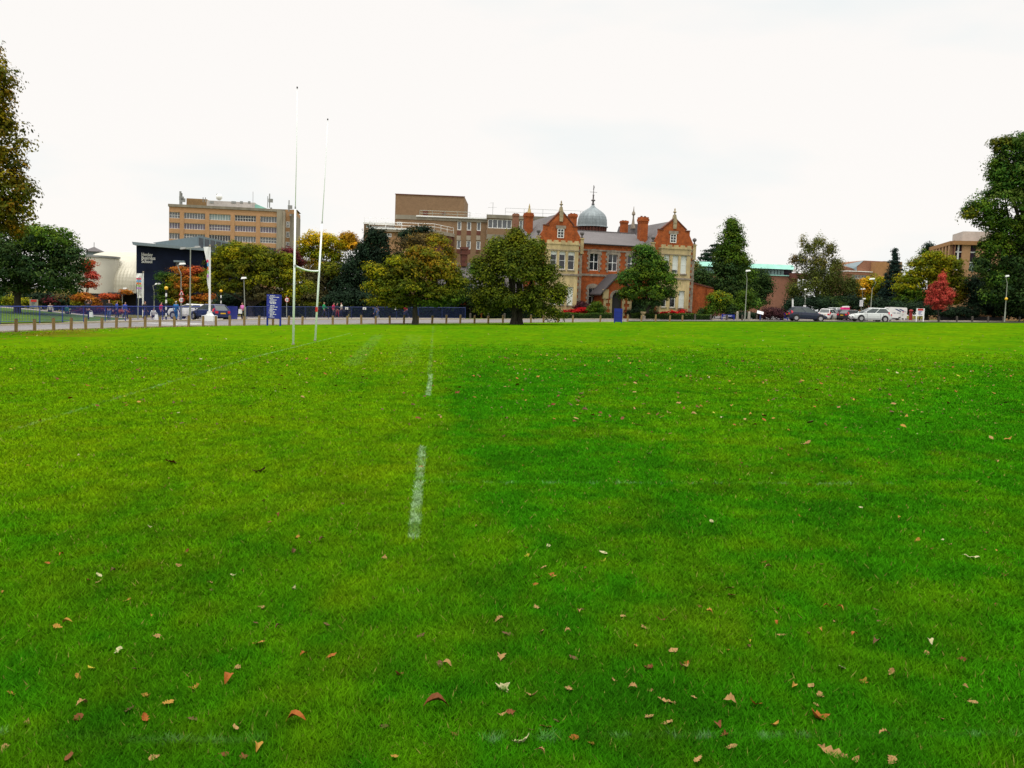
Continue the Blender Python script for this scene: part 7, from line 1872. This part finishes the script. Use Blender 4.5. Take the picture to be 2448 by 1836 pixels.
def van(label, loc, rz):
    root = thing('parked_van', label, 'van', loc, rz)
    pw = PB['white']; L, hw, H = 5.0, .95, 2.12; hl = L / 2
    m = MB(); prof = [(-hl, .42), (-hl, H - .16), (-hl + .12, H - .03), (-.2, H), (.72, H - .04), (1.45, 1.28), (2.25, 1.02), (2.46, .80), (hl, .44)]
    vs = []; n = len(prof)
    for y, s in ((-1, 1), (1, 1)):
        for x, z in prof:
            ins = 1 - .13 * max(0, (z - 1.0) / 1.15); vs.append((x, y * hw * ins, z))
    m.add(vs, [tuple(range(n)), tuple(range(2 * n - 1, n - 1, -1))] + [(i, n + i, n + (i + 1) % n, (i + 1) % n) for i in range(n)])
    m.build('body', pw, root, local=True)
    ins = lambda z: hw * (1 - .13 * max(0, (z - 1.0) / 1.15)) + .012
    for s in (-1, 1):
        m = MB(); P4 = [(.30, 1.30), (1.28, 1.30), (.75, 1.86), (.30, 1.90)]
        m.add([(x, s * ins(z), z) for x, z in P4], [(0, 1, 2, 3)]); m.build('side_window', MT['car_glass'], root, local=True)
        m = MB()
        for x0 in (-1.55, -.95): m.add([(x, s * (ins(z) + .004), z) for x, z in ((x0, 1.86), (x0 + .34, 1.86), (x0 - .52, 1.42), (x0 - .86, 1.42))], [(0, 1, 2, 3)])
        m.build('chevron_stripe', MT['fence_navy'], root, local=True)
        m = MB(); xs = -2.0
        for w_ in (.1, .1, .1, .05, .1, .12, .09, .0, .14, .09, .1): 
            if w_: m.add([(x, s * (ins(z) + .004), z) for x, z in ((xs, 1.17), (xs + w_, 1.17), (xs + w_, 1.27), (xs, 1.27))], [(0, 1, 2, 3)])
            xs += .15
        m.build('lettering', MT['fence_navy'], root, local=True)
        m = MB(); m.box(-hl - .012, -hl + .04, s * .84 - .06, s * .84 + .06, .8, 1.3); m.build('tail_light', MT['tail'], root, local=True)
        m = MB(); m.box(2.28, 2.47, s * .7 - .14, s * .7 + .14, .74, .92); m.build('headlight', MT['alloy'], root, local=True)
        m = MB(); m.box(1.2, 1.32, min(s * .95, s * 1.15), max(s * .95, s * 1.15), 1.26, 1.46); m.build('mirror', MT['black'], root, local=True)
        for x in (-1.5, 1.62):
            R_ = Matrix.Translation((x, s * (hw - .1), .33)) @ Matrix.Rotation(math.pi / 2, 4, 'X')
            m = MB(R_); m.lathe((0, 0, -.12), [(.2, 0), (.31, .01), (.335, .06), (.335, .18), (.31, .23), (.2, .24)], 18); w_ = m.build('wheel', MT['rubber'], root, local=True)
            m = MB(R_); m.lathe((0, 0, -.13 if s > 0 else .112), [(.19, 0), (.19, .02)], 14); m.build('rim', MT['alloy'], w_, local=True)
    m = MB(); m.add([(1.47, -.82, 1.29), (1.47, .82, 1.29), (.78, .80, 2.02), (.78, -.80, 2.02)], [(0, 1, 2, 3)]); m.v = [v + Vector((.015, 0, .015)) for v in m.v]; m.build('windscreen', MT['car_glass'], root, local=True)
    m = MB(); m.box(-hl - .02, hl + .02, -hw * .97, hw * .97, .34, .46); m.build('bumper', MT['black'], root, local=True)
    m = MB(); m.box(-hl - .014, -hl - .002, -.6, .6, 1.3, 1.85); m.build('rear_window', MT['car_glass'], root, local=True)
    return root
van('white van with slanting navy stripes behind the silver car', vc(2124, 113), math.pi - .2).scale = (.76,) * 3
# magenta crate like cabin on a trailer
Y = 116; c = W(2020, 738, Y); root = thing('waste_skip', 'bright magenta bin with a white lid above the parked cars', 'bin', GP(2020, Y)); k = Y / FPX
z0_, z1_ = gz(c.x) + .1, W(2020, 735, Y).z
m = MB(); m.prism([(c.x - 8 * k, z0_), (c.x + 7.5 * k, z0_), (c.x + 8 * k, z1_), (c.x - 5.5 * k, z1_), (c.x - 8 * k, z1_ - 3 * k)], Y - .5, Y + .6); m.build('body', MT['magenta'], root)
m = MB(); m.prism([(c.x - 4.5 * k, z1_ + .004), (c.x + 7.6 * k, z1_ + .004), (c.x + 7 * k, z1_ + 3.6 * k), (c.x - 3.6 * k, z1_ + 2.6 * k)], Y - .45, Y + .55); m.build('lid', MT['white'], root)

# ================================================================== people
CL = {'black': (.013, .013, .016), 'dark': (.022, .022, .03), 'navy': (.012, .016, .045), 'jeans': (.045, .085, .19), 'teal': (.03, .19, .19), 'dteal': (.01, .16, .13), 'pink': (.62, .16, .42), 'green': (.01, .30, .09), 'crim': (.42, .012, .07), 'red': (.52, .015, .03),
      'cream': (.58, .55, .46), 'white': (.68, .68, .66), 'bluecoat': (.012, .13, .33), 'royal': (.03, .06, .36), 'redtrouser': (.28, .02, .03), 'grey': (.2, .2, .22), 'brownhair': (.05, .028, .015), 'blackhair': (.010, .009, .009), 'tanhair': (.17, .10, .04), 'greyhair': (.3, .29, .27)}
for k_, v_ in CL.items(): MT['c_' + k_] = mat(k_ + ' cloth' if 'hair' not in k_ else k_[:-4] + ' hair', v_, .9, .25, 9)
def skin(name, verts, edges, radii, mt, parent, sub=1, root_i=0):
    me = bpy.data.meshes.new(name); me.from_pydata([tuple(v) for v in verts], edges, []); me.update()
    o = bpy.data.objects.new(name + '_source', me); COL.objects.link(o)
    md = o.modifiers.new('skin', 'SKIN'); md.use_smooth_shade = True
    lay = me.skin_vertices[0].data if me.skin_vertices else None
    if lay is None:
        bm = bmesh.new(); bm.from_mesh(me); bm.verts.layers.skin.verify(); bm.to_mesh(me); bm.free(); lay = me.skin_vertices[0].data
    for i, r in enumerate(radii):
        lay[i].radius = r if hasattr(r, '__len__') else (r, r); lay[i].use_root = (i == root_i)
    if sub: sd = o.modifiers.new('sub', 'SUBSURF'); sd.levels = sub; sd.render_levels = sub
    bpy.context.view_layer.update()
    m2 = bpy.data.meshes.new_from_object(o.evaluated_get(bpy.context.evaluated_depsgraph_get()))
    bpy.data.objects.remove(o); bpy.data.meshes.remove(me)
    m2.materials.clear(); m2.materials.append(MT[mt])
    q = bpy.data.objects.new(name, m2); COL.objects.link(q); q.parent = parent
    return q
def person(label, loc, rz, top, legs, hair='brownhair', H=1.72, stride=.12, arms=None, lean=0.0, bag=None, coat=0.0, shoes='black', longhair=False, kneel=0.0, gaze=0.0, hat=None, knee=.05, crouch=False):
    """faces local -y; arms: {'L': (elbow, hand), 'R': ...} in fractions of H from the shoulder"""
    root = thing('person', label, 'person', loc, rz, 'people on the pavement')
    V = lambda x, y, z: Vector((x * H, y * H, z * H))
    hipz = .53 - kneel
    def bend(v):      # upper body leans forward about the hips
        c, s = math.cos(lean), math.sin(lean); y, z = v.y, v.z - hipz * H
        return Vector((v.x, y * c - z * s, hipz * H + y * s + z * c))
    pel, wai, che, nek, chin, hed, crn = V(0, 0, hipz), V(0, 0, hipz + .09), V(0, -.005, hipz + .21), V(0, 0, hipz + .305), V(0, -.012, hipz + .335), V(0, -.012, hipz + .39), V(0, -.004, hipz + .445)
    sh = {s: V(sg * .105, .0, hipz + .275) for s, sg in (('L', 1), ('R', -1))}
    pel, wai, che, nek, chin, hed, crn = [bend(v) for v in (pel, wai, che, nek, chin, hed, crn)]
    sh = {k: bend(v) for k, v in sh.items()}
    hip = {'L': V(.052, 0, hipz - .02), 'R': V(-.052, 0, hipz - .02)}
    st = {'L': stride, 'R': -stride}
    ank = {s: V((.055 if s == 'L' else -.055), -st[s] * .9, .045 + max(0, -st[s]) * .12) for s in 'LR'}
    kn = {s: (hip[s] + ank[s]) / 2 + V(0, -knee - max(0, st[s]) * .15, .0) for s in 'LR'}
    if crouch:
        kn = {s: V((.08 if s == 'L' else -.08), -.2, hipz + .02) for s in 'LR'}; ank = {s: V((.07 if s == 'L' else -.07), -.08, .045) for s in 'LR'}
    toe = {s: ank[s] + V(0, -.075, -.022) for s in 'LR'}
    A = {'L': ((.035, .03, -.17), (.045, -.05, -.32)), 'R': ((-.035, .03, -.17), (-.045, -.05, -.32))}
    if arms: A.update(arms)
    elb = {s: sh[s] + V(*A[s][0]) for s in 'LR'}; wri = {s: sh[s] + V(*A[s][1]) for s in 'LR'}
    # --- body: one skin from crown to toes, hands with fingers
    v, e, r = [], [], []
    def ad(p, rr, par=None):
        v.append(p); r.append(rr); i = len(v) - 1
        if par is not None: e.append((par, i))
        return i
    ip = ad(pel, .075 * H); iw = ad(wai, .068 * H, ip); ic = ad(che, .078 * H, iw); inn = ad(nek, .031 * H, ic); ich = ad(chin, .034 * H, inn); ih = ad(hed, .047 * H, ich); icr = ad(crn, .036 * H, ih)
    ad(hed + (bend(V(0, -.06, hipz + .385)) - bend(V(0, 0, hipz + .39))), .008 * H, ih)       # nose
    for s, sg in (('L', 1), ('R', -1)):
        i = ad(sh[s], .036 * H, ic); i = ad(elb[s], .024 * H, i); w = ad(wri[s], .015 * H, i)
        d = (wri[s] - elb[s]).normalized(); sd = d.cross(Vector((0, 1, 0))); sd = sd.normalized() if sd.length > .1 else Vector((1, 0, 0))
        pm = ad(wri[s] + d * .045 * H, (.012 * H, .02 * H), w)
        for q, (off, ln) in enumerate(((-.017, .036), (-.006, .044), (.006, .042), (.016, .032))):
            k1 = ad(v[pm] + sd * off * H + d * ln * .55 * H, .0052 * H, pm); ad(v[k1] + d * ln * .45 * H + Vector((0, -.010 * H, 0)), .0045 * H, k1)
        t1 = ad(wri[s] + d * .025 * H + sd * .024 * H * sg, .006 * H, w); ad(v[t1] + d * .028 * H + sd * .008 * H * sg, .0052 * H, t1)
        i = ad(hip[s], .05 * H, ip); i = ad(kn[s], .033 * H, i); i = ad(ank[s], .02 * H, i); ad(toe[s], .017 * H, i)
    body = skin('body', v, e, r, 'skin', root, 1)
    # ears
    # --- top
    v, e, r = [], [], []
    ip = ad(pel + (V(0, 0, -.02 - coat)), (.088 * H + coat * .12 * H, .08 * H)); iw = ad(wai, (.086 * H, .074 * H), ip); ic = ad(che, (.102 * H, .08 * H), iw); ad(nek + V(0, 0, -.018), .048 * H, ic)
    for s in 'LR':
        i = ad(sh[s] + V(0, 0, -.004), .046 * H, ic); i = ad(elb[s], .034 * H, i); ad(wri[s], .025 * H, i)
    skin('top', v, e, r, 'c_' + top, root, 1)
    # --- trousers
    v, e, r = [], [], []
    ip = ad(pel + V(0, 0, .01), (.084 * H, .074 * H))
    for s in 'LR':
        i = ad(hip[s] + V(0, 0, -.03), .06 * H, ip); i = ad(kn[s], .042 * H, i); ad(ank[s] + V(0, 0, .012), .031 * H, i)
    skin('trousers', v, e, r, 'c_' + legs, root, 1)
    for s in 'LR':
        v, e, r = [], [], []
        i = ad(ank[s] + V(0, .018, -.018), .025 * H); i = ad(ank[s] + V(0, -.03, -.022), .025 * H, i); ad(toe[s] + V(0, -.02, 0), .02 * H, i)
        skin('shoe', v, e, r, 'c_' + shoes if 'c_' + shoes in MT else shoes, root, 1)
    # --- hair
    up = (crn - hed).normalized(); bk = up.cross(Vector((1, 0, 0))).normalized() * -1
    bk = Vector((0, 1, 0)) if bk.y < 0 else bk
    v, e, r = [], [], []
    i = ad(crn + up * .008 * H - bk * .008 * H, .036 * H); j = ad(hed + up * .032 * H + bk * .014 * H, .05 * H, i); j = ad(hed + bk * .030 * H - up * .005 * H, .045 * H, j)
    if longhair: j = ad(chin + bk * .035 * H - up * .02 * H, .038 * H, j); ad(nek + bk * .05 * H - up * .06 * H, .024 * H, j)
    else: ad(chin + bk * .03 * H + up * .015 * H, .03 * H, j)
    skin('hair', v, e, r, 'c_' + hair, root, 1)
    if hat:
        v, e, r = [], [], []
        i = ad(crn + up * .02 * H, .046 * H); ad(hed + up * .04 * H, .062 * H, i); skin('hat', v, e, r, 'c_' + hat, root, 1)
    # face: eyes and mouth
    fw = -bk
    m = MB()
    for sg in (-1, 1): m.ball(hed + fw * .046 * H + Vector((sg * .018 * H, 0, 0)) + up * .004 * H, .007 * H, 6, 4)
    m.build('eyes', MT['c_blackhair'], root, local=True)
    return root
def bag(label, loc, w, h, d, mt, strap=True, name='bag'):
    root = thing(name, label, 'bag', loc)
    m = MB(); m.add([(-w / 2, -d / 2, -h / 2), (w / 2, -d / 2, -h / 2), (w / 2, d / 2, -h / 2), (-w / 2, d / 2, -h / 2), (-w * .42, -d * .2, h / 2), (w * .42, -d * .2, h / 2), (w * .42, d * .2, h / 2), (-w * .42, d * .2, h / 2)],
          [(3, 2, 1, 0), (4, 5, 6, 7), (0, 1, 5, 4), (1, 2, 6, 5), (2, 3, 7, 6), (3, 0, 4, 7)]); m.build('bag_body', MT[mt], root, local=True)
    m = MB(); m.tube([(-w * .3, 0, h / 2), (-w * .2, 0, h * .8), (w * .2, 0, h * .8), (w * .3, 0, h / 2)], .012, 5); m.build('handle', MT[mt], root, local=True)
def gp(px, Y): return tuple(GP(px, Y))
UPL = {'L': ((.10, .0, .03), (.035, -.01, .13)), 'R': ((-.10, .0, .03), (-.035, -.01, .13))}
FWD = {'L': ((.02, -.06, -.15), (.02, -.22, -.13))}
person('person in a dark jacket seen from behind with both hands raised to the head', gp(211, 79.5), 2.9, 'black', 'navy', 'brownhair', 1.76, .07, UPL)
bag('white carrier bag at the side of the person with raised hands', (gp(218, 79.3)[0], 79.3, gz(gp(218, 79.3)[0]) + .52), .3, .42, .16, 'white')
person('man in an open black jacket over a teal shirt with jeans, facing the field', gp(261, 80.5), .15, 'black', 'jeans', 'tanhair', 1.78, .05, {'L': ((.06, .02, -.16), (.075, -.03, -.29)), 'R': ((-.06, .02, -.16), (-.075, -.03, -.29))})
m = MB()
person('person in a green teal coat sitting on the slope behind the railings', (gp(160, 92)[0], 92, W(160, 757, 92).z), 2.6, 'dteal', 'dark', 'blackhair', 1.68, .03, crouch=True, kneel=.28)
person('person in a tan top sitting on the slope left of the teal coat', (gp(120, 94)[0], 94, W(120, 752, 94).z), .4, 'cream', 'dark', 'brownhair', 1.62, .03, crouch=True, kneel=.28)
person('person in a royal blue jersey by the red acer', gp(279, 89), 2.2, 'royal', 'navy', 'brownhair', 1.7, .1)
person('smaller person in blue walking just right of the red acer', gp(299, 88), 1.2, 'royal', 'navy', 'blackhair', 1.62, .12)
person('woman in a long dark coat with brown hair under the striped banner', gp(346, 85.5), 1.2, 'black', 'black', 'brownhair', 1.7, .07, coat=.12, longhair=True)
person('person crouching in white beside the dark coated woman', gp(366, 86.5), .6, 'white', 'dark', 'blackhair', 1.6, .05, crouch=True, kneel=.3, lean=.3)
bag('white shopping bag on the pavement behind the railings', (gp(374, 85.5)[0], 85.5, gz(gp(374, 85.5)[0]) + .24), .34, .46, .2, 'white', name='shopping_bag')
person('person in dark clothes with a red bag right of the crouching one', gp(385, 92), 1.4, 'crim', 'black', 'blackhair', 1.6, .08)
person('person in a long blue coat and white hat seen from behind', gp(420.5, 85), 3.0, 'bluecoat', 'bluecoat', 'greyhair', 1.7, .05, coat=.16, hat='white')
person('person in a pink top and dark trousers in the gap between railings', gp(579, 88.5), -.6, 'pink', 'navy', 'tanhair', 1.62, .08, FWD, longhair=True)
bag('white handbag on the arm of the person in pink', (gp(574, 88.2)[0], 88.2, gz(gp(574, 88.2)[0]) + .78), .34, .4, .16, 'white', name='handbag')
person('person in a green shirt striding to the right by the hedge', gp(774, 106.5), 1.45, 'green', 'navy', 'tanhair', 1.76, .14, {'L': ((.02, -.05, -.15), (.02, -.2, -.2))})
person('person in a crimson top behind the railings next to the green shirt', gp(797, 106.5), 1.3, 'crim', 'dark', 'blackhair', 1.7, .1, longhair=True)
person('person in black with dark red trousers between the crimson and cream tops', gp(805, 107.2), 1.3, 'black', 'redtrouser', 'blackhair', 1.68, .1)
person('person in a cream top with black hair beside the first white notice', gp(816, 106.5), -1.2, 'cream', 'navy', 'blackhair', 1.72, .1, FWD)
bag('black shoulder bag of the person in the cream top', (gp(822, 106.4)[0], 106.4, gz(gp(822, 106.4)[0]) + .85), .34, .34, .16, 'c_black', name='shoulder_bag')
person('person in jeans and a pale top stooping behind the railings', gp(904, 105), -1.3, 'jeans', 'jeans', 'tanhair', 1.6, .1, lean=1.1, shoes='white')
person('person in a red top and white shoes running behind the railings', gp(972, 105), -1.3, 'red', 'navy', 'blackhair', 1.7, .22, lean=.3, shoes='white', arms=FWD)
